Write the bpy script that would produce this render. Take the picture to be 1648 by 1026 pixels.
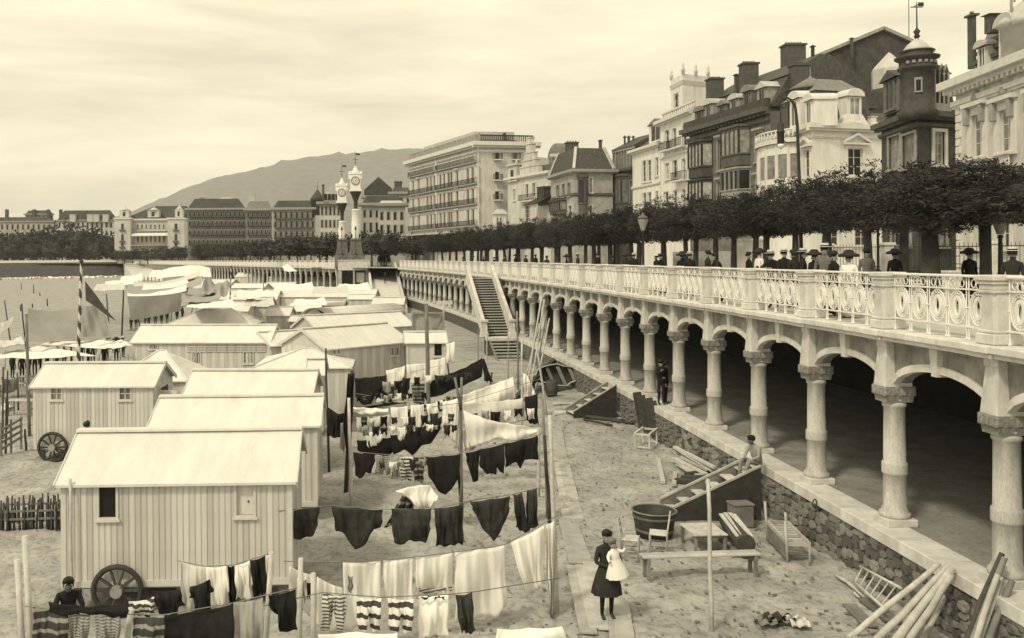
import bpy, math, random
import numpy as np
from mathutils import Vector, Matrix
random.seed(7); rng = np.random.default_rng(7)
for _o in list(bpy.data.objects): bpy.data.objects.remove(_o)
SC = bpy.context.scene
COL = SC.collection
PI = math.pi

# ------------------------------------------------------------------ camera
FPX, CX, HZ, CAMH = 1450.0, 624.0, 414.9, 6.85        # the plate's axis meets the picture left of its middle
ROLL = math.radians(0.4)
_c, _s = math.cos(ROLL), math.sin(ROLL)
cam_data = bpy.data.cameras.new('camera')
cam = bpy.data.objects.new('camera', cam_data); COL.objects.link(cam)
cam_data.sensor_fit = 'HORIZONTAL'; cam_data.sensor_width = 36.0
cam_data.lens = 36.0 * FPX / 1648.0
cam_data.shift_x = (824.0 - CX) / 1648.0
cam_data.shift_y = -(513.0 - HZ) / 1648.0
cam_data.clip_start = 0.1; cam_data.clip_end = 20000
cam.matrix_world = Matrix(((_c, _s, 0, 0), (0, 0, -1, 0), (-_s, _c, 0, CAMH), (0, 0, 0, 1)))
SC.camera = cam

def ray(px, py):
    xc = (px - CX) / FPX; yc = -(py - HZ) / FPX
    return (xc * _c + yc * _s, -xc * _s + yc * _c)
def PD(px, py, d):
    a, b = ray(px, py); return Vector((a * d, d, CAMH + b * d))
def PZ(px, py, z=0.0):
    a, b = ray(px, py); d = (z - CAMH) / b
    return Vector((a * d, d, z))

# ------------------------------------------------------------------ sky, sun, exposure
SUN_EL, SUN_AZ = math.radians(48), math.radians(-138)      # azimuth from +Y (view axis) towards +X
world = bpy.data.worlds.new('World'); SC.world = world; world.use_nodes = True
wn = world.node_tree.nodes; wl = world.node_tree.links; wn.clear()
w_out = wn.new('ShaderNodeOutputWorld'); w_bg = wn.new('ShaderNodeBackground')
w_sky = wn.new('ShaderNodeTexSky'); w_sky.sky_type = 'NISHITA'; w_sky.sun_disc = False
w_sky.sun_elevation = SUN_EL; w_sky.sun_rotation = SUN_AZ; w_sky.air_density = 1.0; w_sky.dust_density = 4.0
w_bw = wn.new('ShaderNodeRGBToBW')
w_pow = wn.new('ShaderNodeMath'); w_pow.operation = 'POWER'; w_pow.inputs[1].default_value = 0.12   # hazy overcast evens the sky out
w_tc = wn.new('ShaderNodeTexCoord'); w_map = wn.new('ShaderNodeMapping'); w_map.inputs['Scale'].default_value = (1.6, 1.6, 9.0)
w_n1 = wn.new('ShaderNodeTexNoise'); w_n1.inputs['Scale'].default_value = 2.2; w_n1.inputs['Detail'].default_value = 6; w_n1.inputs['Roughness'].default_value = 0.55; w_n1.inputs['Distortion'].default_value = 0.4
w_r1 = wn.new('ShaderNodeMapRange'); w_r1.inputs['From Min'].default_value = 0.32; w_r1.inputs['From Max'].default_value = 0.68
w_r1.inputs['To Min'].default_value = 0.80; w_r1.inputs['To Max'].default_value = 1.14
w_mul = wn.new('ShaderNodeMath'); w_mul.operation = 'MULTIPLY'
w_tint = wn.new('ShaderNodeMix'); w_tint.data_type = 'RGBA'; w_tint.blend_type = 'MULTIPLY'; w_tint.inputs[0].default_value = 1.0
w_tint.inputs[7].default_value = (1.0, 0.915, 0.665, 1)
wl.new(w_sky.outputs[0], w_bw.inputs[0]); wl.new(w_bw.outputs[0], w_pow.inputs[0])
wl.new(w_tc.outputs['Generated'], w_map.inputs[0]); wl.new(w_map.outputs[0], w_n1.inputs['Vector']); wl.new(w_n1.outputs[0], w_r1.inputs[0])
wl.new(w_pow.outputs[0], w_mul.inputs[0]); wl.new(w_r1.outputs[0], w_mul.inputs[1])
wl.new(w_mul.outputs[0], w_tint.inputs[6]); wl.new(w_tint.outputs[2], w_bg.inputs[0]); wl.new(w_bg.outputs[0], w_out.inputs[0])
w_bg.inputs[1].default_value = 0.90
sun_d = bpy.data.lights.new('sun', 'SUN'); sun_d.energy = 2.0; sun_d.angle = math.radians(7); sun_d.color = (1.0, 0.925, 0.69)
sun = bpy.data.objects.new('sun', sun_d); COL.objects.link(sun)
_sd = Vector((math.cos(SUN_EL) * math.sin(SUN_AZ), math.cos(SUN_EL) * math.cos(SUN_AZ), math.sin(SUN_EL)))
sun.rotation_euler = _sd.to_track_quat('Z', 'Y').to_euler(); sun.location = (-40, -20, 60)
SC.view_settings.view_transform = 'Standard'; SC.view_settings.look = 'None'
SC.view_settings.exposure = 0.12; SC.view_settings.gamma = 1.0; SC.view_settings.use_curve_mapping = False
SC.render.engine = 'CYCLES'
SC.cycles.max_bounces = 5; SC.cycles.diffuse_bounces = 3; SC.cycles.glossy_bounces = 2; SC.cycles.transparent_max_bounces = 8
SC.cycles.use_denoising = True; SC.cycles.volume_bounces = 0

# ------------------------------------------------------------------ materials (a toned print: every colour is a neutral grey, the light is cream)
MATS = {}
def mat(name, v, var=0.18, scale=4.0, rough=0.85, bump=0.0, bscale=None, v2=None, kind='noise', rnd=0.0, stretch=(1, 1, 1), spec=0.2, p=None):
    """kind: noise | speck | hstripe | vstripe (uv metres) ; rnd = per object brightness spread"""
    if name in MATS: return MATS[name]
    m = bpy.data.materials.new(name); m.use_nodes = True; MATS[name] = m
    nt = m.node_tree; N = nt.nodes; L = nt.links
    b = N['Principled BSDF']; b.inputs['Roughness'].default_value = rough
    b.inputs['Specular IOR Level'].default_value = spec
    tc = N.new('ShaderNodeTexCoord'); mp = N.new('ShaderNodeMapping'); mp.inputs['Scale'].default_value = stretch
    L.new(tc.outputs['Object'], mp.inputs[0])
    n = N.new('ShaderNodeTexNoise'); n.inputs['Scale'].default_value = scale; n.inputs['Detail'].default_value = 6; n.inputs['Roughness'].default_value = 0.65
    L.new(mp.outputs[0], n.inputs['Vector'])
    r = N.new('ShaderNodeMapRange'); r.inputs['From Min'].default_value = 0.3; r.inputs['From Max'].default_value = 0.7
    r.inputs['To Min'].default_value = 1 - var; r.inputs['To Max'].default_value = 1 + var
    L.new(n.outputs[0], r.inputs[0])
    base = None
    if kind in ('hstripe', 'vstripe'):
        uv = N.new('ShaderNodeSeparateXYZ'); L.new(tc.outputs['UV'], uv.inputs[0])
        period, duty = p or (0.06, 0.5)
        md = N.new('ShaderNodeMath'); md.operation = 'MODULO'; md.inputs[1].default_value = period
        ad = N.new('ShaderNodeMath'); ad.operation = 'ADD'; ad.inputs[1].default_value = 50 * period
        wob = N.new('ShaderNodeMath'); wob.operation = 'MULTIPLY_ADD'; wob.inputs[1].default_value = period * 0.15
        L.new(n.outputs[0], wob.inputs[0]); L.new(uv.outputs['Y' if kind == 'hstripe' else 'X'], wob.inputs[2])
        L.new(wob.outputs[0], ad.inputs[0]); L.new(ad.outputs[0], md.inputs[0])
        lt = N.new('ShaderNodeMath'); lt.operation = 'LESS_THAN'; lt.inputs[1].default_value = period * duty
        L.new(md.outputs[0], lt.inputs[0])
        mr = N.new('ShaderNodeMapRange'); mr.inputs['To Min'].default_value = v; mr.inputs['To Max'].default_value = v2
        L.new(lt.outputs[0], mr.inputs[0]); base = mr.outputs[0]
    elif kind == 'speck':
        n2 = N.new('ShaderNodeTexNoise'); n2.inputs['Scale'].default_value = scale * 9; n2.inputs['Detail'].default_value = 4
        L.new(mp.outputs[0], n2.inputs['Vector'])
        mr = N.new('ShaderNodeMapRange'); mr.inputs['From Min'].default_value = 0.38; mr.inputs['From Max'].default_value = 0.5
        mr.inputs['To Min'].default_value = v2 if v2 is not None else v * 0.6; mr.inputs['To Max'].default_value = v
        L.new(n2.outputs[0], mr.inputs[0]); base = mr.outputs[0]
    mul = N.new('ShaderNodeMath'); mul.operation = 'MULTIPLY'
    if base is None: mul.inputs[0].default_value = v
    else: L.new(base, mul.inputs[0])
    L.new(r.outputs[0], mul.inputs[1]); cur = mul.outputs[0]
    if rnd:
        oi = N.new('ShaderNodeObjectInfo'); rr = N.new('ShaderNodeMapRange')
        rr.inputs['To Min'].default_value = 1 - rnd; rr.inputs['To Max'].default_value = 1 + rnd
        L.new(oi.outputs['Random'], rr.inputs[0]); m2 = N.new('ShaderNodeMath'); m2.operation = 'MULTIPLY'
        L.new(cur, m2.inputs[0]); L.new(rr.outputs[0], m2.inputs[1]); cur = m2.outputs[0]
    cc = N.new('ShaderNodeCombineColor')
    for k, t in enumerate((1.0, 0.975, 0.93)):
        mm = N.new('ShaderNodeMath'); mm.operation = 'MULTIPLY'; mm.inputs[1].default_value = t; mm.use_clamp = True
        L.new(cur, mm.inputs[0]); L.new(mm.outputs[0], cc.inputs[k])
    L.new(cc.outputs[0], b.inputs['Base Color'])
    if bump:
        n3 = N.new('ShaderNodeTexNoise'); n3.inputs['Scale'].default_value = bscale or scale * 3; n3.inputs['Detail'].default_value = 5
        L.new(mp.outputs[0], n3.inputs['Vector'])
        bp = N.new('ShaderNodeBump'); bp.inputs['Strength'].default_value = 1.0; bp.inputs['Distance'].default_value = bump
        L.new(n3.outputs[0], bp.inputs['Height']); L.new(bp.outputs[0], b.inputs['Normal'])
    return m

# ------------------------------------------------------------------ mesh builder
class MB:
    def __init__(s): s.v = []; s.f = []; s.m = []; s.sm = []
    def add(s, vs, fs, mi=0, smooth=False):
        k = len(s.v); s.v.extend([tuple(a) for a in vs])
        for f in fs: s.f.append([i + k for i in f]); s.m.append(mi); s.sm.append(smooth)
        return s
    def box(s, x0, x1, y0, y1, z0, z1, mi=0):
        return s.add([(x0,y0,z0),(x1,y0,z0),(x1,y1,z0),(x0,y1,z0),(x0,y0,z1),(x1,y0,z1),(x1,y1,z1),(x0,y1,z1)],
                     [(0,3,2,1),(4,5,6,7),(0,1,5,4),(1,2,6,5),(2,3,7,6),(3,0,4,7)], mi)
    def cbox(s, x0, x1, y0, y1, z0, z1, c=0.01, mi=0):          # box with chamfered edges
        P = []
        for X, dx in ((x0, 1), (x1, -1)):
            for Y, dy in ((y0, 1), (y1, -1)):
                for Z, dz in ((z0, 1), (z1, -1)):
                    P += [(X, Y + dy*c, Z + dz*c), (X + dx*c, Y, Z + dz*c), (X + dx*c, Y + dy*c, Z)]
        I = lambda i, j, k, a: ((i*2 + j)*2 + k)*3 + a
        F = []
        for i in (0, 1):
            F.append([I(i,0,0,0), I(i,0,1,0), I(i,1,1,0), I(i,1,0,0)]); F.append([I(0,i,0,1), I(0,i,1,1), I(1,i,1,1), I(1,i,0,1)]); F.append([I(0,0,i,2), I(0,1,i,2), I(1,1,i,2), I(1,0,i,2)])
            for j in (0, 1):
                F.append([I(i,j,0,0), I(i,j,1,0), I(i,j,1,1), I(i,j,0,1)]); F.append([I(i,0,j,0), I(i,1,j,0), I(i,1,j,2), I(i,0,j,2)]); F.append([I(0,i,j,1), I(1,i,j,1), I(1,i,j,2), I(0,i,j,2)])
                for k in (0, 1): F.append([I(i,j,k,0), I(i,j,k,1), I(i,j,k,2)])
        ctr = Vector(((x0+x1)/2, (y0+y1)/2, (z0+z1)/2)); out = []
        for f in F:
            a, b, c_ = Vector(P[f[0]]), Vector(P[f[1]]), Vector(P[f[2]])
            nrm = (b-a).cross(c_-a); mid = sum((Vector(P[q]) for q in f), Vector())/len(f)
            out.append(f if nrm.dot(mid-ctr) > 0 else f[::-1])
        return s.add(P, out, mi)
    def prism(s, poly, a0, a1, axis='z', mi=0):                  # poly ccw seen from +axis
        n = len(poly)
        def q(p, a): return {'z': (p[0], p[1], a), 'x': (a, p[0], p[1]), 'y': (p[1], a, p[0])}[axis]
        vs = [q(p, a0) for p in poly] + [q(p, a1) for p in poly]
        fs = [tuple(range(n))[::-1], tuple(range(n, 2*n))] + [(i, (i+1) % n, n + (i+1) % n, n + i) for i in range(n)]
        return s.add(vs, fs, mi)
    def tube(s, pts, rad, n=6, mi=0, smooth=True, cap=True):
        pts = [Vector(p) for p in pts]; rad = rad if isinstance(rad, (list, tuple)) else [rad]*len(pts)
        vs = []; up = None
        for i, p in enumerate(pts):
            t = (pts[min(i+1, len(pts)-1)] - pts[max(i-1, 0)]).normalized()
            a = Vector((0, 0, 1)) if abs(t.z) < 0.9 else Vector((1, 0, 0))
            if up is not None: a = up
            x = (a - t*a.dot(t))
            x = x.normalized() if x.length > 1e-6 else t.orthogonal().normalized()
            y = t.cross(x); up = x
            for k in range(n):
                w = 2*PI*k/n; vs.append(p + (x*math.cos(w) + y*math.sin(w))*rad[i])
        fs = []
        for i in range(len(pts)-1):
            for k in range(n):
                fs.append((i*n + k, i*n + (k+1) % n, (i+1)*n + (k+1) % n, (i+1)*n + k))
        s.add(vs, fs, mi, smooth)
        if cap:
            b = len(s.v) - len(vs); s.f.append([b + k for k in range(n)][::-1]); s.m.append(mi); s.sm.append(False)
            e = b + (len(pts)-1)*n; s.f.append([e + k for k in range(n)]); s.m.append(mi); s.sm.append(False)
        return s
    def lathe(s, prof, n=16, c=(0, 0), mi=0, smooth=True, sx=1, sy=1, cap=True, ph=0.0):   # prof [(r,z)] bottom -> top
        vs = []
        for r, z in prof:
            for k in range(n):
                w = 2*PI*k/n + ph; vs.append((c[0] + r*sx*math.cos(w), c[1] + r*sy*math.sin(w), z))
        fs = [(i*n + k, i*n + (k+1) % n, (i+1)*n + (k+1) % n, (i+1)*n + k) for i in range(len(prof)-1) for k in range(n)]
        s.add(vs, fs, mi, smooth)
        if cap:
            b = len(s.v) - len(vs)
            if prof[0][0] > 1e-4: s.f.append([b + k for k in range(n)][::-1]); s.m.append(mi); s.sm.append(False)
            e = b + (len(prof)-1)*n
            if prof[-1][0] > 1e-4: s.f.append([e + k for k in range(n)]); s.m.append(mi); s.sm.append(False)
        return s
    def beam(s, p0, p1, w, h, mi=0, roll=0.0):                   # squared timber between two points
        p0, p1 = Vector(p0), Vector(p1); t = (p1-p0).normalized()
        a = Vector((0, 0, 1)) if abs(t.z) < 0.95 else Vector((0, 1, 0))
        x = t.cross(a).normalized(); y = x.cross(t)
        if roll:
            q = Matrix.Rotation(roll, 3, t); x = q @ x; y = q @ y
        vs = [p + x*sx*w/2 + y*sy*h/2 for p in (p0, p1) for sx, sy in ((-1,-1),(1,-1),(1,1),(-1,1))]
        return s.add(vs, [(0,1,2,3),(7,6,5,4),(0,4,5,1),(1,5,6,2),(2,6,7,3),(3,7,4,0)], mi)
    def mesh(s, name):
        me = bpy.data.meshes.new(name); me.from_pydata(s.v, [], s.f)
        me.polygons.foreach_set('material_index', s.m); me.polygons.foreach_set('use_smooth', s.sm); me.update()
        return me
    def build(s, name, mats, parent=None, loc=None, rz=0.0):
        me = s.mesh(name)
        for q in (mats if isinstance(mats, (list, tuple)) else [mats]): me.materials.append(q)
        return link(name, me, parent, loc, rz)
def link(name, me, parent=None, loc=None, rz=0.0, scale=None):
    o = bpy.data.objects.new(name, me); COL.objects.link(o)
    if parent is not None: o.parent = parent
    if loc is not None: o.location = loc
    if rz: o.rotation_euler = (0, 0, rz)
    if scale is not None: o.scale = scale
    return o
def tag(o, label=None, cat=None, group=None, kind=None):
    for k, q in (('label', label), ('category', cat), ('group', group), ('kind', kind)):
        if q: o[k] = q
    return o
def thing(name, label, cat, loc=(0, 0, 0), rz=0.0, group=None):
    o = bpy.data.objects.new(name, None); COL.objects.link(o); o.location = loc; o.rotation_euler = (0, 0, rz); o.empty_display_size = 0.2
    return tag(o, label, cat, group)
def struct(name, mb, m, **k): return tag(mb.build(name, m, **k), kind='structure')
KIDS = {}
def copy_tree(o, parent=None):
    c = o.copy(); COL.objects.link(c)
    if parent is not None: c.parent = parent
    for ch in list(o.children): copy_tree(ch, c)
    return c
def lerp(a, b, t): return a + (b - a)*t
def interp(pts, x): return float(np.interp(x, [p[0] for p in pts], [p[1] for p in pts]))

# the greys
M = dict(
    stone=mat('pale_stone', .58, .28, 2.0, .85, .006, 30, rnd=.06),
    granite=mat('granite_column', .48, .28, 5.0, .85, .006, 40, v2=.40, kind='speck', stretch=(1, 1, .3), rnd=.09),
    capital=mat('carved_capital_shaded', .25, .35, 9.0, .9, .02, 22, rnd=.1),  # capital grey darkened to carry the shade it stands in
    stucco=mat('stained_stucco', .25, .55, 1.9, .9, .006, 25, stretch=(1, 1, .6), rnd=.1),
    paintiron=mat('white_painted_iron', .74, .08, 6, .55, rnd=.03),
    deck=mat('promenade_paving', .42, .12, .8, .9), road=mat('road_dust', .45, .12, .4, .95),
    arcfloor=mat('arcade_floor', .26, .25, 1.3, .95, .012, 14, v2=.21, kind='speck'), arcwall=mat('arcade_back_wall', .035, .3, 1.2, .9), soffit=mat('arcade_soffit', .05, .25, 1.5, .9),  # back wall and soffit near black: deep arcade shade put into the colour
    mortar=mat('rubble_mortar', .10, .35, 3, .95, .02, 18),
    rubble=mat('rubble_stone', .21, .35, 5.0, .9, .02, 14, rnd=.55),
    coping=mat('coping_stone', .58, .24, 2.2, .85, .005, 25, rnd=.06),
    sand=mat('beach_sand', .345, .30, .7, .95, .04, 8, v2=.25, kind='speck'),
    rooffelt=mat('white_canvas_roof', .64, .11, 1.3, .8, .008, 10, stretch=(2.2, .5, 1), rnd=.05),
    plank_l=mat('light_plank', .57, .12, 2.0, .8, .002, 30, stretch=(6, 6, .6), rnd=.07),
    plank_d=mat('grey_plank', .49, .14, 2.0, .8, .002, 30, stretch=(6, 6, .6), rnd=.09),
    hutpaint=mat('hut_frame_paint', .55, .1, 3, .7), hutdark=mat('hut_shadow_gap', .10, .2, 4, .9),
    darkvoid=mat('dark_pane', .018, .4, 1.2, .35, spec=.2), pane=mat('window_pane', .035, .6, .9, .3, spec=.25, rnd=.5), curtain=mat('curtained_pane', .26, .5, 1.5, .4, rnd=.4),
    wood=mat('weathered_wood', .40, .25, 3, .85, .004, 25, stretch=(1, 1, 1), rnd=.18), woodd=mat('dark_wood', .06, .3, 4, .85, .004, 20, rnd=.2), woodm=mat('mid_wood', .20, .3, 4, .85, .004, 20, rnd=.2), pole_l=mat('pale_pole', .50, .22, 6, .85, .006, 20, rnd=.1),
    tub=mat('tarred_tub', .045, .3, 5, .6), iron=mat('black_iron', .04, .3, 5, .6), ironm=mat('grey_iron', .12, .25, 5, .6),
    white=mat('white_linen', .86, .05, 3, .85, .004, 18, rnd=.03), white2=mat('off_white_linen', .64, .08, 3, .85, .004, 18, rnd=.05), greycl=mat('grey_cloth', .28, .2, 4, .9, .004, 20, rnd=.1), tarp=mat('sail_canvas', .36, .12, 1.5, .9, .006, 8, rnd=.06),
    dark=mat('dark_cloth', .016, .4, 5, .9, .006, 16, rnd=.2), darkw=mat('worn_dark_cloth', .038, .5, 6, .9, .008, 14, rnd=.2),
    str_fine=mat('fine_striped_cloth', .55, .1, 5, .9, v2=.10, kind='hstripe', p=(.055, .5)), str_wide=mat('wide_striped_cloth', .74, .1, 5, .9, v2=.06, kind='hstripe', p=(.17, .42)), str_mid=mat('striped_shirt_cloth', .62, .1, 5, .9, v2=.05, kind='hstripe', p=(.085, .5)), str_dark=mat('dark_striped_blanket', .05, .2, 5, .9, v2=.26, kind='hstripe', p=(.15, .35)), str_grey=mat('grey_ribbed_cloth', .33, .1, 5, .9, v2=.14, kind='hstripe', p=(.04, .5)),
    skin=mat('skin', .24, .1, 8, .6), skind=mat('tanned_skin', .10, .1, 8, .6), hair=mat('dark_hair', .02, .3, 12, .6), suit=mat('dark_suit', .022, .25, 6, .9, rnd=.3), suitm=mat('grey_suit', .13, .2, 6, .9), straw=mat('straw_hat', .48, .1, 9, .8), dress=mat('dark_dress', .03, .3, 8, .9, .004, 20),
    leaf=mat('tamarisk_foliage', .046, .55, 1.6, .9, rnd=.3), leaff=mat('far_tree_foliage', .050, .5, .35, .9, rnd=.3), bark=mat('bark', .055, .35, 5, .95, .02, 10),
    wall_white=mat('white_render', .68, .16, 1.3, .85, .006, 6, stretch=(1, 1, .22)), wall_cream=mat('cream_ashlar', .54, .22, 1.3, .85, .01, 4, stretch=(1, 1, .3), rnd=.05), wall_grey=mat('grey_render', .36, .26, 1.2, .85, .008, 5), wall_dark=mat('dark_brick', .075, .35, 1.6, .9, .01, 7, v2=.05, kind='speck'), wall_mid=mat('brown_stone_front', .15, .35, 1.4, .9, .01, 6), trim=mat('pale_trim', .62, .12, 1.5, .8), trimd=mat('dark_trim', .10, .25, 2, .8), trimm=mat('weathered_trim', .30, .2, 2, .8),
    slate=mat('slate_roof', .075, .45, 3.2, .7, .02, 9), slatel=mat('pale_slate_roof', .20, .25, 2.0, .75, .02, 9), zinc=mat('zinc_roof', .48, .15, 1.2, .5), gable=mat('brick_party_wall', .075, .4, 1.0, .95, .02, 9, v2=.05, kind='speck'), chim=mat('chimney_brick', .09, .3, 2, .9, .01, 8),
    far_l=mat('far_pale_front', .50, .2, .25, .9), far_d=mat('far_dark_front', .16, .25, .25, .9), far_r=mat('far_roof', .085, .3, .3, .9), far_m=mat('far_grey_front', .34, .25, .25, .9),
    hill=mat('hazed_wooded_hill', .20, .20, .03, 1.0), revet=mat('dark_revetment', .06, .4, .6, .95, .1, 2), earth=mat('town_ground', .35, .15, .2, .95),  # hill grey raised so its colour carries part of the haze
    enamel=mat('white_enamel', .78, .06, 3, .5), clockface=mat('clock_dial', .60, .05, 3, .5), brass=mat('grey_ornament', .34, .4, 4, .6),
)

def translucent(m, f):
    nt = m.node_tree; b = nt.nodes['Principled BSDF']; out = [n for n in nt.nodes if n.type == 'OUTPUT_MATERIAL'][0]
    t = nt.nodes.new('ShaderNodeBsdfTranslucent'); mx = nt.nodes.new('ShaderNodeMixShader'); mx.inputs[0].default_value = f
    for l in list(nt.links):
        if l.to_node == b and l.to_socket.name == 'Base Color': nt.links.new(l.from_socket, t.inputs[0])
    nt.links.new(b.outputs[0], mx.inputs[1]); nt.links.new(t.outputs[0], mx.inputs[2]); nt.links.new(mx.outputs[0], out.inputs[0])
for k in ('white', 'white2', 'tarp'): translucent(M[k], .12)
# ------------------------------------------------------------------ the sea-wall line
FLOOR, DECK, PITCH = 1.25, 5.30, 3.47
SHR = 0.138
def SH(x, d): return Vector((x + SHR*d, d, 0))
DS = 0.05
_ss = np.arange(-12, 132, DS); _th = -0.014 + 0.0014*_ss
_x = np.cumsum(-np.sin(_th))*DS; _y = np.cumsum(np.cos(_th))*DS
_i0 = int(np.argmin(np.abs(_ss))); _x += 10.49 - _x[_i0]; _y += 15.3 - _y[_i0]
def path(s):
    return float(np.interp(s, _ss, _x)), float(np.interp(s, _ss, _y)), -0.014 + 0.0014*s
def onp(s, off, z=0.0):                       # off > 0 inland
    x, y, th = path(s); return Vector((x + off*math.cos(th), y + off*math.sin(th), z))
def s_at_d(d, off=0.0):
    return float(np.interp(d, _y + off*np.sin(_th), _ss))
S_END = PITCH*34                              # last near bay

# ------------------------------------------------------------------ sand
def make_sand():
    xs = np.concatenate([[-1400, -800, -450, -260, -150, -95, -62, -42, -30, -22, -17], np.arange(-13, 13.2, .13), [14, 16, 22, 60, 300]])
    ys = np.concatenate([[-30, -5, 8, 12], np.arange(14, 44, .13), np.arange(44, 66, .3), [70, 76, 84, 95, 110, 130, 160, 200, 260, 340, 460, 700]])
    X, Y = np.meshgrid(xs, ys); Z = np.zeros_like(X)
    for amp, wl in ((.035, 2.6), (.022, 1.1), (.012, .5)):
        for _ in range(5):
            a = rng.uniform(0, PI); ph = rng.uniform(0, 6); k = 2*PI/(wl*rng.uniform(.7, 1.4))
            Z += amp/2.2*np.sin(k*(X*np.cos(a) + Y*np.sin(a)) + ph + 1.3*np.sin(.6*k*(X*np.sin(a) - Y*np.cos(a))))
    NP = 7000; px = rng.uniform(-12.5, 13, NP); py = 14 + 30*rng.uniform(0, 1, NP)**1.2; pr = rng.uniform(.06, .22, NP); pd = rng.uniform(.015, .07, NP)
    for a, b, r, d in zip(px, py, pr, pd):
        ca, sa_ = math.cos(a*91.7), math.sin(a*91.7)
        i0, i1 = np.searchsorted(xs, [a - 3*r, a + 3*r]); j0, j1 = np.searchsorted(ys, [b - 3*r, b + 3*r])
        dx_, dy_ = X[j0:j1, i0:i1] - a, Y[j0:j1, i0:i1] - b; q = ((dx_*ca + dy_*sa_)**2 + 2.4*(dy_*ca - dx_*sa_)**2)/(r*r)
        Z[j0:j1, i0:i1] -= d*(1 - .9*q)*np.exp(-q)
    fade = np.clip((70 - Y)/25, 0, 1)*np.clip((X + 30)/12, 0, 1); Z *= fade
    # a trodden strip of boards runs up the middle: flatten it a little
    nx, ny = len(xs), len(ys); vs = np.stack([X, Y, Z], -1).reshape(-1, 3)
    idx = np.arange(nx*ny).reshape(ny, nx)
    fs = np.stack([idx[:-1, :-1], idx[:-1, 1:], idx[1:, 1:], idx[1:, :-1]], -1).reshape(-1, 4)
    me = bpy.data.meshes.new('beach'); me.from_pydata(vs.tolist(), [], fs.tolist()); me.polygons.foreach_set('use_smooth', [True]*len(fs)); me.materials.append(M['sand'])
    tag(link('beach', me), kind='structure')
make_sand()

# ------------------------------------------------------------------ arcade: columns, piers, arches, cornice
arc = thing('promenade_arcade', 'long stone arcade of columns and flat arches carrying the promenade above the beach', 'arcade', (0, 0, 0))
def column_meshes():
    mb = MB()
    mb.lathe([(.285, 1.40), (.30, 1.44), (.295, 1.50), (.245, 1.53), (.25, 1.57), (.222, 1.61), (.217, 2.28), (.240, 2.295), (.246, 2.33), (.246, 2.50), (.240, 2.535), (.213, 2.55),
              (.200, 3.68), (.228, 3.70), (.232, 3.75), (.22, 3.78), (.205, 3.80), (.235, 3.86)], 20)
    shaft = mb.mesh('column'); shaft.materials.append(M['granite'])
    pl = MB().cbox(-.31, .31, -.31, .31, FLOOR, 1.40, .012).mesh('plinth'); pl.materials.append(M['stone'])
    c = MB(); c.cbox(-.34, .32, -.25, .25, 3.93, 4.13, .012); c.prism([(-.21, 3.80), (.21, 3.80), (.25, 3.931), (-.25, 3.931)], -.28, .27, 'x')
    for sy in (-1, 1):
        for k in range(4): c.cbox(-.32 + k*.165, -.21 + k*.165, sy*.25 - .014, sy*.25 + .014, 3.95, 4.11, .01)
    for k in range(3): c.cbox(-.358, -.33, -.215 + k*.155, -.10 + k*.155, 3.95, 4.11, .01)
    cap = c.mesh('capital'); cap.materials.append(M['capital'])
    return shaft, pl, cap
SHAFT, PLINTH, CAPITAL = column_meshes()
# pier above the capital
pb = MB(); pb.add([(-.30,-.235,4.13),(.25,-.235,4.13),(.25,.235,4.13),(-.30,.235,4.13),(-.24,-.17,4.93),(.2,-.17,4.93),(.2,.17,4.93),(-.24,.17,4.93)], [(0,3,2,1),(4,5,6,7),(0,1,5,4),(1,2,6,5),(2,3,7,6),(3,0,4,7)])
pb.cbox(-.265, .2, -.19, .19, 4.932, 5.088, .01); PIER = pb.mesh('pier'); PIER.materials.append(M['stone'])
# arch panel, local y 0..PITCH between column centres
HALF = .17; AN = 14; Y0, Y1 = HALF, PITCH - HALF; SPR, CRN = 4.04, 4.60
def arc_z(y, lift=0.0): 
    t = (y - PITCH/2)/((Y1 - Y0)/2); return SPR + (CRN - SPR)*math.sqrt(max(0, 1 - .96*t*t))*1.0 - (CRN-SPR)*.0 + lift
ab = MB(); ysam = [lerp(Y0, Y1, k/AN) for k in range(AN + 1)]
for a, b in zip(ysam[:-1], ysam[1:]):
    za, zb = arc_z(a), arc_z(b)
    ab.add([(-.10,a,za),(-.10,b,zb),(-.10,b,5.088),(-.10,a,5.088),(.22,a,za),(.22,b,zb),(.22,b,5.088),(.22,a,5.088)], [(0,3,2,1),(4,5,6,7),(0,1,5,4)])
ARCH = ab.mesh('arch_panel'); ARCH.materials.append(M['stucco'])
vb = MB()
for a, b in zip(ysam[:-1], ysam[1:]):
    za, zb = arc_z(a) - .012, arc_z(b) - .012; w = .15
    vb.add([(-.15,a,za),(-.15,b,zb),(-.15,b,zb+w),(-.15,a,za+w),(.0,a,za),(.0,b,zb),(.0,b,zb+w),(.0,a,za+w)], [(0,3,2,1),(0,1,5,4),(3,7,6,2)])
VOUSS = vb.mesh('arch_moulding'); VOUSS.materials.append(M['stone'])
kb = MB(); ym = PITCH/2; kb.add([(-.20,ym-.09,4.53),(.02,ym-.09,4.53),(.02,ym+.09,4.53),(-.20,ym+.09,4.53),(-.22,ym-.13,5.086),(.02,ym-.13,5.086),(.02,ym+.13,5.086),(-.22,ym+.13,5.086)], [(0,3,2,1),(4,5,6,7),(0,1,5,4),(1,2,6,5),(2,3,7,6),(3,0,4,7)])
KEY = kb.mesh('keystone'); KEY.materials.append(M['stone'])
fb = MB().box(-.125, .05, Y0, Y1, 4.99, 5.087); FRIEZE = fb.mesh('frieze'); FRIEZE.materials.append(M['stucco'])
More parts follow.
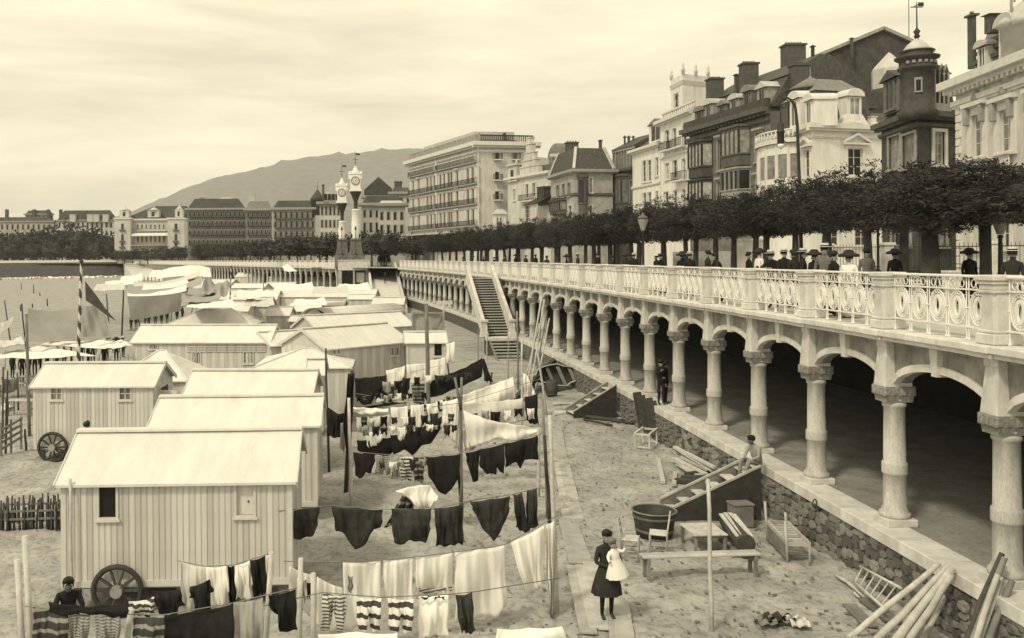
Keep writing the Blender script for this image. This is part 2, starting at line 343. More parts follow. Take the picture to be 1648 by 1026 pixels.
# cornice: blocks of stone, one bay cut into three
def cornice_block(y0, y1, out):
    b = MB(); b.cbox(-.40 - out, .30, y0, y1, 5.09, 5.17, .008); b.cbox(-.47 - out, .30, y0, y1, 5.171, 5.31, .02); m_ = b.mesh('cornice_stone'); m_.materials.append(M['coping']); return m_
CORN = [(cornice_block(-.28, .28, .05)), cornice_block(.285, 1.27, 0), cornice_block(1.275, 2.24, 0), cornice_block(2.245, 3.215, 0)]
for i in range(-2, 35):
    s = i*PITCH; x, y, th = path(s)
    near = i < 14
    c = link('column', SHAFT, arc, (x, y, 0), th)
    link('plinth', PLINTH, c); link('capital', CAPITAL, c)
    link('pier', PIER, arc, (x, y, 0), th)
    a = link('arch_panel', ARCH, arc, (x, y, 0), th)
    link('arch_moulding', VOUSS, a)
    if i < 22: link('keystone', KEY, a); link('frieze', FRIEZE, a)
    for m_ in CORN: link('cornice_stone', m_, arc, (x, y, 0), th)

# ------------------------------------------------------------------ balustrade with pillars and cast panels
bal = thing('promenade_balustrade', 'white balustrade of stone pillars and oval cast panels along the promenade edge', 'balustrade', (0, 0, 0))
p_ = MB(); BX = -.12
p_.cbox(BX-.25, BX+.25, -.25, .25, 5.312, 5.50, .02); p_.cbox(BX-.225, BX+.225, -.225, .225, 5.501, 5.56, .015)
p_.prism([(BX-.20+c_, -.20) if 0 else q for q in [(BX-.20,-.15),(BX-.15,-.20),(BX+.15,-.20),(BX+.20,-.15),(BX+.20,.15),(BX+.15,.20),(BX-.15,.20),(BX-.20,.15)] for c_ in (0,)], 5.561, 6.18, 'z')
p_.cbox(BX-.225, BX+.225, -.225, .225, 6.181, 6.235, .012); p_.cbox(BX-.205, BX+.205, -.205, .205, 6.236, 6.33, .01); p_.cbox(BX-.235, BX+.235, -.235, .235, 6.331, 6.39, .012); p_.cbox(BX-.265, BX+.265, -.265, .265, 6.391, 6.49, .02)
PILLAR = p_.mesh('pillar'); PILLAR.materials.append(M['stone'])
r_ = MB(); PA, PB_ = .23, PITCH - .23; U = (PB_ - PA)/5
r_.cbox(BX-.055, BX+.055, PA, PB_, 6.43, 6.478, .012); r_.box(BX-.028, BX+.028, PA, PB_, 6.205, 6.235); r_.box(BX-.028, BX+.028, PA, PB_, 5.535, 5.565)
for k in range(6):
    yy = PA + U*k
    for dy in ((-.035, .035) if 0 < k < 5 else ((.035,) if k == 0 else (-.035,))):
        r_.lathe([(.03, 5.312), (.03, 5.335), (.014, 5.36), (.014, 5.48), (.024, 5.50), (.014, 5.52), (.013, 6.20), (.013, 6.43)], 6, (BX, yy + dy))
        r_.lathe([(.022, 5.87), (.028, 5.885), (.022, 5.90)], 6, (BX, yy + dy))
for k in range(5):                                   # scrolls under the hand rail
    yc = PA + U*(k + .5)
    for sy in (-1, 1):
        r_.tube([(BX, yc + sy*(.13 + .075*math.cos(w)), 6.325 + .075*math.sin(w)) for w in np.linspace(0, 2*PI, 9)], .013, 4, cap=False)
        r_.tube([(BX, yc + sy*.03, 6.24), (BX, yc + sy*.09, 6.30), (BX, yc + sy*.04, 6.37), (BX, yc + sy*.01, 6.43)], .012, 4)
RAIL = r_.mesh('railing_panel'); RAIL.materials.append(M['paintiron'])
o_ = MB()
def oval(mb, ry, rz, rad, n=18, k=5): mb.tube([(0, ry*math.sin(w), rz*math.cos(w)) for w in np.linspace(0, 2*PI, n + 1)], rad, k, cap=False)
oval(o_, .235, .305, .017); oval(o_, .185, .25, .013, 16, 4); 
n_ = 16                                                 # flat inner oval ring with a hole
rin, rout = [], []
for q in range(n_):
    w = 2*PI*q/n_; rin.append((.065*math.sin(w), .145*math.cos(w))); rout.append((.13*math.sin(w), .215*math.cos(w)))
vs = [(x_, a[0], a[1]) for x_ in (-.018, .018) for ring in (rin, rout) for a in ring]; fs = []
for q in range(n_):
    w = (q + 1) % n_; I_ = lambda x_, rr, k: x_*2*n_ + rr*n_ + k
    fs += [(I_(0,0,q), I_(0,0,w), I_(0,1,w), I_(0,1,q)), (I_(1,0,q), I_(1,1,q), I_(1,1,w), I_(1,0,w)), (I_(0,0,q), I_(1,0,q), I_(1,0,w), I_(0,0,w)), (I_(0,1,q), I_(0,1,w), I_(1,1,w), I_(1,1,q))]
o_.add(vs, fs)
for sy in (-1, 1):
    o_.tube([(0, sy*.235, 0), (0, sy*.275, 0)], .013, 4); o_.tube([(0, sy*.13, .17), (0, sy*.21, .23)], .011, 4); o_.tube([(0, sy*.13, -.17), (0, sy*.21, -.23)], .011, 4)
o_.tube([(0, 0, .215), (0, 0, .33)], .013, 4); o_.tube([(0, 0, -.215), (0, 0, -.325)], .013, 4)
for q in range(7):
    w = -1.0 + q*.33; o_.tube([(0, .185*math.sin(w), .25*math.cos(w)), (0, .235*math.sin(w), .305*math.cos(w))], .009, 4, cap=False)
OVAL = o_.mesh('oval_ring'); OVAL.materials.append(M['paintiron'])
SKIP = ()
for i in range(-2, 35):
    x, y, th = path(i*PITCH)
    link('pillar', PILLAR, bal, (x, y, 0), th)
    if i in SKIP: continue
    r = link('railing_panel', RAIL, bal, (x, y, 0), th)
    for k in range(5): link('oval_ring', OVAL, r, (BX, PA + U*(k + .5), 5.885))

# ------------------------------------------------------------------ sheets that follow the wall line
def strip(name, m, o0, o1, z0, z1, s0=-11, s1=122, step=1.75, **k):
    mb = MB(); n = int((s1 - s0)/step); vs = []
    for j in range(n + 1):
        s = lerp(s0, s1, j/n); vs += [onp(s, o0, z0), onp(s, o1, z1)]
    mb.add(vs, [(2*j, 2*j+1, 2*j+3, 2*j+2) for j in range(n)]); return struct(name, mb, m, **k)
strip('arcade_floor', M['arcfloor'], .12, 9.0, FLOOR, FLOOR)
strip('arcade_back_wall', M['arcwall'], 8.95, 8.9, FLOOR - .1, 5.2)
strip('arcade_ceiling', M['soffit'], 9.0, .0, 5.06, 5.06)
strip('promenade_paving', M['deck'], .25, 15.0, DECK, DECK)
strip('road', M['road'], 15.0, 40.0, DECK - .10, DECK - .10)
kb_ = MB()
for j in range(66):
    a, b = onp(-11 + j*2, 14.8), onp(-9.02 + j*2, 14.8); a2, b2 = onp(-11 + j*2, 15.05), onp(-9.02 + j*2, 15.05)
    vs = [(p.x, p.y, z) for z in (DECK - .12, DECK + .012) for p in (a, a2, b2, b)]
    kb_.add(vs, [(4,5,6,7),(0,4,7,3),(1,2,6,5),(0,1,5,4),(3,7,6,2)])
struct('road_kerb', kb_, M['coping'])

# ------------------------------------------------------------------ rubble retaining wall below the columns
rw = thing('retaining_wall', 'low rubble stone wall with pale coping under the arcade columns', 'wall', (0, 0, 0))
mb = MB()
for j in range(74):
    a, b = onp(-11 + j*1.75, -.50), onp(-9.25 + j*1.75, -.50); a2, b2 = onp(-11 + j*1.75, .2), onp(-9.25 + j*1.75, .2)
    mb.add([(a.x, a.y, -.3), (b.x, b.y, -.3), (b.x, b.y, 1.0), (a.x, a.y, 1.0)], [(0,1,2,3)])
mb.build('mortar_bed', M['mortar'], rw)
cs = MB().cbox(-.57, .13, .006, 1.16, 1.0, FLOOR + .004, .014).mesh('coping_stone'); cs.materials.append(M['coping'])
for j in range(-8, 105):
    x, y, th = path(j*PITCH/3); link('coping_stone', cs, rw, (x, y, 0), th)
def stone_mesh(seed):
    r = random.Random(seed); n = r.choice((6, 7, 8)); ring = []
    for k in range(n):
        w = 2*PI*(k + r.uniform(-.25, .25))/n; q = r.uniform(.85, 1.25) if k % 2 else r.uniform(.9, 1.1); ring.append((q*math.cos(w), q*math.sin(w)))
    vs = [(0.02, a, b) for a, b in ring] + [(-.55 - r.uniform(0, .5), .86*a + r.uniform(-.06, .06), .86*b + r.uniform(-.06, .06)) for a, b in ring] + [(-.75 - r.uniform(-.2, .4), r.uniform(-.3, .3), r.uniform(-.3, .3))]
    fs = [(k, n + k, n + (k+1) % n, (k+1) % n) for k in range(n)] + [(n + k, 2*n, n + (k+1) % n) for k in range(n)]
    m_ = MB().add(vs, fs).mesh('stone'); m_.materials.append(M['rubble']); return m_
STONES = [stone_mesh(k) for k in range(10)]
r = random.Random(5); cnt = 0; rest = MB(); s = -6.0
cells = []
while s < 60:
    w = r.uniform(.20, .42)
    z = -.08
    while z < .98:
        h = r.uniform(.13, .27); h = min(h, 1.02 - z)
        if h > .07: cells.append((s + w/2 + r.uniform(-.05, .05), z + h/2, w*.5*r.uniform(1.0, 1.2), h*.5*r.uniform(1.0, 1.22)))
        z += h
    s += w
for (s_, z_, hw, hh) in cells:
    x, y, th = path(s_); p = onp(s_, -.50, z_)
    if s_ > -.5 and cnt < 300:
        o = link('stone', r.choice(STONES), rw, p, th, (r.uniform(.03, .075), hw, hh)); cnt += 1
    else:
        me = r.choice(STONES); k = len(rest.v)
        ct, st = math.cos(th), math.sin(th); sx = r.uniform(.05, .1)
        vs = []
        for v in me.vertices:
            a, b, c = v.co.x*sx, v.co.y*hw, v.co.z*hh; vs.append((p.x + a*ct - b*st, p.y + a*st + b*ct, z_ + c))
        rest.add(vs, [tuple(q.vertices) for q in me.polygons])
tag(rest.build('stone_facing', M['rubble'], rw), kind='stuff')
# iron mooring ring on the coping
mr = MB(); c0 = PZ(1311, 806, 1.12)
mr.tube([(c0.x + .02*math.sin(w), c0.y + .09*math.cos(w), c0.z - .06 + .10*math.sin(w)) for w in np.linspace(0, 2*PI, 13)], .016, 5, cap=False)
tag(mr.build('mooring_ring', M['iron']), 'small dark iron mooring ring hanging on the pale coping', 'ring')

# ------------------------------------------------------------------ stone stair down from the promenade, wooden flight at its foot
st = thing('stone_stair', 'straight stone stair with sloping parapets between the promenade and the beach', 'stair', (0, 0, 0))
sa, sb = s_at_d(64.0), s_at_d(71.2)
NS = 22
sm = MB().cbox(-2.62, -.86, -.03, .36, .12, .175, .01).mesh('step'); sm.materials.append(M['wall_grey'])
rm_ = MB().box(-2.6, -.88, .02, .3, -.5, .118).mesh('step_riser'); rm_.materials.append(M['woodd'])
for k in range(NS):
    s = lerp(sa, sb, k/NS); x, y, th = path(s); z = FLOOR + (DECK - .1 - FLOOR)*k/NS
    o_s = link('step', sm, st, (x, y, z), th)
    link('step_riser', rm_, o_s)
for off in (-2.80, -.80):
    m2 = MB(); a, b = onp(sa - .2, off, 0), onp(sb + .3, off, 0); t = (b - a).normalized(); n = Vector((t.y, -t.x, 0))*.09
    for zz0, zz1, dz, w in ((FLOOR - .1, DECK - .35, 1.15, 1.0), (FLOOR + 1.052, DECK + .80, .14, 1.35)):
        P = [a - n*w, a + n*w, b + n*w, b - n*w]
        lo = [Vector((p.x, p.y, z)) for p, z in zip(P, (zz0, zz0, zz1, zz1))]; hi = [Vector((p.x, p.y, p.z + dz)) for p in lo]
        m2.add(lo + hi, [(0,3,2,1),(4,5,6,7),(0,1,5,4),(1,2,6,5),(2,3,7,6),(3,0,4,7)])
    m2.build('parapet', M['stone'], st)
    x, y, th = path(sa - .45)
    m3 = MB(); m3.cbox(off-.27, off+.27, -.3, .3, FLOOR, FLOOR+.35, .02); m3.cbox(off-.2, off+.2, -.22, .22, FLOOR+.351, FLOOR+1.05, .02); m3.cbox(off-.28, off+.28, -.3, .3, FLOOR+1.051, FLOOR+1.22, .02)
    m3.build('newel', M['stone'], st, (x, y, 0), th)
x, y, th = path(sa - 1.0)
MB().cbox(-2.75, -.57, -.1, 1.2, FLOOR-.22, FLOOR, .02).build('landing', M['coping'], st, (x, y, 0), th)
MB().box(-2.7, -.6, .0, 1.1, -.3, FLOOR-.221).build('landing_base', M['mortar'], st, (x, y, 0), th)
wf = thing('wooden_steps', 'wooden flight of open steps at the foot of the stone stair', 'steps', (0, 0, 0))
for k in range(7):
    x, y, th = path(sa - 1.15 - .42*(k + 1))
    MB().cbox(-2.55, -.75, 0, .34, FLOOR - .17*(k+1) - .05, FLOOR - .17*(k+1), .006).build('tread', M['wood'], wf, (x, y, 0), th)
for off in (-2.5, -.8):
    a, b = onp(sa - 1.1, off, FLOOR - .25), onp(sa - 4.4, off, -.05); MB().beam(a, b, .06, .25).build('stringer', M['woodm'], wf)

# ------------------------------------------------------------------ far promenade: ramp, terrace, arcade running off round the bay
FH = math.radians(22.6); FT = Vector((-math.sin(FH), math.cos(FH), 0)); FN = Vector((math.cos(FH), math.sin(FH), 0))
F0 = SH(-29.5, 152); NF = 80
fa = thing('far_arcade', 'distant stone arcade and white parapet curving round the far side of the bay', 'arcade', F0, FH)
fc = MB(); fc.lathe([(.3, FLOOR), (.3, 1.5), (.23, 1.6), (.23, 3.8), (.3, 3.95), (.3, 4.13)], 8); fc.box(-.28, .2, -.2, .2, 4.131, 5.088); FCOL = fc.mesh('column'); FCOL.materials.append(M['granite'])
for k in range(NF + 1): link('column', FCOL, fa, (0, k*PITCH, 0))
for k in range(NF):
    link('arch_panel', ARCH, fa, (0, k*PITCH, 0))
fb = MB()
for k in range(NF):
    fb.box(-.45, .3, k*PITCH, k*PITCH + 3.47, 5.09, 5.31)
tag(fb.build('cornice', M['coping'], fa), kind='stuff')
fb = MB()
for k in range(NF):
    fb.box(-.3, .06, k*PITCH - .2, k*PITCH + .2, 5.312, 6.49); fb.box(-.18, -.06, k*PITCH + .21, k*PITCH + 3.29, 6.40, 6.47); fb.box(-.16, -.08, k*PITCH + .21, k*PITCH + 3.29, 5.42, 5.52)
    for j in range(5):
        y_ = k*PITCH + .5 + j*.62; fb.box(-.14, -.10, y_ - .2, y_ + .2, 5.56, 6.2)
fb.build('parapet', M['paintiron'], fa)
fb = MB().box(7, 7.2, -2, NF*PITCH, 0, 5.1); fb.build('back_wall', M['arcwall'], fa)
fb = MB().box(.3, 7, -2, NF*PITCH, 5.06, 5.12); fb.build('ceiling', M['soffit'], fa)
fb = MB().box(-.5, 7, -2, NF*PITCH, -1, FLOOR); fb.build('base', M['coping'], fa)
# town ground behind everything, and the curved stretch of promenade at the turn of the bay
FE = F0 + FT*(NF*PITCH)
pts = [onp(121, .25), onp(121, 300), Vector((1500, 200, 0)), Vector((3000, 3040, 0)), Vector((-3000, 3040, 0)), Vector((-1600, 700, 0)), SH(-330, 372), SH(-205, 395), FE + FN*.25, F0 + FN*.25, F0 + FN*.25 - FT*8]
struct('town_ground', MB().add([(p.x, p.y, DECK - .008) for p in pts], [tuple(range(len(pts)))[::1]]), M['earth'])
pts = [onp(-11, 39), onp(-11, 900), Vector((3000, 800, 0)), Vector((1500, 200, 0)), onp(121, 39)]
pts = [onp(-11, 39.5), Vector((900, -60, 0)), Vector((1500, 200, 0)), onp(121, 290), onp(121, 39.5), onp(90, 39.5), onp(60, 39.5), onp(30, 39.5)]
struct('street_ground', MB().add([(p.x, p.y, DECK - .112) for p in pts], [tuple(range(len(pts)))]), M['earth'])
# ramp beside the arcade
rp = thing('promenade_ramp', 'broad pale ramp climbing from the beach to the promenade behind the huts', 'ramp', (0, 0, 0))
a, b, c, d = PD(597, 0, 112), PD(650, 0, 112), PD(632, 0, 158), PD(590, 0, 158)
mbr = MB(); lo = [(p.x, p.y, -1) for p in (a, b, c, d)]; hi = [(p.x, p.y, z) for p, z in zip((a, b, c, d), (-.4, -.4, DECK, DECK))]
mbr.add(lo + hi, [(0,3,2,1),(4,5,6,7),(0,1,5,4),(1,2,6,5),(2,3,7,6),(3,0,4,7)]); mbr.build('roadway', M['coping'], rp)
for p, q in ((a, d), (b, c)):
    m2 = MB(); t = Vector((q.x - p.x, q.y - p.y, 0)).normalized(); n = Vector((t.y, -t.x, 0))*.16
    lo = [Vector((v.x, v.y, z)) for v, z in ((p - n, -1), (p + n, -1), (q + n, 4), (q - n, 4))]; hi = [Vector((v.x, v.y, z)) for v, z in ((p - n, .7), (p + n, .7), (q + n, DECK + 1.1), (q - n, DECK + 1.1))]
    m2.add(lo + hi, [(0,3,2,1),(4,5,6,7),(0,1,5,4),(1,2,6,5),(2,3,7,6),(3,0,4,7)]); m2.build('parapet', M['stone'], rp)
# ground between ramp head and near arcade end
pts = [onp(121.5, -.3), onp(121.5, 9), Vector((8, 170, 0)), Vector((-20, 175, 0)), c + Vector((-.1, 0, 0))]
struct('ramp_head_paving', MB().add([(p.x, p.y, DECK + .004) for p in (onp(118.5, .3), onp(118.5, 30), SH(20, 200), SH(-40, 200), SH(-36, 158.0), Vector((c.x, 158.0, 0)))], [(0, 1, 2, 5), (5, 2, 3, 4)]), M['deck'])
# terrace that carries the clock towers, with a shuttered room below
tx0, tx1 = PD(541, 0, 146).x, PD(589, 0, 146).x
tr = thing('clock_terrace', 'white terrace block with a dark doorway under the clock towers', 'terrace', (0, 0, 0))
MB().cbox(tx0, tx1, 146, 155, DECK - .4, DECK, .03).build('slab', M['coping'], tr)
mb = MB()
for u0, u1 in ((0, .12), (.50, .56), (.92, 1.0)): mb.box(lerp(tx0, tx1, u0), lerp(tx0, tx1, u1), 146.1, 151.9, 0, DECK - .401)
mb.box(tx0, tx1, 148.5, 151.9, -.2, DECK - .402); mb.build('wall', M['wall_grey'], tr)
MB().box(lerp(tx0, tx1, .13), lerp(tx0, tx1, .49), 147.6, 148.4, 0, 4.4).build('door', M['woodd'], tr)
mb = MB().box(lerp(tx0, tx1, .57), lerp(tx0, tx1, .91), 147.2, 148.4, 0, 3.0); mb.build('counter', M['woodd'], tr)
MB().box(lerp(tx0, tx1, .60), lerp(tx0, tx1, .88), 147.1, 147.19, 2.9, 4.5).build('notice_board', M['enamel'], tr)
mb = MB(); mb.cbox(tx0, tx1, 146.0, 146.3, DECK + .002, DECK + 1.15, .03); mb.cbox(tx0 - .1, tx1 + .1, 145.9, 146.4, DECK + 1.151, DECK + 1.3, .03); mb.build('parapet', M['stone'], tr)

# revetment and slipway on the far shore, with a line of surf
mb = MB(); n = 40; vs = []
for k in range(n + 1):
    u = k/n; px_ = lerp(-150, 206, u); bs = PZ(px_, lerp(449, 443, u), 0); tp = PD(px_*.96 + lerp(-12, 0, u), 0, bs.y + lerp(30, 22, u))
    j1, j2 = random.uniform(-.5, .5), random.uniform(-.3, .3)
    vs += [(bs.x, bs.y + j1, -.4), (lerp(bs.x, tp.x, .5), lerp(bs.y, tp.y, .5) + j1, 3.2 + j2), (tp.x, tp.y, 5.9), (tp.x, tp.y + .6, 5.92), (tp.x, tp.y + 1, 6.9), (tp.x, tp.y + 1.6, 6.9), (tp.x, tp.y + 1.7, 5.0)]
fs = []; mi = []
rv = MB(); rv.add(vs, [(7*k + j, 7*k + 7 + j, 7*k + 8 + j, 7*k + 1 + j) for k in range(n) for j in (0, 1)]); rvo = thing('sea_wall', 'long dark sloping sea wall with a pale parapet on the far shore', 'sea wall')
rv.build('revetment', M['revet'], rvo)
MB().add(vs, [(7*k + j, 7*k + 7 + j, 7*k + 8 + j, 7*k + 1 + j) for k in range(n) for j in (2, 3, 4, 5)]).build('parapet', M['coping'], rvo)
q = [PD(196, 0, 404), PD(232, 0, 404), PZ(266, 452, 0), PZ(216, 449, 0)]
mb = MB(); lo = [(p.x, p.y, -1) for p in q]; hi = [(q[0].x, q[0].y, 5.6), (q[1].x, q[1].y, 5.6), (q[2].x, q[2].y, .05), (q[3].x, q[3].y, .05)]
mb.add(lo + hi, [(7,6,5,4),(0,4,5,1),(1,5,6,2),(2,6,7,3),(3,7,4,0)]); tag(mb.build('slipway', M['coping']), 'pale sloping slipway at the end of the dark sea wall', 'slipway')
mb = MB(); vs = []
for k in range(90):
    px_ = lerp(-20, 190, k/89); p = PZ(px_, lerp(450, 445.5, k/89) + random.uniform(-.5, .5), 0); w = random.uniform(.2, 1.6) if random.random() < .8 else .1
    vs += [(p.x, p.y - w, .02), (p.x, p.y, random.uniform(.25, .9)), (p.x, p.y + w, .02)]
mb.add(vs, [(3*k + j, 3*k + 3 + j, 3*k + 4 + j, 3*k + 1 + j) for k in range(89) for j in (0, 1)]); tag(mb.build('surf', M['enamel']), 'white line of surf breaking at the foot of the dark sea wall', 'surf', kind='stuff')

# ------------------------------------------------------------------ hill
def hill():
    prof = [(-700, 470), (-300, 430), (0, 420), (170, 352), (220, 334), (262, 316), (300, 300), (350, 283), (400, 273), (430, 265), (480, 252), (540, 246), (600, 241), (650, 237), (700, 235), (800, 240), (900, 255), (1050, 290), (1300, 330), (1700, 400), (2300, 440)]
    D0, D1 = 1500, 3000; nu, nv = 260, 40; vs = []
    r1 = np.random.default_rng(3); N = r1.normal(size=(nv + 1, nu + 1))
    for j in range(nv + 1):
        t = j/nv
        for i in range(nu + 1):
            px_ = lerp(-700, 2300, i/nu); top = PD(px_, interp(prof, px_), D1)
            d = lerp(D0, D1, t); x = (px_ - CX)/FPX*d
            g = t*t*(3 - 2*t); z = DECK - 5 + max(0, top.z - DECK)*(d/D1)*g*(1 - .10*(1 - t)*(1 + math.sin(px_*.021 + 4*t) + .6*math.sin(px_*.05 - 7*t))) + N[j, i]*2*t*(1 if top.z > 20 else 0)
            if j == nv: z = min(z, top.z + 2) if N[j, i] < 1.2 else top.z + 4
            vs.append((x, d, z))
    mb = MB(); mb.add(vs, [(j*(nu+1) + i, j*(nu+1) + i + 1, (j+1)*(nu+1) + i + 1, (j+1)*(nu+1) + i) for j in range(nv) for i in range(nu)], 0, True)
    struct('hill', mb, M['hill'])
hill()
# ------------------------------------------------------------------ building kit: a face is a vertical plane, u runs left to right seen from outside
class Face:
    def __init__(s, A, B, root=None):
        s.A = Vector(A[:2]); s.B = Vector(B[:2]); s.L = (s.B - s.A).length; s.t = (s.B - s.A)/s.L
        s.n = Vector((s.t.y, -s.t.x)); s.ang = math.atan2(s.t.y, s.t.x)
    def hit(s, px, py):
        a, b = ray(px, py)                       # ray (a, 1, b) * d
        den = a*s.n.x + s.n.y; d = s.A.dot(s.n)/den
        p = Vector((a*d, d)); return (p - s.A).dot(s.t), CAMH + b*d
    def rect(s, r):
        px0, px1, y0, y1 = r; xm, ym = (px0 + px1)/2, (y0 + y1)/2
        return s.hit(px0, ym)[0], s.hit(px1, ym)[0], s.hit(xm, y1)[1], s.hit(xm, y0)[1]
    def p(s, u, out, z, o): 
        q = s.A + s.t*u + s.n*out; return Vector((q.x - o.x, q.y - o.y, z - o.z))
WR = random.Random(77)
def xy(px, d): return PD(px, 400, d).xy
class Bld:
    far = False
    def __init__(s, name, label, L, C, R=None, depth=12, z0=DECK - .1, cat='building', group=None):
        L, C = [Vector(q) if isinstance(q, Vector) else xy(*q) for q in (L, C)]
        t = (C - L).normalized(); back = Vector((-t.y, t.x))
        if R is None: Rv = C + back*depth
        else: Rv = xy(*R) if not isinstance(R, Vector) else R
        s.o = Vector((C.x, C.y, z0)); s.z0 = z0
        s.r = thing(name, label, cat, s.o, 0, group)
        s.sea = Face(L, C); s.side = Face(C, Rv); s.L, s.C, s.R, s.Q = L, C, Rv, L + (Rv - C)
        s.holes = {s.sea: [], s.side: []}
    def foot(s, inset=0.0):
        P = [s.L, s.C, s.R, s.Q]; c = sum(P, Vector((0, 0)))/4
        return [q + (c - q).normalized()*inset for q in P]
    def loc(s, q, z): return (q.x - s.o.x, q.y - s.o.y, z - s.o.z)
    def body(s, z1, m='darkvoid', inset=.9):
        mb = MB(); P = s.foot(inset); mb.add([s.loc(q, z) for z in (s.z0, z1) for q in P], [(0,1,5,4),(1,2,6,5),(2,3,7,6),(3,0,4,7),(4,5,6,7)]); return mb.build('core', M[m], s.r)  # dark block added inside the walls to stop light leaking through
    def frust(s, name, m, P0, z0, P1, z1):
        mb = MB(); n = len(P0); mb.add([s.loc(q, z0) for q in P0] + [s.loc(q, z1) for q in P1], [(i, (i+1) % n, n + (i+1) % n, n + i) for i in range(n)] + [tuple(range(n, 2*n)), tuple(range(n))[::-1]]); return mb.build(name, M[m], s.r)
    def wall(s, F, z1, m, z0=None, reveal=.28, u0=0.0, u1=None, rects=None):
        z0 = s.z0 if z0 is None else z0; u1 = F.L if u1 is None else u1; H = s.holes[F] if rects is None else rects
        H = [h for h in H if h[3] <= z1 + .01 and h[2] >= z0 - .01 and h[0] >= u0 and h[1] <= u1]
        us = sorted({u0, u1, *[q for h in H for q in h[:2]]}); zs = sorted({z0, z1, *[q for h in H for q in h[2:4]]})
        mb = MB()
        for a, b in zip(us[:-1], us[1:]):
            for c, d in zip(zs[:-1], zs[1:]):
                if any(h[0] < (a+b)/2 < h[1] and h[2] < (c+d)/2 < h[3] for h in H): continue
                mb.add([F.p(a, 0, c, s.o), F.p(b, 0, c, s.o), F.p(b, 0, d, s.o), F.p(a, 0, d, s.o)], [(0,1,2,3)])
        for a, b, c, d in [h[:4] for h in H]:
            mb.add([F.p(u, o_, z, s.o) for o_ in (0, -reveal) for u, z in ((a, c), (b, c), (b, d), (a, d))], [(0,4,5,1),(1,5,6,2),(2,6,7,3),(3,7,4,0)])
        return mb.build('wall', M[m], s.r)
    def win(s, F, rect=None, uz=None, style='w', trim='trim', pane='pane', ped=None, sill=True, sur=.18, balc=None):
        u0, u1, za, zb = uz if uz else F.rect(rect)
        if pane == 'pane': pane = WR.choice(('pane', 'pane', 'curtain', 'darkvoid'))
        if u1 < u0: u0, u1 = u1, u0
        s.holes[F].append((u0, u1, za, zb)); w, h = u1 - u0, zb - za
        mb = MB(); fr = min(.09, w*.12); R0 = .20
        def bx(x0, x1, z0, z1, o0, o1): mb.box(x0, x1, -o1, -o0, z0, z1)
        bx(0, fr, 0, h, -R0, -R0+.08); bx(w-fr, w, 0, h, -R0, -R0+.08); bx(fr, w-fr, h-fr, h, -R0, -R0+.08); bx(fr, w-fr, 0, fr, -R0, -R0+.08)
        if w > .7 and not s.far: bx(w/2-.03, w/2+.03, fr, h-fr, -R0, -R0+.06)
        nb = int(h//.9)
        for k in range(1, nb + 1 if h > 1.2 and not s.far else 1): bx(fr, w-fr, h*k/(nb+1)-.02, h*k/(nb+1)+.02, -R0, -R0+.05)
        if style == 'a':                               # arched head: fill the corners of the opening
            n = 6; r_ = w/2
            for sx in (0, 1):
                pts = [(0 if sx == 0 else w, h)] + [(r_ - r_*math.cos(q) if sx == 0 else r_ + r_*math.cos(q), h - r_ + r_*math.sin(q)) for q in np.linspace(0, PI/2, n)]
                vs = [(x, .0, z) for x, z in pts] + [(x, .22, z) for x, z in pts]; k = len(pts)
                mb.add(vs, [tuple(range(k)) if sx else tuple(range(k))[::-1]] + [(i, i+1, k+i+1, k+i) for i in range(1, k-1)])
        if sur:
            bx(-sur, -.004, -.05, h+sur, .0, .10); bx(w+.004, w+sur, -.05, h+sur, .0, .10); bx(-.004, w+.004, h+.004, h+sur, 0, .10)
        if sill: bx(-sur-.08, w+sur+.08, -.20, -.052, 0, .22)
        if ped == 'hood': bx(-sur-.15, w+sur+.15, h+sur+.05, h+sur+.28, 0, .38); bx(-sur-.05, w+sur+.05, h+sur+.002, h+sur+.049, 0, .2)
        if ped == 'tri':
            x0, x1, zz = -sur-.35, w+sur+.35, h+sur+.05; xm = w/2
            bx(x0, x1, zz, zz+.16, 0, .42)
            for a, b in (((x0, zz+.16), (xm, zz+.16+.24*w+.3)), ((xm, zz+.16+.24*w+.3), (x1, zz+.16))):
                mb.add([(a[0], 0, a[1]), (b[0], 0, b[1]), (b[0], 0, b[1]+.2), (a[0], 0, a[1]+.2), (a[0], -.42, a[1]), (b[0], -.42, b[1]), (b[0], -.42, b[1]+.2), (a[0], -.42, a[1]+.2)], [(4,5,6,7),(0,4,7,3),(3,7,6,2),(0,1,5,4),(1,2,6,5)])
            mb.add([(x0, -.08, zz+.16), (x1, -.08, zz+.16), (xm, -.08, zz+.16+.24*w+.3)], [(0,1,2)])
        o = mb.build('window', M[trim], s.r, F.p(u0, 0, za, s.o), F.ang)
        pb_ = MB().add([(fr*.5, R0-.03, fr*.5), (w-fr*.5, R0-.03, fr*.5), (w-fr*.5, R0-.03, h-fr*.5), (fr*.5, R0-.03, h-fr*.5)], [(0,1,2,3)]); pb_.build('pane', M[pane], o)
        if balc: s.balcony(F, u0 - .35, u1 + .35, za, balc)
        return o
    def balcony(s, F, u0, u1, z, m='iron', out=.8, hgt=1.0, slab='trim'):
        w = u1 - u0; mb = MB()
        mb.box(0, w, -out, -.012, -.22, -.05, 1)
        mb.box(0, w, -out, -out+.05, hgt-.06, hgt, 0); mb.box(0, w, -out, -out+.05, .02, .07, 0)
        for x in (0, w-.05): mb.box(x, x+.05, -out+.052, -.03, hgt-.06, hgt, 0)
        bwid = .05 if s.far else .026; n = max(4, int(w/(.17 if s.far else .16)))
        for k in range(n + 1): x = lerp(.012, w-.012-bwid, k/n); mb.box(x, x+bwid, -out+.01, -out+.036, .071, hgt-.061, 0)
        for sx in (0.004, w-.03):
            for k in range(3): y_ = -out + .2 + k*.22; mb.box(sx, sx+.026, y_, y_+.026, -.05, hgt-.061, 0)
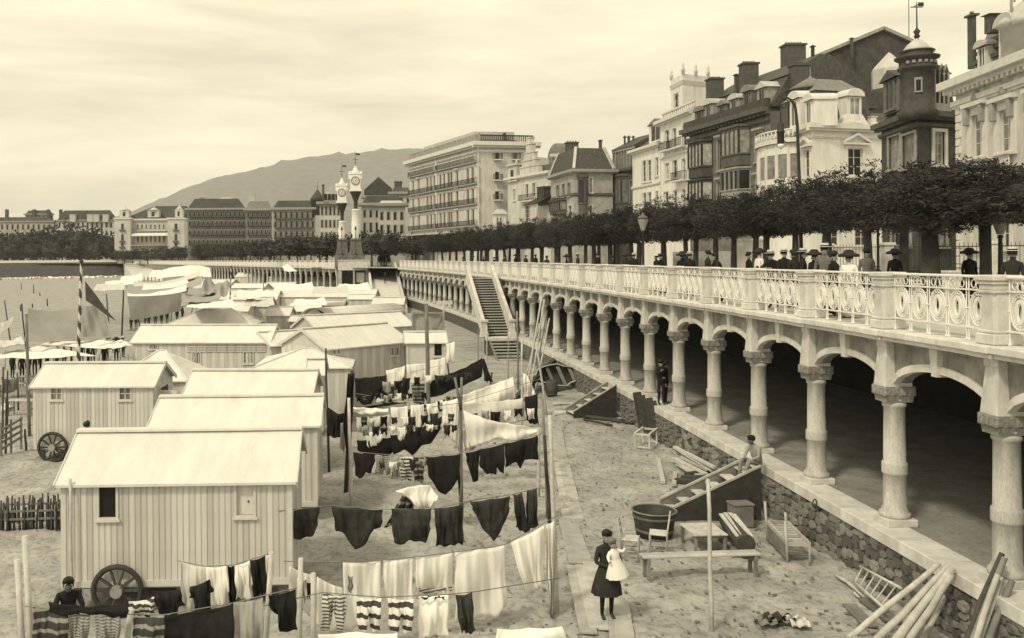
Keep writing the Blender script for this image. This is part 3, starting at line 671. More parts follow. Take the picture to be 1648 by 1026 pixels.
        return mb.build('balcony', [M[m], M[slab]], s.r, F.p(u0, 0, z, s.o), F.ang)
    def band(s, F, z, h, out, m='trim', name='cornice', u0=None, u1=None):
        u0 = -out if u0 is None else u0; u1 = F.L + out*.0 + (out if F is s.side else -.004) if u1 is None else u1
        mb = MB().box(0, u1 - u0, -out, -.006, 0, h); mb.box(0.0, u1 - u0, -out*.55, -.006, -h*.5, -.003); return mb.build(name, M[m], s.r, F.p(u0, 0, z, s.o), F.ang)
    def dentils(s, F, z, h, m='trim', pitch=.6, out=.3):
        mb = MB(); n = int(F.L/pitch)
        for k in range(n): mb.box(k*pitch + .1, k*pitch + .1 + pitch*.45, -out, -.008, 0, h)
        return tag(mb.build('dentils', M[m], s.r, F.p(0, 0, z, s.o), F.ang), kind='stuff')
    def dormer(s, F, rect, m='trim', roofm='zinc', out=-.6, dep=2.2, kind='arch', pane='pane', winf=.5):
        u0, u1, za, zb = F.rect(rect); w, h = u1 - u0, zb - za; mb = MB()
        hh = h*.78
        mb.box(0, w, 0, dep, 0, hh); 
        o = mb.build('dormer', M[m], s.r, F.p(u0, out, za, s.o), F.ang)
        r2 = MB()
        if kind == 'gable': prof = [(-.2, hh), (w/2, h), (w+.2, hh)]
        else: prof = [(w/2 - (w/2+.15)*math.cos(q), hh + (h-hh)*math.sin(q)) for q in np.linspace(0, PI, 9)]
        n = len(prof); vs = [(x, -.25, z) for x, z in prof] + [(x, dep, z) for x, z in prof]; r2.add(vs, [tuple(range(n))[::-1]] + [(i, i+1, n+i+1, n+i) for i in range(n-1)]); r2.build('dormer_roof', M[roofm], o)
        f = (1 - winf)/2*w; MB().box(f, w - f, -.03, .05, h*.12, hh*.92).build('pane', M[pane], o)
        m3 = MB(); m3.box(f-.12, f-.004, -.1, -.01, h*.1, hh*.95); m3.box(w-f+.004, w-f+.12, -.1, -.01, h*.1, hh*.95); m3.box(w/2-.03, w/2+.03, -.07, -.032, h*.12, hh*.92); m3.box(f-.2, w-f+.2, -.2, -.01, h*.04, h*.1-.003); m3.build('dormer_frame', M[m], o)
        return o
    def chimney(s, px0, px1, y0, y1, d, m='chim', dep=1.2, pots=4, ext=1.5):
        a, b = PD(px0, y1, d), PD(px1, y0, d); w = b.x - a.x; mb = MB(); h = b.z - a.z
        mb.box(0, w, 0, dep, -ext, h*.86); mb.box(-.12, w+.12, -.12, dep+.12, h*.861, h*.93)
        for k in range(pots): x = lerp(.12, w-.12, (k + .5)/pots); mb.lathe([(.13, h*.93), (.11, h*1.03)], 6, (x, dep/2))
        return mb.build('chimney', M[m], s.r, (a.x - s.o.x, a.y - s.o.y, a.z - s.o.z))
def add2(a, b, k): return a + b*k

# ---- mansion at the edge of the picture
b = Bld('classical_mansion', 'cream ashlar mansion with tall hooded windows, mansard roof and cupola at the picture edge', SH(25.68, 52).xy, SH(25.68, 34).xy, depth=16)
F = b.sea
for r in ((1565, 1583, 184, 252), (1609, 1629, 176, 244), (1666, 1688, 160, 232)):
    b.win(F, r, ped='hood', sur=.42); u0, u1, za, zb = F.rect(r)
    mb = MB(); mb.cbox(0, u1-u0+.3, -.3, -.02, -.16, -.003, .02)
    for k in range(7): x = lerp(.1, u1-u0+.1, k/6); mb.lathe([(.05, -1.15), (.1, -.9), (.05, -.5), (.07, -.17)], 6, (x, -.14))
    mb.box(0, u1-u0+.3, -.3, -.02, -1.3, -1.152); mb.build('window_balustrade', M['trim'], b.r, F.p(u0-.15, .0, za, b.o), F.ang)
    m2 = MB()                                             # carved brackets and crest over the hood
    for x in (-.36, u1-u0+.06): m2.cbox(x, x+.28, -.36, -.02, zb-za-.5, zb-za+.44, .04)
    m2.lathe([(.1, zb-za+.7), (.42, zb-za+.85), (.3, zb-za+1.15), (.05, zb-za+1.35)], 8, ((u1-u0)/2, -.1), sy=.5); m2.build('carved_crest', M['trimm'], b.r, F.p(u0, 0, za, b.o), F.ang)
for px0, px1 in ((1568, 1580), (1612, 1627)): b.win(F, (px0, px1, 352, 398), sur=.2)
zc = F.hit(1540, 143)[1]; zp = F.hit(1540, 127)[1]
b.wall(F, zc, 'wall_cream'); b.wall(b.side, zc, 'wall_cream'); b.body(zc - .2)
b.band(F, zc + .004, .45, .75, 'trim'); b.band(F, zc - 1.0, .28, .22, 'trim', 'architrave'); b.dentils(F, zc - .42, .26, 'trim', .5, .4); b.band(F, zc + .47, zp - zc - .47, .35, 'wall_cream', 'parapet')
b.wall(Face(b.Q, b.L), zc, 'wall_cream', rects=[])
qm = MB().cbox(0, .62, -.07, .3, 0, .40, .03).mesh('quoin'); qm.materials.append(M['trim']); qm2 = MB().cbox(0, .42, -.07, .3, 0, .40, .03).mesh('quoin'); qm2.materials.append(M['trim'])
z = b.z0 + .2; k = 0
while z < zc - 1.4: link('quoin', (qm, qm2)[k % 2], b.r, F.p(.02, 0, z, b.o), F.ang); z += .45; k += 1
P0 = b.foot(.6); inn = [P0[0] + Vector((.7, -.9)), P0[1] + Vector((.7, .9)), P0[2] + Vector((-.7, .9)), P0[3] + Vector((-.7, -.9))]; zt = zp + 2.6
b.frust('mansard_roof', 'slatel', P0, zp - .3, inn, zt)
mb = MB(); mb.beam(Vector((inn[0].x, inn[0].y, zt + .1)) - b.o, Vector((inn[1].x, inn[1].y, zt + .1)) - b.o, .5, .3); mb.build('roof_curb', M['zinc'], b.r)
for k in range(3):
    f_ = (1.0 + k*.5)/(zt - zp + .3); A_, B_ = lerp(P0[0], inn[0], f_), lerp(P0[1], inn[1], f_); n_ = Vector((-1, 0)); zz_ = lerp(zp - .3, zt, f_)
    mb = MB(); mb.beam(Vector((A_.x - .1, A_.y - .2, zz_)) - b.o, Vector((B_.x - .1, B_.y, zz_)) - b.o, .3, .22); mb.build('roof_band', M['trimd'], b.r)
b.dormer(F, (1566, 1580, 64, 116), 'trim', 'zinc', -.3, 2.5, 'arch', 'pane', .62); b.dormer(F, (1604, 1631, 20, 106), 'trim', 'zinc', -.1, 3, 'arch', 'curtain', .6)
b.chimney(1566, 1571, 18, 66, 51.2, 'chim', .5, 1); b.chimney(1594, 1614, 20, 36, 48.0, 'chim', .5, 4, .5)
c0 = PD(1652, 62, 46.5); mb = MB(); mb.lathe([(1.1, c0.z - 3), (1.1, c0.z + .6), (1.35, c0.z + .75), (1.2, c0.z + 1.0), (.7, c0.z + 1.6), (.2, c0.z + 1.95)], 14, (c0.x, c0.y)); mb.lathe([(.05, c0.z + 1.9), (.05, c0.z + 4)], 5, (c0.x - .6, c0.y)); mb.lathe([(.07, c0.z + 1.2), (.07, c0.z + 4)], 5, (c0.x - .9, c0.y - .2)); mb.lathe([(.07, c0.z + 1.2), (.07, c0.z + 4)], 5, (c0.x - .2, c0.y - .2))
mb.v = [(x - b.o.x, y - b.o.y, z_ - b.o.z) for x, y, z_ in mb.v]; mb.build('cupola', M['zinc'], b.r)

# ---- turret house
b = Bld('turret_house', 'dark brick house with round corner turret, pointed loggia and weather vane', (1420, 64), (1478, 58), (1546, 59.5), depth=10)
F, G = b.sea, b.side
for r in ((1431, 1450, 219, 270), (1453, 1474, 216, 268)): b.win(F, r, trim='trimm', sur=.16, pane='curtain')
b.win(G, (1503, 1520, 212, 264), trim='trim', sur=.22, pane='curtain'); b.win(F, (1436, 1466, 355, 395), trim='trimm'); b.win(G, (1500, 1522, 350, 395), trim='trimm')
zc = F.hit(1478, 186)[1]
b.wall(F, zc, 'wall_dark'); b.wall(G, zc, 'wall_dark'); b.body(zc - .1)
b.band(F, zc, .35, .55, 'trimd'); b.band(G, zc, .35, .55, 'trimd'); b.band(F, zc - .6, .2, .2, 'trimd', 'string_course'); b.band(G, zc - .6, .2, .2, 'trimd', 'string_course')
zt = F.hit(1478, 108)[1]
P0 = b.foot(.2); b.frust('mansard_roof', 'slate', P0, zc + .3, [lerp(q, sum(P0, Vector((0, 0)))/4, .22) for q in P0], zt)
ctr = xy(1478, 58.2); R_ = .98
mb = MB(); 
def zz(py): return PD(1478, py, 58.2).z
mb.lathe([(R_ + .1, zc - .2), (R_ + .22, zc + .3), (R_, zc + .45), (R_ - .02, zz(114)), (R_ + .12, zz(112)), (R_ + .18, zz(109)), (R_ + .06, zz(107)), (R_ + .06, zz(98)), (R_ + .3, zz(95)), (R_ + .34, zz(92)), (R_ - .05, zz(90)), (R_ - .1, zz(84)), (R_ + .05, zz(82))], 20, (ctr.x - b.o.x, ctr.y - b.o.y)); mb.v = [(x, y, z - b.o.z) for x, y, z in mb.v]; tu = mb.build('turret', M['wall_dark'], b.r)
mb = MB(); mb.lathe([(.82, zz(82)), (.76, zz(78)), (.55, zz(71)), (.28, zz(65)), (.12, zz(62))], 16, (ctr.x - b.o.x, ctr.y - b.o.y)); mb.v = [(x, y, z - b.o.z) for x, y, z in mb.v]; mb.build('turret_cap', M['zinc'], tu)
mb = MB(); cx_, cy_ = ctr.x - b.o.x, ctr.y - b.o.y
mb.lathe([(.1, zz(62)), (.2, zz(58)), (.12, zz(55)), (.22, zz(50)), (.1, zz(47)), (.05, zz(44)), (.035, zz(10)), (.02, zz(2))], 8, (cx_, cy_)); mb.v = [(x, y, z - b.o.z) for x, y, z in mb.v]
zv = zz(11) - b.o.z; mb.tube([(cx_ - .4, cy_, zv), (cx_ + .4, cy_, zv)], .03, 4); mb.tube([(cx_, cy_ - .4, zv + .12), (cx_, cy_ + .4, zv + .12)], .03, 4); mb.box(cx_ + .1, cx_ + .45, cy_ - .02, cy_ + .02, zv + .05, zv + .3); mb.build('weather_vane', M['iron'], tu)
for k in range(10):
    w = -2.6 + k*.33; mb = MB().cbox(-.1, .1, -.06, .06, zz(105) - b.o.z, zz(100) - b.o.z, .03); mb.build('medallion', M['trimm'], tu, (cx_ + (R_ + .08)*math.cos(w), cy_ + (R_ + .08)*math.sin(w), 0), w + PI/2)
mb = MB().box(-.22, .22, -.05, .05, 0, .95); o = mb.build('turret_window', M['trimm'], tu, (cx_ - .45, cy_ - .89, zz(152) - b.o.z), -.45); MB().box(-.13, .13, -.06, -.052, .1, .8).build('pane', M['darkvoid'], o)
b.dormer(F, (1424, 1450, 112, 182), 'wall_mid', 'slate', .1, 2.2, 'gable', 'pane', .5)
mb = MB(); u0, z0_ = G.hit(1490, 166); u1, z1_ = G.hit(1522, 108)                     # loggia with slender shafts
mb.box(0, u1-u0, -.4, 0, -.5, .0)
for k in range(5): x = lerp(.1, u1-u0-.1, k/4); mb.lathe([(.09, 0.002), (.06, .15), (.06, z1_-z0_-.6), (.1, z1_-z0_-.45)], 8, (x, -.25))
for k in range(4):
    x0, x1 = lerp(.1, u1-u0-.1, k/4), lerp(.1, u1-u0-.1, (k+1)/4); mb.tube([(x0, -.25, z1_-z0_-.45), ((x0+x1)/2, -.25, z1_-z0_+.1), (x1, -.25, z1_-z0_-.45)], .07, 5)
mb.build('loggia', M['trimm'], b.r, G.p(u0, 0, z0_, b.o), G.ang)
MB().box(0, u1-u0, -.02, .5, 0, z1_-z0_+.1).build('loggia_shade_box', M['darkvoid'], b.r, G.p(u0, 0, z0_, b.o), G.ang)  # solid near-black box; the open loggia's shade is put into its colour
mb = MB(); a_, b_ = G.hit(1486, 108)[0], G.hit(1540, 90)[0]; mb.prism([(0, -.9), (.4, -.6), (2.2, .2), (2.2, -.9)], 0, b_ - a_, 'x') if 0 else None
b.frust('upper_roof', 'slate', [lerp(q, sum(P0, Vector((0, 0)))/4, .10) for q in P0], zt + .002, [lerp(q, sum(P0, Vector((0, 0)))/4, .75) for q in P0], zt + 1.3)

# ---- white villa
b = Bld('white_villa', 'white villa with bowed glazed bay, pedimented dark doorway and slate mansard', (1236, 88), (1308, 78), (1422, 80), depth=12)
F, G = b.sea, b.side
b.win(G, (1364, 1388, 238, 282), trim='trim', pane='darkvoid', ped='tri', sur=.22); b.win(F, (1295, 1304, 240, 284), trim='trim', ped='tri', sur=.15, pane='pane')
for r in ((1330, 1350, 352, 395), (1375, 1400, 352, 395)): b.win(G, r, pane='pane')
zc = G.hit(1312, 206)[1]
b.wall(F, zc, 'wall_white'); b.wall(G, zc, 'wall_white'); b.body(zc - .2)
for Fc in (F, G): b.band(Fc, zc, .42, .6, 'trim'); b.band(Fc, zc - .75, .22, .16, 'trim', 'architrave')
b.band(F, G.hit(1364, 300)[1], .3, .3, 'trim', 'string_course'); b.band(G, G.hit(1364, 300)[1], .3, .3, 'trim', 'string_course')
# bowed bay
u0, z0_ = F.hit(1238, 330); u1, z1_ = F.hit(1287, 228); uc, rr = (u0+u1)/2, (u1-u0)/2; bw = thing; mb = MB(); N = 7
def bowp(q, rad, z): return (uc - rad*math.cos(q), -rad*.55*math.sin(q), z)
ztops = [z0_, z0_ + 1.0, z0_ + 1.15, z1_ - 1.2, z1_ - .9, z1_]
bb = b.r
for k in range(N + 1):
    q = PI*k/N; x, y, _ = bowp(q, rr, 0); mb.box(x-.11, x+.11, y-.11, y+.11, b.z0 - b.o.z, z1_ - b.o.z)
for za, zb_ in ((b.z0, z0_ + .9), (z1_ - 1.0, z1_), (F.hit(1262, 290)[1] - .5, F.hit(1262, 290)[1])):
    vs = [bowp(q, rr + .04, za - b.o.z) for q in np.linspace(0, PI, 15)] + [bowp(q, rr + .04, zb_ - b.o.z) for q in np.linspace(0, PI, 15)]; mb.add(vs, [(i, i+1, 16+i, 15+i) for i in range(14)])
bay = mb.build('bay_window', M['wall_white'], b.r, F.p(0, 0, b.o.z, b.o), F.ang)
vs = [bowp(q, rr - .05, z0_ + .8 - b.o.z) for q in np.linspace(0, PI, 15)] + [bowp(q, rr - .05, z1_ - .9 - b.o.z) for q in np.linspace(0, PI, 15)]
MB().add(vs, [(i, i+1, 16+i, 15+i) for i in range(14)]).build('pane', M['curtain'], bay)
mb = MB(); vs = [bowp(q, rr + .5, z_) for z_ in (z1_ - b.o.z + .003, z1_ - b.o.z + .4) for q in np.linspace(0, PI, 15)]; mb.add(vs, [(i, i+1, 16+i, 15+i) for i in range(14)] + [tuple(range(15, 30))]); mb.build('bay_cornice', M['trim'], bay)
mb = MB()
for q in np.linspace(0, PI, 22): x, y, _ = bowp(q, rr + .3, 0); mb.lathe([(.06, z1_ - b.o.z + .41), (.1, z1_ - b.o.z + .7), (.05, z1_ - b.o.z + 1.1)], 6, (x, y))
mb.tube([bowp(q, rr + .3, z1_ - b.o.z + 1.15) for q in np.linspace(0, PI, 15)], .09, 5); mb.build('bay_balustrade', M['trim'], bay)
P0 = b.foot(.7); ce = sum(P0, Vector((0, 0)))/4; zt = G.hit(1380, 143)[1]
b.frust('mansard_roof', 'slate', P0, zc + .3, [lerp(q, ce, .18) for q in P0], zt); b.frust('upper_roof', 'slatel', [lerp(q, ce, .15) for q in P0], zt + .003, [lerp(q, ce, .62) for q in P0], G.hit(1390, 117)[1])
o = b.dormer(G, (1362, 1386, 142, 200), 'wall_white', 'trim', .05, 2.4, 'arch', 'curtain', .62)
u0, u1, za, zb = G.rect((1351, 1396, 184, 201)); mb = MB(); w = u1-u0; mb.prism([(0, 0), (w, 0), (w*.78, zb-za), (w*.22, zb-za)][::1], .1, .5, 'y') if 0 else mb.add([(0,-.2,0),(w,-.2,0),(w*.76,-.2,zb-za),(w*.24,-.2,zb-za),(0,.6,0),(w,.6,0),(w*.76,.6,zb-za),(w*.24,.6,zb-za)], [(0,1,2,3),(1,5,6,2),(3,2,6,7),(4,0,3,7)]); mb.build('dormer_base', M['wall_white'], b.r, G.p(u0, 0, za, b.o), G.ang)
for r, k in (((1296, 1310, 150, 204), 'arch'), ((1271, 1288, 146, 208), 'arch')): b.dormer(F, r, 'wall_white', 'trim', .0, 2, k, 'pane', .45)
for px0, px1, y0, y1 in ((1320, 1335, 162, 201), (1406, 1414, 186, 200)):
    a_, c_, za, zb = G.rect((px0, px1, y0, y1)); w = c_ - a_; mb = MB(); mb.cbox(-.12, w+.12, -.1, .8, 0, (zb-za)*.3, .04); mb.cbox(0, w, .0, .7, (zb-za)*.301, (zb-za)*.92, .04); mb.cbox(-.1, w+.1, -.08, .78, (zb-za)*.921, zb-za, .03); mb.build('roof_pedestal', M['wall_white'], b.r, G.p(a_, -.2, za, b.o), G.ang)
c0 = PD(1304, 146, 83); mb = MB(); mb.lathe([(1.9, c0.z - 3), (1.9, c0.z), (2.1, c0.z + .05)], 16, (c0.x - b.o.x, c0.y - b.o.y)); mb.v = [(x, y, z - b.o.z) for x, y, z in mb.v]; tw = mb.build('round_tower', M['slate'], b.r)
mb = MB(); mb.lathe([(2.15, c0.z + .06), (.9, c0.z + .8), (.12, c0.z + 1.25), (.05, c0.z + 1.4), (.03, c0.z + 2.2)], 16, (c0.x - b.o.x, c0.y - b.o.y)); mb.v = [(x, y, z - b.o.z) for x, y, z in mb.v]; mb.build('tower_roof', M['slatel'], tw)
c0 = PD(1431, 112, 92); mb = MB(); mb.lathe([(1.7, c0.z - 2), (1.7, c0.z), (1.5, c0.z + .25), (.1, c0.z + 1.75)], 8, (c0.x - b.o.x, c0.y - b.o.y), smooth=False); mb.v = [(x, y, z - b.o.z) for x, y, z in mb.v]; mb.build('roof_lantern', M['zinc'], b.r)
b.chimney(1278, 1301, 97, 150, 90, 'chim', 1.2, 4)

# ---- big brick gable behind
b = Bld('gabled_block', 'huge dark brick party wall gable rising behind the white villa', (1255, 112), (1262, 104), (1502, 104), depth=20)
G = b.side; pts = [(1262, 160), (1262, 113), (1300, 97), (1420, 47), (1502, 84), (1502, 160)]
mb = MB(); P = [G.hit(*q) for q in pts]; P[0] = (P[0][0], b.z0); P[-1] = (P[-1][0], b.z0)
vs = [G.p(u, 0, z, b.o) for u, z in P] + [G.p(u, -14, z, b.o) for u, z in P]; n = len(P); mb.add(vs, [tuple(range(n))[::-1], tuple(range(n, 2*n))] + [(i, (i+1) % n, n+(i+1) % n, n+i) for i in range(n)]); mb.build('wall', M['gable'], b.r)
mb = MB()
for (a, c) in ((2, 3), (3, 4), (1, 2)): mb.beam(G.p(P[a][0], .12, P[a][1] + .12, b.o), G.p(P[c][0], .12, P[c][1] + .12, b.o), .6, .35)
mb.build('roof_edge', M['trimm'], b.r)
b.chimney(1266, 1297, 66, 108, 102, 'chim', 1.6, 6); b.chimney(1307, 1311, 72, 92, 103, 'iron', .3, 1); b.chimney(1370, 1373, 60, 72, 103, 'chim', .3, 1)
mb = MB(); p0 = PD(1463, 68, 104); mb.lathe([(.05, p0.z - b.o.z - 2), (.04, p0.z - b.o.z + 6)], 5, (p0.x - b.o.x, p0.y - b.o.y)); mb.build('flagstaff', M['woodd'], b.r)

# ---- dark terrace houses with timber bays
b = Bld('bay_window_house', 'tall dark terrace house with stacked timber bay windows and round dormers', (1111, 107), (1242, 90.5), depth=13)
F = b.sea
for r in ((1156, 1163, 224, 274), (1217, 1227, 213, 259), (1156, 1163, 292, 330), (1218, 1227, 284, 322)): b.win(F, r, trim='trimm', ped='hood', sur=.2)
zc = F.hit(1210, 187)[1]; b.wall(F, zc, 'wall_mid'); b.wall(b.side, zc, 'wall_mid'); b.body(zc - .2)
b.band(F, zc, .5, .9, 'trimd'); b.band(F, zc - .9, .3, .3, 'trimd', 'architrave'); b.dentils(F, zc - .35, .3, 'trimd', .8, .6); b.band(F, zc + .55, .8, .5, 'wall_dark', 'parapet')
def timber_bay(b, F, r, mbody, mpane, out=1.1, tri=False):
    u0, u1, za, zb = F.rect(r); w, h = u1-u0, zb-za; mb = MB(); s_ = .45
    P = [(0, 0), (s_, -out), (w-s_, -out), (w, 0)]
    def ringat(z0, z1, g): 
        q = [(P[0][0]-g, .0), (P[1][0]-g*.5, -out-g), (P[2][0]+g*.5, -out-g), (P[3][0]+g, 0)]; mb.add([(x, y, z) for z in (z0, z1) for x, y in q], [(0,1,5,4),(1,2,6,5),(2,3,7,6),(4,5,6,7),(3,2,1,0)])
    ringat(0, h*.26, 0); ringat(h*.261, h*.30, .12); ringat(h*.88, h*.94, .06); ringat(h*.941, h, .22)
    segs = [(P[0], P[1], 1), (P[1], P[2], max(3, int((w - 2*s_)/.75))), (P[2], P[3], 1)]
    for A, B, n in segs:
        for k in range(n + 1): x, y = lerp(A[0], B[0], k/n), lerp(A[1], B[1], k/n); mb.box(x-.08, x+.08, y-.08, y+.08, h*.301, h*.879)
    o = mb.build('bay_window', M[mbody], b.r, F.p(u0, 0, za, b.o), F.ang)
    q = [(P[0][0]+.03, .05), (P[1][0]+.03, -out+.04), (P[2][0]-.03, -out+.04), (P[3][0]-.03, .05)]
    MB().add([(x, y, z) for z in (h*.29, h*.89) for x, y in q], [(0,1,5,4),(1,2,6,5),(2,3,7,6)]).build('pane', M[mpane], o); return o
timber_bay(b, F, (1119, 1147, 226, 286), 'wall_dark', 'curtain'); timber_bay(b, F, (1119, 1147, 288, 335), 'wall_dark', 'curtain')
timber_bay(b, F, (1172, 1208, 203, 268), 'trimd', 'curtain'); timber_bay(b, F, (1172, 1208, 270, 320), 'trimm', 'pane')
P0 = [F.A + F.n*-.2, F.B + F.n*-.2, F.B + F.n*-12, F.A + F.n*-12]; zt = F.hit(1200, 133)[1]
b.frust('mansard_roof', 'slate', P0, zc + .5, [F.A + F.n*-2.0, F.B + F.n*-2.0, F.B + F.n*-10, F.A + F.n*-10], zt); b.frust('upper_roof', 'slate', [F.A + F.n*-1.8, F.B + F.n*-1.8, F.B + F.n*-10, F.A + F.n*-10], zt + .003, [F.A + F.n*-5.5, F.B + F.n*-5.5, F.B + F.n*-6.5, F.A + F.n*-6.5], zt + 2.2)
for k, r in enumerate(((1117, 1133, 170, 208), (1133, 1146, 158, 202), (1154, 1169, 160, 200), (1173, 1188, 150, 192), (1194, 1208, 136, 186), (1217, 1234, 130, 182))): b.dormer(F, r, ('wall_mid', 'trimm')[k % 2], 'zinc' if k % 2 else 'slatel', -.1, 2.4, ('arch', 'arch', 'gable')[k % 3], 'pane', .45)
b.chimney(1143, 1165, 122, 156, 104, 'chim', 1.4, 5); b.chimney(1197, 1221, 97, 134, 98, 'chim', 1.4, 5); b.chimney(1184, 1189, 118, 132, 100, 'chim', .5, 1)

# ---- white house with a roof tower
b = Bld('white_tower_house', 'tall white house with iron balconies and a square lookout tower on its roof', (1064, 118), (1116, 107.6), depth=12)
F = b.sea
for r in ((1071, 1078, 209, 243), (1083, 1089, 206, 240), (1099, 1105, 201, 236), (1083, 1091, 257, 286), (1098, 1104, 255, 290), (1071, 1078, 262, 288), (1070, 1077, 308, 335), (1084, 1091, 306, 335), (1098, 1105, 304, 335)): b.win(F, r, sur=.12, pane='pane')
for r in ((1081, 1106, 0, 240), (1089, 1107, 0, 291), (1069, 1080, 0, 243)):
    u0, z_ = F.hit(r[0], r[3]); u1, _ = F.hit(r[1], r[3]); b.balcony(F, u0, u1, z_, 'iron')
zc = F.hit(1090, 189)[1]; b.wall(F, zc, 'wall_white'); b.wall(b.side, zc, 'wall_white'); b.body(zc - .2); b.band(F, zc, .4, .7); b.band(F, F.hit(1090, 248)[1], .2, .15, 'trim', 'string_course')
b.frust('roof_terrace', 'wall_white', b.foot(0), zc + .005, b.foot(.02), zc + .4)
mb = MB(); n = 16
for k in range(n + 1): u = lerp(.2, F.L-.2, k/n); mb.lathe([(.08, 0), (.14, .4), (.07, .8)], 6, (u, 0))
mb.box(0, F.L, -.15, .15, .8, 1.0); mb.build('roof_balustrade', M['trim'], b.r, F.p(0, -.3, zc + .41, b.o), F.ang)
a_, c_ = xy(1082, 116), xy(1101, 112); T_ = Face(a_, c_); q_ = xy(1142, 114); T2 = Face(c_, q_); zt0, zt1 = zc + .3, PD(1101, 135, 112).z
u0, u1, za, zb = T_.rect((1085, 1093, 150, 184)); b.holes[T_] = []; b.holes[T2] = []; b.win(T_, (1085, 1093, 150, 184), style='a', sur=.15)
b.wall(T_, zt1, 'wall_white', z0=zt0); b.wall(T2, zt1, 'wall_white', z0=zt0)
pq = [a_, c_, q_, a_ + (q_ - c_)]; ce = sum(pq, Vector((0, 0)))/4; ex = lambda k: [q + (q - ce)*k for q in pq]
b.frust('tower_core', 'darkvoid', ex(-.12), zt0, ex(-.12), zt1 - .1); b.frust('tower_cornice', 'trim', ex(.03), zt1 + .003, ex(.11), zt1 + .5); b.frust('tower_parapet', 'wall_white', ex(.0), zt1 + .503, ex(.0), zt1 + 1.3)  # tower too gets an added dark inner block against light leaks
for q in ex(-.02)[:3] + [lerp(pq[1], pq[2], .5)]:
    mb = MB().lathe([(.22, zt1 + 1.3), (.22, zt1 + 1.7), (.28, zt1 + 1.75), (.1, zt1 + 2.1), (.2, zt1 + 2.35), (.03, zt1 + 2.9)], 8); mb.v = [(x, y, z - b.o.z) for x, y, z in mb.v]; mb.build('pinnacle', M['trim'], b.r, (q.x - b.o.x, q.y - b.o.y, 0))
b = Bld('white_gabled_house', 'lower white house with paired arched windows and a small roof gable', (1019, 128), (1063.5, 118.4), depth=12)
F = b.sea
for r in ((1034, 1040.5, 258, 292), (1042.5, 1049, 257, 291), (1035, 1041, 310, 338), (1043, 1049, 309, 337)): b.win(F, r, style='a', sur=.1)
for r in ((1055, 1060, 253, 282), (1056, 1060, 307, 333)): b.win(F, r, sur=.1)
zc = F.hit(1045, 238)[1]; b.wall(F, zc, 'wall_white'); b.wall(b.side, zc, 'wall_white'); b.body(zc - .2); b.band(F, zc, .35, .6); b.dentils(F, zc - .3, .25, 'trim', .6, .3); b.band(F, F.hit(1045, 298)[1], .25, .2, 'trim', 'string_course')
b.frust('roof', 'slate', [F.A + F.n*-.2, F.B + F.n*-.2, F.B + F.n*-11, F.A + F.n*-11], zc + .36, [F.A + F.n*-3, F.B + F.n*-3, F.B + F.n*-8, F.A + F.n*-8], F.hit(1045, 212)[1])
b.dormer(F, (1041, 1064, 190, 230), 'wall_white', 'slatel', -.3, 4, 'gable', 'pane', .6)

# ---- grey villa with a big dark mansard, glazed timber house beside it
b = Bld('glazed_bay_house', 'narrow dark house with tall glazed timber bay and open attic loggia', (987, 136), (1021, 130), depth=12)
F = b.sea; b.win(F, (1014, 1018, 290, 330), trim='trimm', sur=.1)
zc = F.hit(1000, 276)[1]; b.wall(F, zc, 'wall_dark'); b.wall(b.side, zc, 'wall_dark'); b.body(zc - .2); b.band(F, zc, .4, .5, 'trimd'); timber_bay(b, F, (988, 1012, 281, 345), 'trimd', 'curtain', 1.0)
zt = F.hit(1000, 242)[1]; mb = MB(); n = 7
for k in range(n + 1): u = lerp(.2, F.L - .2, k/n); mb.box(u-.12, u+.12, -.2, .1, 0, zt - zc - .5)
mb.box(0, F.L, -.25, .15, zt - zc - .499, zt - zc - .1); mb.build('loggia', M['trimm'], b.r, F.p(0, -.1, zc + .4, b.o), F.ang)
b.frust('attic', 'slate', [F.A + F.n*-.6, F.B + F.n*-.6, F.B + F.n*-10, F.A + F.n*-10], zc + .4, [F.A + F.n*-.6, F.B + F.n*-.6, F.B + F.n*-10, F.A + F.n*-10], zt + .3); b.frust('roof', 'slate', [F.A + F.n*.3, F.B + F.n*.3, F.B + F.n*-11, F.A + F.n*-11], zt + .303, [F.A + F.n*-4, F.B + F.n*-4, F.B + F.n*-6, F.A + F.n*-6], zt + 2.4)
for q, w in ((1005, 2), (1011, 3), (1019, 1.5)): b.chimney(q, q + w, 218, 236, 135, 'chim', .4, 1)
b = Bld('mansard_villa', 'grey stone villa with broad dark mansard roof and dark timber corner bay', (888, 143), (925, 132), (987, 133), depth=12)
F, G = b.sea, b.side
for r in ((896, 900, 298, 316), (905, 909, 296, 316), (914, 918, 294, 315)): b.win(F, r, style='a', sur=.1, trim='trimm')
for r in ((949, 953, 286, 309), (949, 953, 330, 350), (915, 921, 330, 352)): b.win(G if r[0] > 925 else F, r, sur=.14, trim='trim')
zc = F.hit(925, 276)[1]; b.wall(F, zc, 'wall_grey'); b.wall(G, zc, 'wall_grey'); b.body(zc - .2)
for q in (F, G): b.band(q, zc, .4, .7, 'trimm'); b.band(q, G.hit(960, 314)[1], .35, .15, 'trimd', 'string_course')
timber_bay(b, G, (931, 945, 282, 345), 'trimd', 'pane', .8); timber_bay(b, F, (893, 912, 322, 345), 'trimd', 'curtain', 1.0)
zt = G.hit(960, 236)[1]; P0 = b.foot(-.3); ce = sum(P0, Vector((0, 0)))/4
b.frust('mansard_roof', 'slate', P0, zc + .4, [lerp(q, ce, .3) for q in P0], zt)
mb = MB()
for k in range(4): mb.beam(b.loc(P0[k], zc + .5), b.loc(lerp(P0[k], ce, .3), zt + .1), .4, .3)
mb.build('hip_ridge', M['zinc'], b.r)
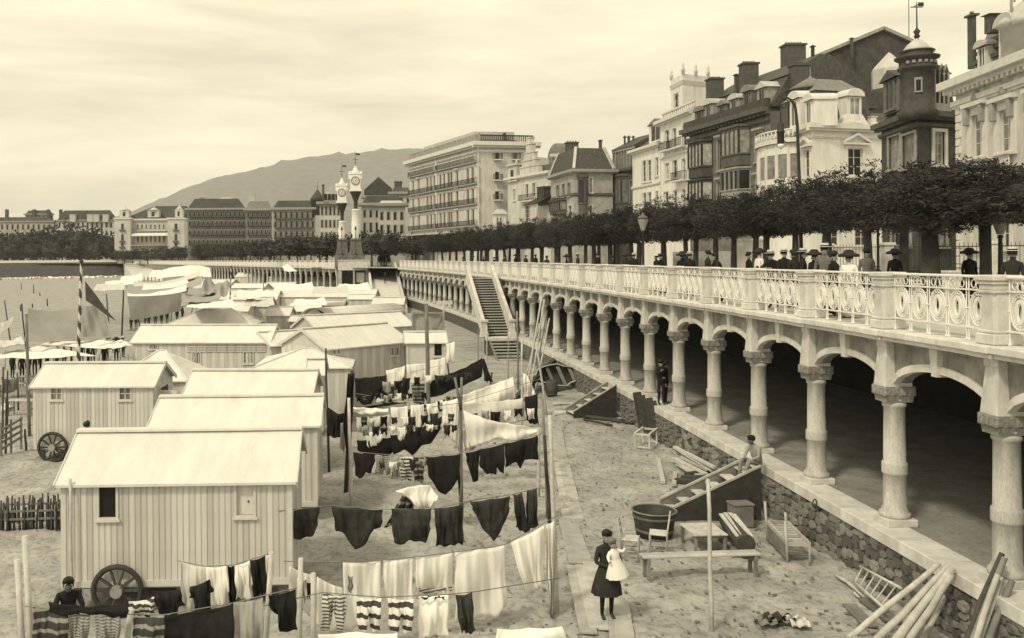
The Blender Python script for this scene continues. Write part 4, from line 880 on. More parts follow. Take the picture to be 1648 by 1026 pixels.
for r in ((947, 959, 250, 272), (975, 986, 250, 270)): b.dormer(G, r, 'wall_mid', 'slatel', -1.2, 3, 'gable', 'pane', .5)
b.chimney(965, 969, 224, 238, 137, 'chim', .6, 1)

# ---- ornate house with stepped gable, dome behind it
b = Bld('stepped_gable_house', 'ornate pale house with stepped gable, iron canopy and small pavilion turret', (818, 160), (887, 146), depth=12)
F = b.sea
for r in ((846, 851, 296, 318), (857, 862, 294, 316), (845, 853, 330, 356), (826, 830, 304, 322), (876, 881, 300, 320)): b.win(F, r, sur=.12)
zc = F.hit(850, 284)[1]; b.wall(F, zc, 'wall_cream'); b.wall(b.side, zc, 'wall_cream'); b.body(zc - .2); b.band(F, zc, .4, .6, 'trim')
mb = MB(); u0, _ = F.hit(838, 280); u1, _ = F.hit(868, 280); w = u1-u0; z_ = 0
for k, (fw, y1) in enumerate(((1, 272), (.74, 262), (.5, 250), (.3, 236), (.16, 226))):
    zt = F.hit(853, y1)[1] - zc; mb.box(w*(1-fw)/2, w*(1+fw)/2, -.2, .6, z_, zt); mb.box(w*(1-fw)/2 - .12, w*(1+fw)/2 + .12, -.3, .7, zt + .002, zt + .2); z_ = zt + .203
mb.build('stepped_gable', M['wall_cream'], b.r, F.p(u0, 0, zc + .41, b.o), F.ang)
b.balcony(F, F.hit(840, 330)[0], F.hit(866, 330)[0], F.hit(853, 322)[1], 'iron'); 
u0, u1, za, zb = F.rect((820, 835, 262, 292)); mb = MB(); w = u1-u0; mb.box(0, w, -.4, 1.6, 0, zb-za-.5); mb.box(-.3, w+.3, -.7, 1.9, zb-za-.497, zb-za-.2); mb.lathe([(.3, zb-za-.2), (.1, zb-za+.6)], 6, (w/2, .5)); o = mb.build('pavilion_turret', M['wall_cream'], b.r, F.p(u0, 0, za, b.o), F.ang); MB().box(w*.35, w*.65, -.44, -.402, .3, zb-za-1.2).build('pane', M['pane'], o)
timber_bay(b, F, (871, 886, 300, 330), 'trimd', 'pane', .9)
mb = MB(); u0, z_ = F.hit(868, 330); u1, _ = F.hit(888, 330); mb.add([(0, 0, 1.4), (u1-u0, 0, 1.4), (u1-u0, -3, 0), (0, -3, 0), (0, 0, 1.25), (u1-u0, 0, 1.25), (u1-u0, -3, -.12), (0, -3, -.12)], [(0,3,2,1),(4,5,6,7),(3,7,6,2),(0,4,7,3),(1,2,6,5)]); mb.build('canopy', M['iron'], b.r, F.p(u0, 0, z_, b.o), F.ang)
b.frust('roof', 'slate', [F.A + F.n*-.5, F.B + F.n*-.5, F.B + F.n*-11, F.A + F.n*-11], zc + .42, [F.A + F.n*-4, F.B + F.n*-4, F.B + F.n*-7, F.A + F.n*-7], F.hit(853, 262)[1])
b = Bld('domed_house', 'house behind with a square scale-tiled dome and dark chimney stack', (884, 166), (890, 163), (921, 163), depth=8)
G = b.side; zc = G.hit(900, 252)[1]; b.wall(b.sea, zc, 'wall_grey'); b.wall(G, zc, 'wall_grey'); b.body(zc - .1); b.band(G, zc, .5, .5, 'trim')
P0 = b.foot(-.2); ce = sum(P0, Vector((0, 0)))/4; pr = None
for k, (f, py) in enumerate(((.0, 251), (.05, 243), (.18, 236), (.42, 229.5))):
    cur = ([lerp(q, ce, f) for q in P0], G.hit(905, py)[1])
    if pr: b.frust('dome', 'slatel', pr[0], pr[1] + .004*k, cur[0], cur[1])
    pr = cur
b.chimney(912, 931, 226, 252, 160, 'chim', 1.4, 4)

# ---- the big hotel
b = Bld('grand_hotel', 'large pale hotel of five storeys with long dark balconies on the sea front', (660, 193), (770, 161), (860, 163), depth=14)
b.far = True; F, G = b.sea, b.side
zb_ = [F.hit(768, y)[1] for y in (362, 327, 294, 259)]; cols = [665, 674, 688, 693.5, 699.7, 709, 715, 722, 726.5, 736, 753, 761, 768]
flo = zb_
for z_ in flo:
    for px_ in cols:
        u = F.hit(px_, 300)[0]; b.win(F, uz=(u - .6, u + .6, z_ + .1, z_ + 3.0), sur=.14, pane='darkvoid', ped='hood' if px_ in (674, 736) else None, sill=False)
    b.balcony(F, .3, F.hit(703, 300)[0] - .4, z_, 'iron', .6, .95, 'trimm'); b.balcony(F, F.hit(703, 300)[0] + .4, F.L - .2, z_, 'iron', .6, .95, 'trimm')
for (y0, y1) in ((242, 256), (276, 289), (307, 321)):
    b.win(G, (796.5, 804, y0, y1), sur=.15, balc='iron'); b.win(G, (826, 833, y0, y1), sur=.15, balc='iron')
zc = F.hit(768, 234)[1]; b.wall(F, zc, 'wall_cream'); b.wall(G, zc, 'wall_cream'); b.body(zc - .2)
for q in (F, G): b.band(q, zc, .7, 1.1, 'trim'); b.band(q, zc - 1.1, .3, .3, 'trim', 'architrave')
for z_ in flo[1:]: b.band(F, z_ - .75, .25, .18, 'trim', 'string_course')
mb = MB(); n = 26
for k in range(n + 1): mb.cbox(lerp(0, F.L, k/n) - .2, lerp(0, F.L, k/n) + .2, -.2, .2, 0, 1.5, .04)
mb.box(0, F.L, -.14, .14, .9, 1.1); mb.box(0, F.L, -.1, .1, 0.0, .9); mb.build('roof_parapet', M['trimm'], b.r, F.p(0, -.2, zc + .71, b.o), F.ang)
mb = MB(); mb.box(0, G.L, -.14, .14, 1.1, 1.3)
for k in range(30): mb.box(lerp(0, G.L, k/29) - .08, lerp(0, G.L, k/29) + .08, -.08, .08, 0, 1.1)
mb.build('roof_railing', M['iron'], b.r, G.p(0, -.2, zc + .71, b.o), G.ang)
b.frust('roof', 'far_r', b.foot(1), zc + .3, b.foot(7), zc + 2.4); b.frust('roof_storey', 'zinc', b.foot(5), zc + .5, b.foot(5), zc + 3.2)
mb = MB().lathe([(.14, b.z0 - b.o.z), (.14, zc - b.o.z)], 8); mb.build('rain_pipe', M['wall_white'], b.r, F.p(F.hit(703.7, 300)[0], .2, b.o.z, b.o))
b.chimney(746, 756, 219, 232, 172, 'chim', 1.5, 4); b.chimney(811, 814, 213, 226, 166, 'chim', .6, 1); b.chimney(763, 766, 220, 229, 168, 'chim', .6, 1)
mb = MB(); u0, z_ = F.hit(664, 375); mb.box(0, F.L * .8, -3.2, -.1, 0, .3); mb.build('veranda_roof', M['zinc'], b.r, F.p(2, 0, F.hit(730, 376)[1], b.o), F.ang)
b = Bld('white_gatehouse', 'small white gatehouse with a shallow roof beside the big hotel', (794, 152), (797, 150), (815, 150.5), depth=5)
G = b.side
for q in (800.5, 806): b.win(G, (q - 1.2, q + 1.2, 350, 362), sur=.08)
zc = G.hit(805, 344)[1]; b.wall(b.sea, zc, 'wall_white'); b.wall(G, zc, 'wall_white'); b.body(zc - .1); P0 = b.foot(-.4); ce = sum(P0, Vector((0, 0)))/4; b.frust('roof', 'zinc', P0, zc + .003, [lerp(q, ce, .6) for q in P0], zc + .8)

# ---- houses behind the clock towers and round the bay
def farblock(name, label, px0, px1, d, ytop, m, rows, ncol, wpx, roof=None, rm='far_r', trim='trimm', balc=False, pane='darkvoid', inset=.12, dep=14, rowh=None):
    b = Bld(name, label, (px0, d + 6), (px0 + .01, d), (px1, d), depth=dep); G = b.side; b.far = True
    for (y0, y1) in rows:
        for k in range(ncol):
            c = lerp(px0, px1, (k + .5)/ncol); b.win(G, (c - wpx/2, c + wpx/2, y0, y1), sur=.16, trim=trim, sill=False, pane=pane)
        if balc: b.balcony(G, .6, G.L - .6, G.hit((px0+px1)/2, y1)[1], 'iron', .8, 1.0, 'trimd')
    zc = G.hit((px0+px1)/2, ytop)[1]; b.wall(G, zc, m); b.wall(b.sea, zc, m); b.body(zc - .2); b.band(G, zc, .6, .8, trim)
    if roof:
        zt = G.hit((px0+px1)/2, roof)[1]; P = b.foot(.2); ce = sum(P, Vector((0, 0)))/4; b.frust('roof', rm, P, zc + .6, [lerp(q, ce, inset*2) for q in P], zt)
    return b, G
b, G = farblock('low_white_pavilion', 'white pavilion with arched upper windows between hotel and clock towers', 609, 652, 196, 331, 'far_l', [(341, 354), (362, 376)], 4, 4.2, 322, 'zinc')
b, G = farblock('dark_roofed_hall', 'low hall with a dark roof behind the white pavilion', 582, 651, 214, 330, 'far_m', [(338, 350), (358, 374)], 7, 4, 314)
b, G = farblock('old_gabled_house', 'old house with a sooty steep gable behind the clock towers', 587, 631, 232, 318, 'far_m', [], 1, 4)
mb = MB(); P = [G.hit(*q) for q in ((586, 318), (586, 305), (609, 284), (631, 303), (631, 318))]; vs = [G.p(u, .02, z, b.o) for u, z in P] + [G.p(u, -10, z, b.o) for u, z in P]; mb.add(vs, [(4,3,2,1,0)[::-1], (5,6,7,8,9)[::-1]] + [(i, i+1, 6+i, 5+i) for i in range(4)]); mb.build('gable', M['gable'], b.r)
b.chimney(635, 647, 290, 312, 236, 'chim', 2, 3)
b, G = farblock('sloping_roof_house', 'pale house end with a sloping dark roof left of the big hotel', 630, 662, 226, 312, 'far_l', [(318, 326)], 3, 3, 301)
b, G = farblock('stepped_white_house', 'pale four storey house with an attic storey behind the shorter clock tower', 515, 548, 214, 328, 'far_l', [(332, 346), (354, 366), (374, 388)], 5, 2.6, None)
mb = MB(); u0, u1, za, zb = G.rect((521, 545, 308, 328)); mb.box(0, u1-u0, .6, 9, 0.7, zb-za); o = mb.build('attic', M['far_l'], b.r, G.p(u0, 0, za, b.o), G.ang)
for k in range(4): x = lerp(0, u1-u0, (k + .5)/4); MB().box(x-.35, x+.35, .5, .598, 1.0, zb-za-.5).build('attic_window', M['pane'], o)
b.chimney(518.5, 521.5, 296, 312, 212, 'chim', .8, 1)
b, G = farblock('balcony_apartments', 'grey apartment house with three dark balcony rows and a corner spire', 439, 508, 246, 337, 'far_m', [(341, 351), (356, 365.5), (372, 381), (387, 394)], 8, 2.8, 322, balc=True)
c0 = PD(511, 322, 247); mb = MB().lathe([(1.9, -4), (1.9, 0), (2.2, .1), (1.2, 1.5), (.1, 3.0), (.04, 5.2)], 8, (c0.x - b.o.x, c0.y - b.o.y)); mb.v = [(x, y, z + c0.z - b.o.z) for x, y, z in mb.v]; mb.build('spire', M['far_r'], b.r)
b, G = farblock('slate_apartments', 'grey apartment block with pale slate roof and dark balconies', 396, 438, 316, 338, 'far_d', [(341, 348), (354, 362), (369, 377), (384, 391)], 6, 2.6, 323, 'slatel', balc=True)
b, G = farblock('dark_apartments', 'long dark apartment block with a glazed skylight on its roof', 302, 396, 326, 337, 'far_d', [(340, 348), (355, 362), (370, 377), (385, 392)], 13, 2.7, 319, balc=True, trim='trimm')
mb = MB(); a_, c_ = PD(352, 325, 330), PD(375, 318, 331); mb.add([(0, 0, 0), (c_.x - a_.x, 0, 0), (c_.x - a_.x - .3, 2.5, c_.z - a_.z), (.8, 2.5, c_.z - a_.z)], [(0,1,2,3)]); mb.build('skylight', M['zinc'], b.r, (a_.x - b.o.x, a_.y - b.o.y - 3.0, a_.z - b.o.z))
b.chimney(400, 410, 312, 322, 335, 'far_l', 2, 2); b.chimney(321, 327, 317, 324, 333, 'far_m', 2, 2)
b = Bld('white_casino', 'white casino with two projecting wings, terrace awning and rooftop pavilions', (188, 412), (188.01, 404), (300, 404), depth=16); G = b.side
for k in range(8): b.win(G, (220 + k*7, 223.5 + k*7, 379, 389.5), sur=.1, pane='darkvoid', sill=False); b.win(G, (220 + k*7, 223 + k*7, 361, 368), sur=.1, sill=False)
zc = G.hit(245, 354)[1]; b.wall(G, zc, 'far_l'); b.wall(b.sea, zc, 'far_l'); b.body(zc - .2); b.band(G, zc, .7, .9, 'trim')
for px0, px1 in ((188.5, 214), (273, 300)):
    u0, u1, za, zb = G.rect((px0, px1, 353, 408)); mb = MB().box(0, u1-u0, -4.0, -.01, 0, zb-za); o = mb.build('wing', M['far_l'], b.r, G.p(u0, 0, za, b.o), G.ang); MB().box(-.3, u1-u0+.3, -4.4, -.02, zb-za+.003, zb-za+.7).build('wing_cornice', M['trim'], o)
    for y0, y1 in ((360, 369), (377, 387), (391, 396)): q0, q1, a_, c_ = G.rect((lerp(px0, px1, .42), lerp(px0, px1, .58), y0, y1)); MB().box(q0-u0, q1-u0, -4.06, -4.002, a_-za, c_-za).build('window', M['pane'], o); MB().box(q0-u0-.6, q1-u0+.6, -4.8, -4.003, a_-za-.9, a_-za-.1).build('balcony', M['ironm'], o)
u0, u1, za, zb = G.rect((215, 273, 374, 378)); mb = MB().add([(0, -.1, zb-za+.3), (u1-u0, -.1, zb-za+.3), (u1-u0, -3.6, .1), (0, -3.6, .1), (0, -3.6, -.5), (u1-u0, -3.6, -.5)], [(0,3,2,1),(3,4,5,2)]); mb.build('awning', M['enamel'], b.r, G.p(u0, 0, za, b.o), G.ang)
b.balcony(G, u0, u1, G.hit(245, 371)[1], 'ironm', 2.0); b.balcony(G, u0, u1, G.hit(245, 394)[1], 'ironm', 5.0)
for px0, px1, y0 in ((193, 208, 338), (238, 256, 338), (282, 294, 336)):
    u0, u1, za, zb = G.rect((px0, px1, y0, 352)); w = u1-u0; mb = MB().box(0, w, -.5, 3, 0, (zb-za)*.8); mb.lathe([(w*.55, (zb-za)*.801), (w*.3, zb-za), (.1, (zb-za)*1.2), (.05, (zb-za)*1.7)], 8, (w/2, 1.2)); o = mb.build('roof_pavilion', M['far_l'], b.r, G.p(u0, 0, za + .71, b.o), G.ang); MB().box(w*.35, w*.62, -.56, -.502, .5, (zb-za)*.6).build('pane', M['pane'], o)
b.frust('roof', 'far_r', [lerp(b.C, b.R, .02) + Vector((0, 3)), b.R + Vector((0, 3)), b.R + Vector((0, 14)), b.C + Vector((0, 14))], zc + .2, [lerp(b.C, b.R, .5) + Vector((0, 6)), b.R + Vector((-2, 6)), b.R + Vector((-2, 12)), lerp(b.C, b.R, .5) + Vector((0, 12))], G.hit(250, 330)[1])
b, G = farblock('pale_terrace_houses', 'pale terrace of houses behind the big dark trees', 92, 190, 470, 355, 'far_l', [(358, 366), (371, 379)], 13, 2.6, 338, 'far_r')
for q in (112, 140, 150, 165): b.chimney(q, q + 9, 344, 352, 468, 'far_l', 3, 3)
b, G = farblock('grey_terrace_houses', 'low grey houses on the far shore at the picture edge', -60, 92, 500, 357, 'far_m', [(361, 369), (374, 382)], 18, 2.6, 349, 'far_r')
b, G = farblock('tall_attic_house', 'taller attic block standing above the grey terrace on the far shore', 41, 86, 530, 345, 'far_m', [(347, 355)], 7, 2.6, 338, 'far_r')
for q in (8, 52, 75, 95): b.chimney(q, q + 4, 336, 346, 528, 'chim', 2, 1)
# ------------------------------------------------------------------ trees
def crown_mesh(seed, nclump, nblade, rx, rz, bl, bw, name='crown', core=.62):
    r = np.random.default_rng(seed); V = []; Fc = []
    u = r.normal(size=(nclump, 3)); u /= np.linalg.norm(u, axis=1)[:, None]
    rad = r.uniform(.22, 1.0, nclump)**.6; lump = 1 + .24*np.sin(3*np.arctan2(u[:, 1], u[:, 0]) + seed) 
    C = u*rad[:, None]*np.array([rx, rx, rz])*lump[:, None]; C[:, 2] = np.where(C[:, 2] < -.55*rz, -.55*rz + .3*(C[:, 2] + .55*rz), C[:, 2])
    for c, n0 in zip(C, u):
        k = r.integers(int(nblade*.7), int(nblade*1.3)); d = r.normal(size=(k, 3)) + n0*.9 + np.array([0, 0, .25]); d /= np.linalg.norm(d, axis=1)[:, None]
        L = bl*r.uniform(.5, 1.2, k); p = c + r.normal(size=(k, 3))*bl*.55
        s = np.cross(d, r.normal(size=(k, 3))); s /= np.linalg.norm(s, axis=1)[:, None]
        b = len(V); e = p + d*L[:, None]; m = p + d*(L*.5)[:, None]; w = s*(bw*r.uniform(.6, 1.3, k))[:, None]
        for i in range(k):
            V += [tuple(p[i]), tuple(m[i] + w[i]), tuple(e[i]), tuple(m[i] - w[i])]; q = b + 4*i; Fc.append((q, q+1, q+2, q+3))
    me = bpy.data.meshes.new(name)
    n0 = len(V)                                       # uneven solid shell added inside the foliage to block light
    nu, nv = 10, 7
    for j in range(nv + 1):
        for i in range(nu):
            a, t = 2*PI*i/nu, PI*j/nv; q = core*r.uniform(.75, 1.12); V.append((rx*q*math.sin(t)*math.cos(a), rx*q*math.sin(t)*math.sin(a), rz*q*math.cos(t)*.9))
    for j in range(nv):
        for i in range(nu): Fc.append((n0 + j*nu + i, n0 + (j+1)*nu + i, n0 + (j+1)*nu + (i+1) % nu, n0 + j*nu + (i+1) % nu))
    me.from_pydata(V, [], Fc); me.update(); return me
CROWNS = [crown_mesh(k, 190, 46, 1.0, 1.0, .115, .013, core=.36) for k in range(5)]
for q in CROWNS: q.materials.append(M['leaf'])
FCROWNS = [crown_mesh(20 + k, 70, 14, 1.0, 1.0, .26, .06, core=.78) for k in range(4)]
for q in FCROWNS: q.materials.append(M['leaff'])
def trunk_mesh(seed, h, r0, spread, fork=True):
    r = random.Random(seed); mb = MB(); a = (r.uniform(-.12, .12), r.uniform(-.12, .12)); hb = h*.92
    mb.tube([(0, 0, -.1), (a[0]*.4, a[1]*.4, hb*.35), (a[0], a[1], hb)], [r0*1.25, r0, r0*.8], 8)
    for k in range(4):
        w = k*PI/2 + r.uniform(-.5, .5); d = spread*r.uniform(.5, .9)
        mb.tube([(a[0], a[1], hb*.93), (a[0] + d*.4*math.cos(w), a[1] + d*.4*math.sin(w), hb + (h-hb)*.6), (a[0] + d*math.cos(w), a[1] + d*math.sin(w), h + .3)], [r0*.55, r0*.38, r0*.15], 6)
    me = mb.mesh('trunk'); me.materials.append(M['bark']); return me
TRUNKS = [trunk_mesh(k, 3.0, .19, 1.2) for k in range(4)]; FTRUNK = trunk_mesh(9, 3.0, .16, 1.2); BTRUNK = trunk_mesh(11, 8.0, .4, 3)
ENV = [(600, 392), (650, 385), (750, 372), (824, 362), (900, 352), (980, 342), (1050, 331), (1120, 322), (1180, 316), (1240, 303), (1300, 290), (1370, 282), (1450, 278), (1520, 272), (1600, 264), (1700, 258)]
treen = 0
def promenade_tree(p, label, ztop=None, rx=2.3, zb=7.6, trunk=True, r0=1.0):
    global treen; treen += 1; r = random.Random(treen)
    t = thing('tamarisk_tree', label, 'tree', (p.x, p.y, DECK), r.uniform(0, 6), 'clipped tamarisk trees along the promenade')
    rz = (ztop - zb)/2/.86
    link('crown', CROWNS[treen % 5], t, (0, 0, (ztop + zb)/2 - DECK), 0, (rx*r.uniform(.95, 1.1), rx*r.uniform(.95, 1.1), rz))
    if trunk: link('trunk', TRUNKS[treen % 4], t, (0, 0, 0), r.uniform(0, 6), (r0, r0, (zb + .4 - DECK)/3.0))
    return t
def px_of(x, d): return CX + FPX*x/d
front = [(1660, 6.5), (1585, 6.5), (1500, 5.2), (1400, 6.5), (1325, 7), (1232, 6.5), (1180, 6.5), (1118, 6)]
names = ['tamarisk tree with crown cut by the right picture edge, beside the mansion', 'dark clipped tamarisk in front of the cream mansion quoins', 'tamarisk with the thickest trunk, in front of the turret house', 'tamarisk with straight trunk in front of the white villa doorway', 'tamarisk behind the straw hatted men at the balustrade', 'tamarisk standing beside the white garden wall on its near side', 'tamarisk trunk at the far end of the white garden wall', 'tamarisk in front of the white lookout tower house']
def s_of_px(px, o):
    lo, hi = -8.0, 130.0
    for _ in range(50):
        m_ = (lo + hi)/2; q = onp(m_, o)
        if px_of(q.x, q.y) > px: lo = m_
        else: hi = m_
    return lo
for (px, o), nm in zip(front, names):
    s = s_of_px(px, o); p = onp(s, o); zt = PD(px, interp(ENV, px), p.y).z
    promenade_tree(p, nm, min(zt, 10.6), 2.0, 7.6 if px != 1500 else 7.3, True, 1.35 if px == 1500 else .85)
GENERIC = 'clipped dark tamarisk in the tree row running along the promenade'
s = s_of_px(1118, 6) + 4.6
while s < 128:
    p = onp(s, 6.0 + random.uniform(-.4, .4)); px = px_of(p.x, p.y); zt = PD(px, interp(ENV, px), p.y).z
    promenade_tree(p, GENERIC, min(zt, 10.9), 2.25, 7.55); s += 4.9
s = 3.0
while s < 128:
    p = onp(s, 11.5 + random.uniform(-.5, .5)); px = px_of(p.x, p.y); zt = PD(px, interp(ENV, px) + 6, p.y).z
    if px < 1720: promenade_tree(p, GENERIC, min(max(zt, 9.2), 10.7), 2.4, 7.9)
    s += 5.0
# trees on the far promenade
k = 0
for j in range(72):
    q = F0 + FT*(3 + j*4.6) + FN*(11 + random.uniform(-1, 1)); r = random.Random(j)
    t = thing('tamarisk_tree', 'small dark tree in the distant row along the far promenade', 'tree', (q.x, q.y, DECK), r.uniform(0, 6), 'trees on the far promenade')
    link('crown', FCROWNS[j % 4], t, (0, 0, 4.1), 0, (3.0, 3.0, r.uniform(1.7, 2.3))); link('trunk', FTRUNK, t, (0, 0, 0), 0, (1, 1, .9))
for j in range(12):                                    # turn of the bay, between the arcade end and the clock terrace
    q = SH(lerp(-14, -45, (j % 6)/5), 182 + 7*(j//6)); t = thing('tamarisk_tree', 'dark tree in the row behind the clock towers', 'tree', (q.x, q.y, DECK), j, 'trees behind the clock towers')
    link('crown', FCROWNS[j % 4], t, (0, 0, 4.0), 0, (3.4, 3.4, 2.0)); link('trunk', FTRUNK, t, (0, 0, 0), 0, (1, 1, .85))
for j in range(7):
    q = PD(lerp(188, 262, j/6), 400, 398 - j*9); t = thing('tamarisk_tree', 'small dark tree before the white casino', 'tree', (q.x, q.y, DECK), j*1.1, 'trees before the casino')
    link('crown', FCROWNS[j % 4], t, (0, 0, 3.6), 0, (3.4, 3.4, 2.3)); link('trunk', FTRUNK, t, (0, 0, 0), 0, (1, 1, .7))
BIGT = [(6, 442, 376, 9), (38, 436, 372, 9), (70, 432, 367, 9.5), (100, 430, 364, 10), (132, 428, 366, 9.5), (160, 430, 370, 8.5), (180, 424, 378, 6.5), (20, 425, 388, 6), (86, 422, 384, 7), (120, 420, 386, 6.5), (150, 420, 388, 6), (52, 424, 386, 6.5)]
for j, (px, d, y, rx) in enumerate(BIGT):
    zt = PD(px, y, d).z; p = PD(px, 400, d); t = thing('plane_tree', 'big dark spreading tree in the grove on the far shore', 'tree', (p.x, p.y, DECK), j*1.3, 'grove on the far shore')
    h = zt - DECK; link('crown', FCROWNS[j % 4], t, (0, 0, h*.56), 0, (rx, rx, h*.47)); link('trunk', BTRUNK, t, (0, 0, 0), 0, (1, 1, h/16))

# ------------------------------------------------------------------ lamps, fence, garden wall
def globe_lamp(px, d, ytop, label):
    p = PD(px, 400, d); h = PD(px, ytop, d).z - DECK
    t = thing('street_lamp', label, 'street lamp', (p.x, p.y, DECK))
    mb = MB().lathe([(.20, 0), (.2, .18), (.14, .25), (.12, .7), (.15, .74), (.07, .85), (.055, h-.95), (.09, h-.92), (.05, h-.85)], 10); mb.build('post', M['iron'], t)
    mb = MB().lathe([(.09, h-.84), (.13, h-.72), (.25, h-.36), (.23, h-.27)], 8, smooth=False); mb.build('lantern_glass', M['greycl'], t)
    mb = MB().lathe([(.28, h-.268), (.22, h-.16), (.08, h-.08), (.05, h-.02), (.02, h+.06)], 8); mb.build('lantern_cap', M['ironm'], t)
    return t
globe_lamp(1035, 44, 343, 'street lamp with pale glass lantern in front of the tamarisk row')
globe_lamp(1610, 26, 330, 'dark lamp post on the promenade rising into the tree crowns near the mansion')
globe_lamp(1413, 44, 340, 'thin lamp post standing by the iron garden fence')
p = PD(1290, 400, 45); zt = lambda y: PD(1285, y, 45).z - DECK
t = thing('arc_lamp', 'tall iron arc lamp with curled arm and hanging dark lamp before white villa', 'street lamp', (p.x, p.y, DECK)); X = lambda px: PD(px, 300, 45).x - p.x
mb = MB(); mb.lathe([(.22, 0), (.2, .8), (.12, 1.0)], 8); mb.tube([(0, 0, .9), (X(1287), 0, zt(300)), (X(1284), 0, zt(200)), (X(1281), 0, zt(172)), (X(1275), 0, zt(161)), (X(1267), 0, zt(156)), (X(1258), 0, zt(160))], [.10, .085, .075, .065, .06, .05, .045], 7); mb.build('post', M['iron'], t)
mb = MB(); mb.tube([(X(1262) + .28*math.cos(w)*(1 - w/12), 0, zt(167) + .3*math.sin(w)*(1 - w/12)) for w in np.linspace(-.5, 6.5, 18)], .035, 5); mb.tube([(X(1281), 0, zt(228)), (X(1268), 0, zt(229)), (X(1261), 0, zt(226))], .025, 5); mb.tube([(X(1257), 0, zt(160)), (X(1257), 0, zt(197))], .025, 4); mb.build('scroll_arm', M['iron'], t)
mb = MB().lathe([(.13, zt(231)), (.17, zt(228)), (.17, zt(214)), (.20, zt(213)), (.2, zt(211)), (.17, zt(210)), (.16, zt(198)), (.05, zt(196))], 10, (X(1257), 0)); mb.build('lamp_housing', M['iron'], t)
mb = MB().lathe([(.03, zt(239)), (.1, zt(237.5)), (.15, zt(234)), (.13, zt(231.2))], 10, (X(1257), 0)); mb.build('globe', M['enamel'], t)
# iron garden fence on a low wall, near the mansion
def fence(pts, z0, z1, label, m='iron', wall=True, step=.17):
    t = thing('garden_fence', label, 'fence', (pts[0].x, pts[0].y, DECK)); o = pts[0]; bars = MB(); rails = MB(); wl_ = MB()
    for a, b in zip(pts[:-1], pts[1:]):
        a, b = Vector((a.x - o.x, a.y - o.y, 0)), Vector((b.x - o.x, b.y - o.y, 0)); L = (b - a).length; n = int(L/step)
        for z in (z0 + .12, z1 - .18): rails.beam(a + Vector((0, 0, z)), b + Vector((0, 0, z)), .05, .05)
        for k in range(n): q = lerp(a, b, k/n); bars.lathe([(.016, z0), (.016, z1)], 4, (q.x, q.y), cap=False)
        wl_.beam(a + Vector((0, 0, z0/2 - .06)), b + Vector((0, 0, z0/2 - .06)), .35, z0 + .1); wl_.beam(a + Vector((0, 0, z0 - .05)), b + Vector((0, 0, z0 - .05)), .45, .096)
    rails.build('rail', M[m], t); tag(bars.build('bars', M[m], t), kind='stuff')
    if wall: wl_.build('base_wall', M['coping'], t)
    for q in pts:
        mb = MB(); x, y = q.x - o.x, q.y - o.y; mb.cbox(x-.24, x+.24, y-.24, y+.24, -.1, z1 - .1, .03); mb.cbox(x-.3, x+.3, y-.3, y+.3, z1 - .098, z1 + .06, .03); mb.build('gate_pier', M['coping'], t)
xyv = lambda px, d: Vector((*xy(px, d), 0))
fence([xyv(1428, 46), xyv(1600, 43), xyv(1760, 40)], .75, 2.1, 'dark iron garden fence on a low pale wall in front of mansion and turret house')
fence([xyv(1332, 56), xyv(1424, 55)], .7, 2.2, 'pale garden railing before the white villa', 'ironm')
mb = MB(); a, b_ = xyv(1186, 58), xyv(1238, 57); o = a.copy(); mb.beam(Vector((0, 0, 1.2)), b_ - a + Vector((0, 0, 1.2)), .4, 2.6); mb.beam(Vector((0, 0, 2.56)), b_ - a + Vector((0, 0, 2.56)), .55, .14); tag(mb.build('garden_wall', M['wall_white'], None, (a.x, a.y, DECK)), 'plain white garden wall seen between tamarisk trunks', 'wall')
mb = MB(); a, b_ = xyv(1085, 74), xyv(1180, 70); mb.beam(Vector((0, 0, .9)), b_ - a + Vector((0, 0, .9)), .4, 2.0); tag(mb.build('garden_wall', M['wall_grey'], None, (a.x, a.y, DECK)), 'grey garden wall in front of the dark terrace house', 'wall')
for px, d, w, lb in ((1475, 36, 1.6, 'park bench with sloping back on the promenade before the fence'),):
    p = xyv(px, d); t = thing('park_bench', lb, 'bench', (p.x, p.y, DECK), .4)
    for k in range(3): MB().cbox(-w/2, w/2, -.22 + k*.15, -.10 + k*.15, .42, .46, .008).build('seat_slat', M['woodd'], t)
    for k in range(3): mb = MB().beam((-w/2, .26 + k*.05, .58 + k*.14), (w/2, .26 + k*.05, .58 + k*.14), .03, .1).build('back_slat', M['woodd'], t)
    for x in (-w/2 + .15, w/2 - .15): mb = MB(); mb.beam((x, -.2, 0), (x, -.18, .42), .06, .06); mb.beam((x, .25, 0), (x, .2, .45), .06, .06); mb.beam((x, .2, .43), (x, .4, .95), .06, .06); mb.build('leg', M['iron'], t)

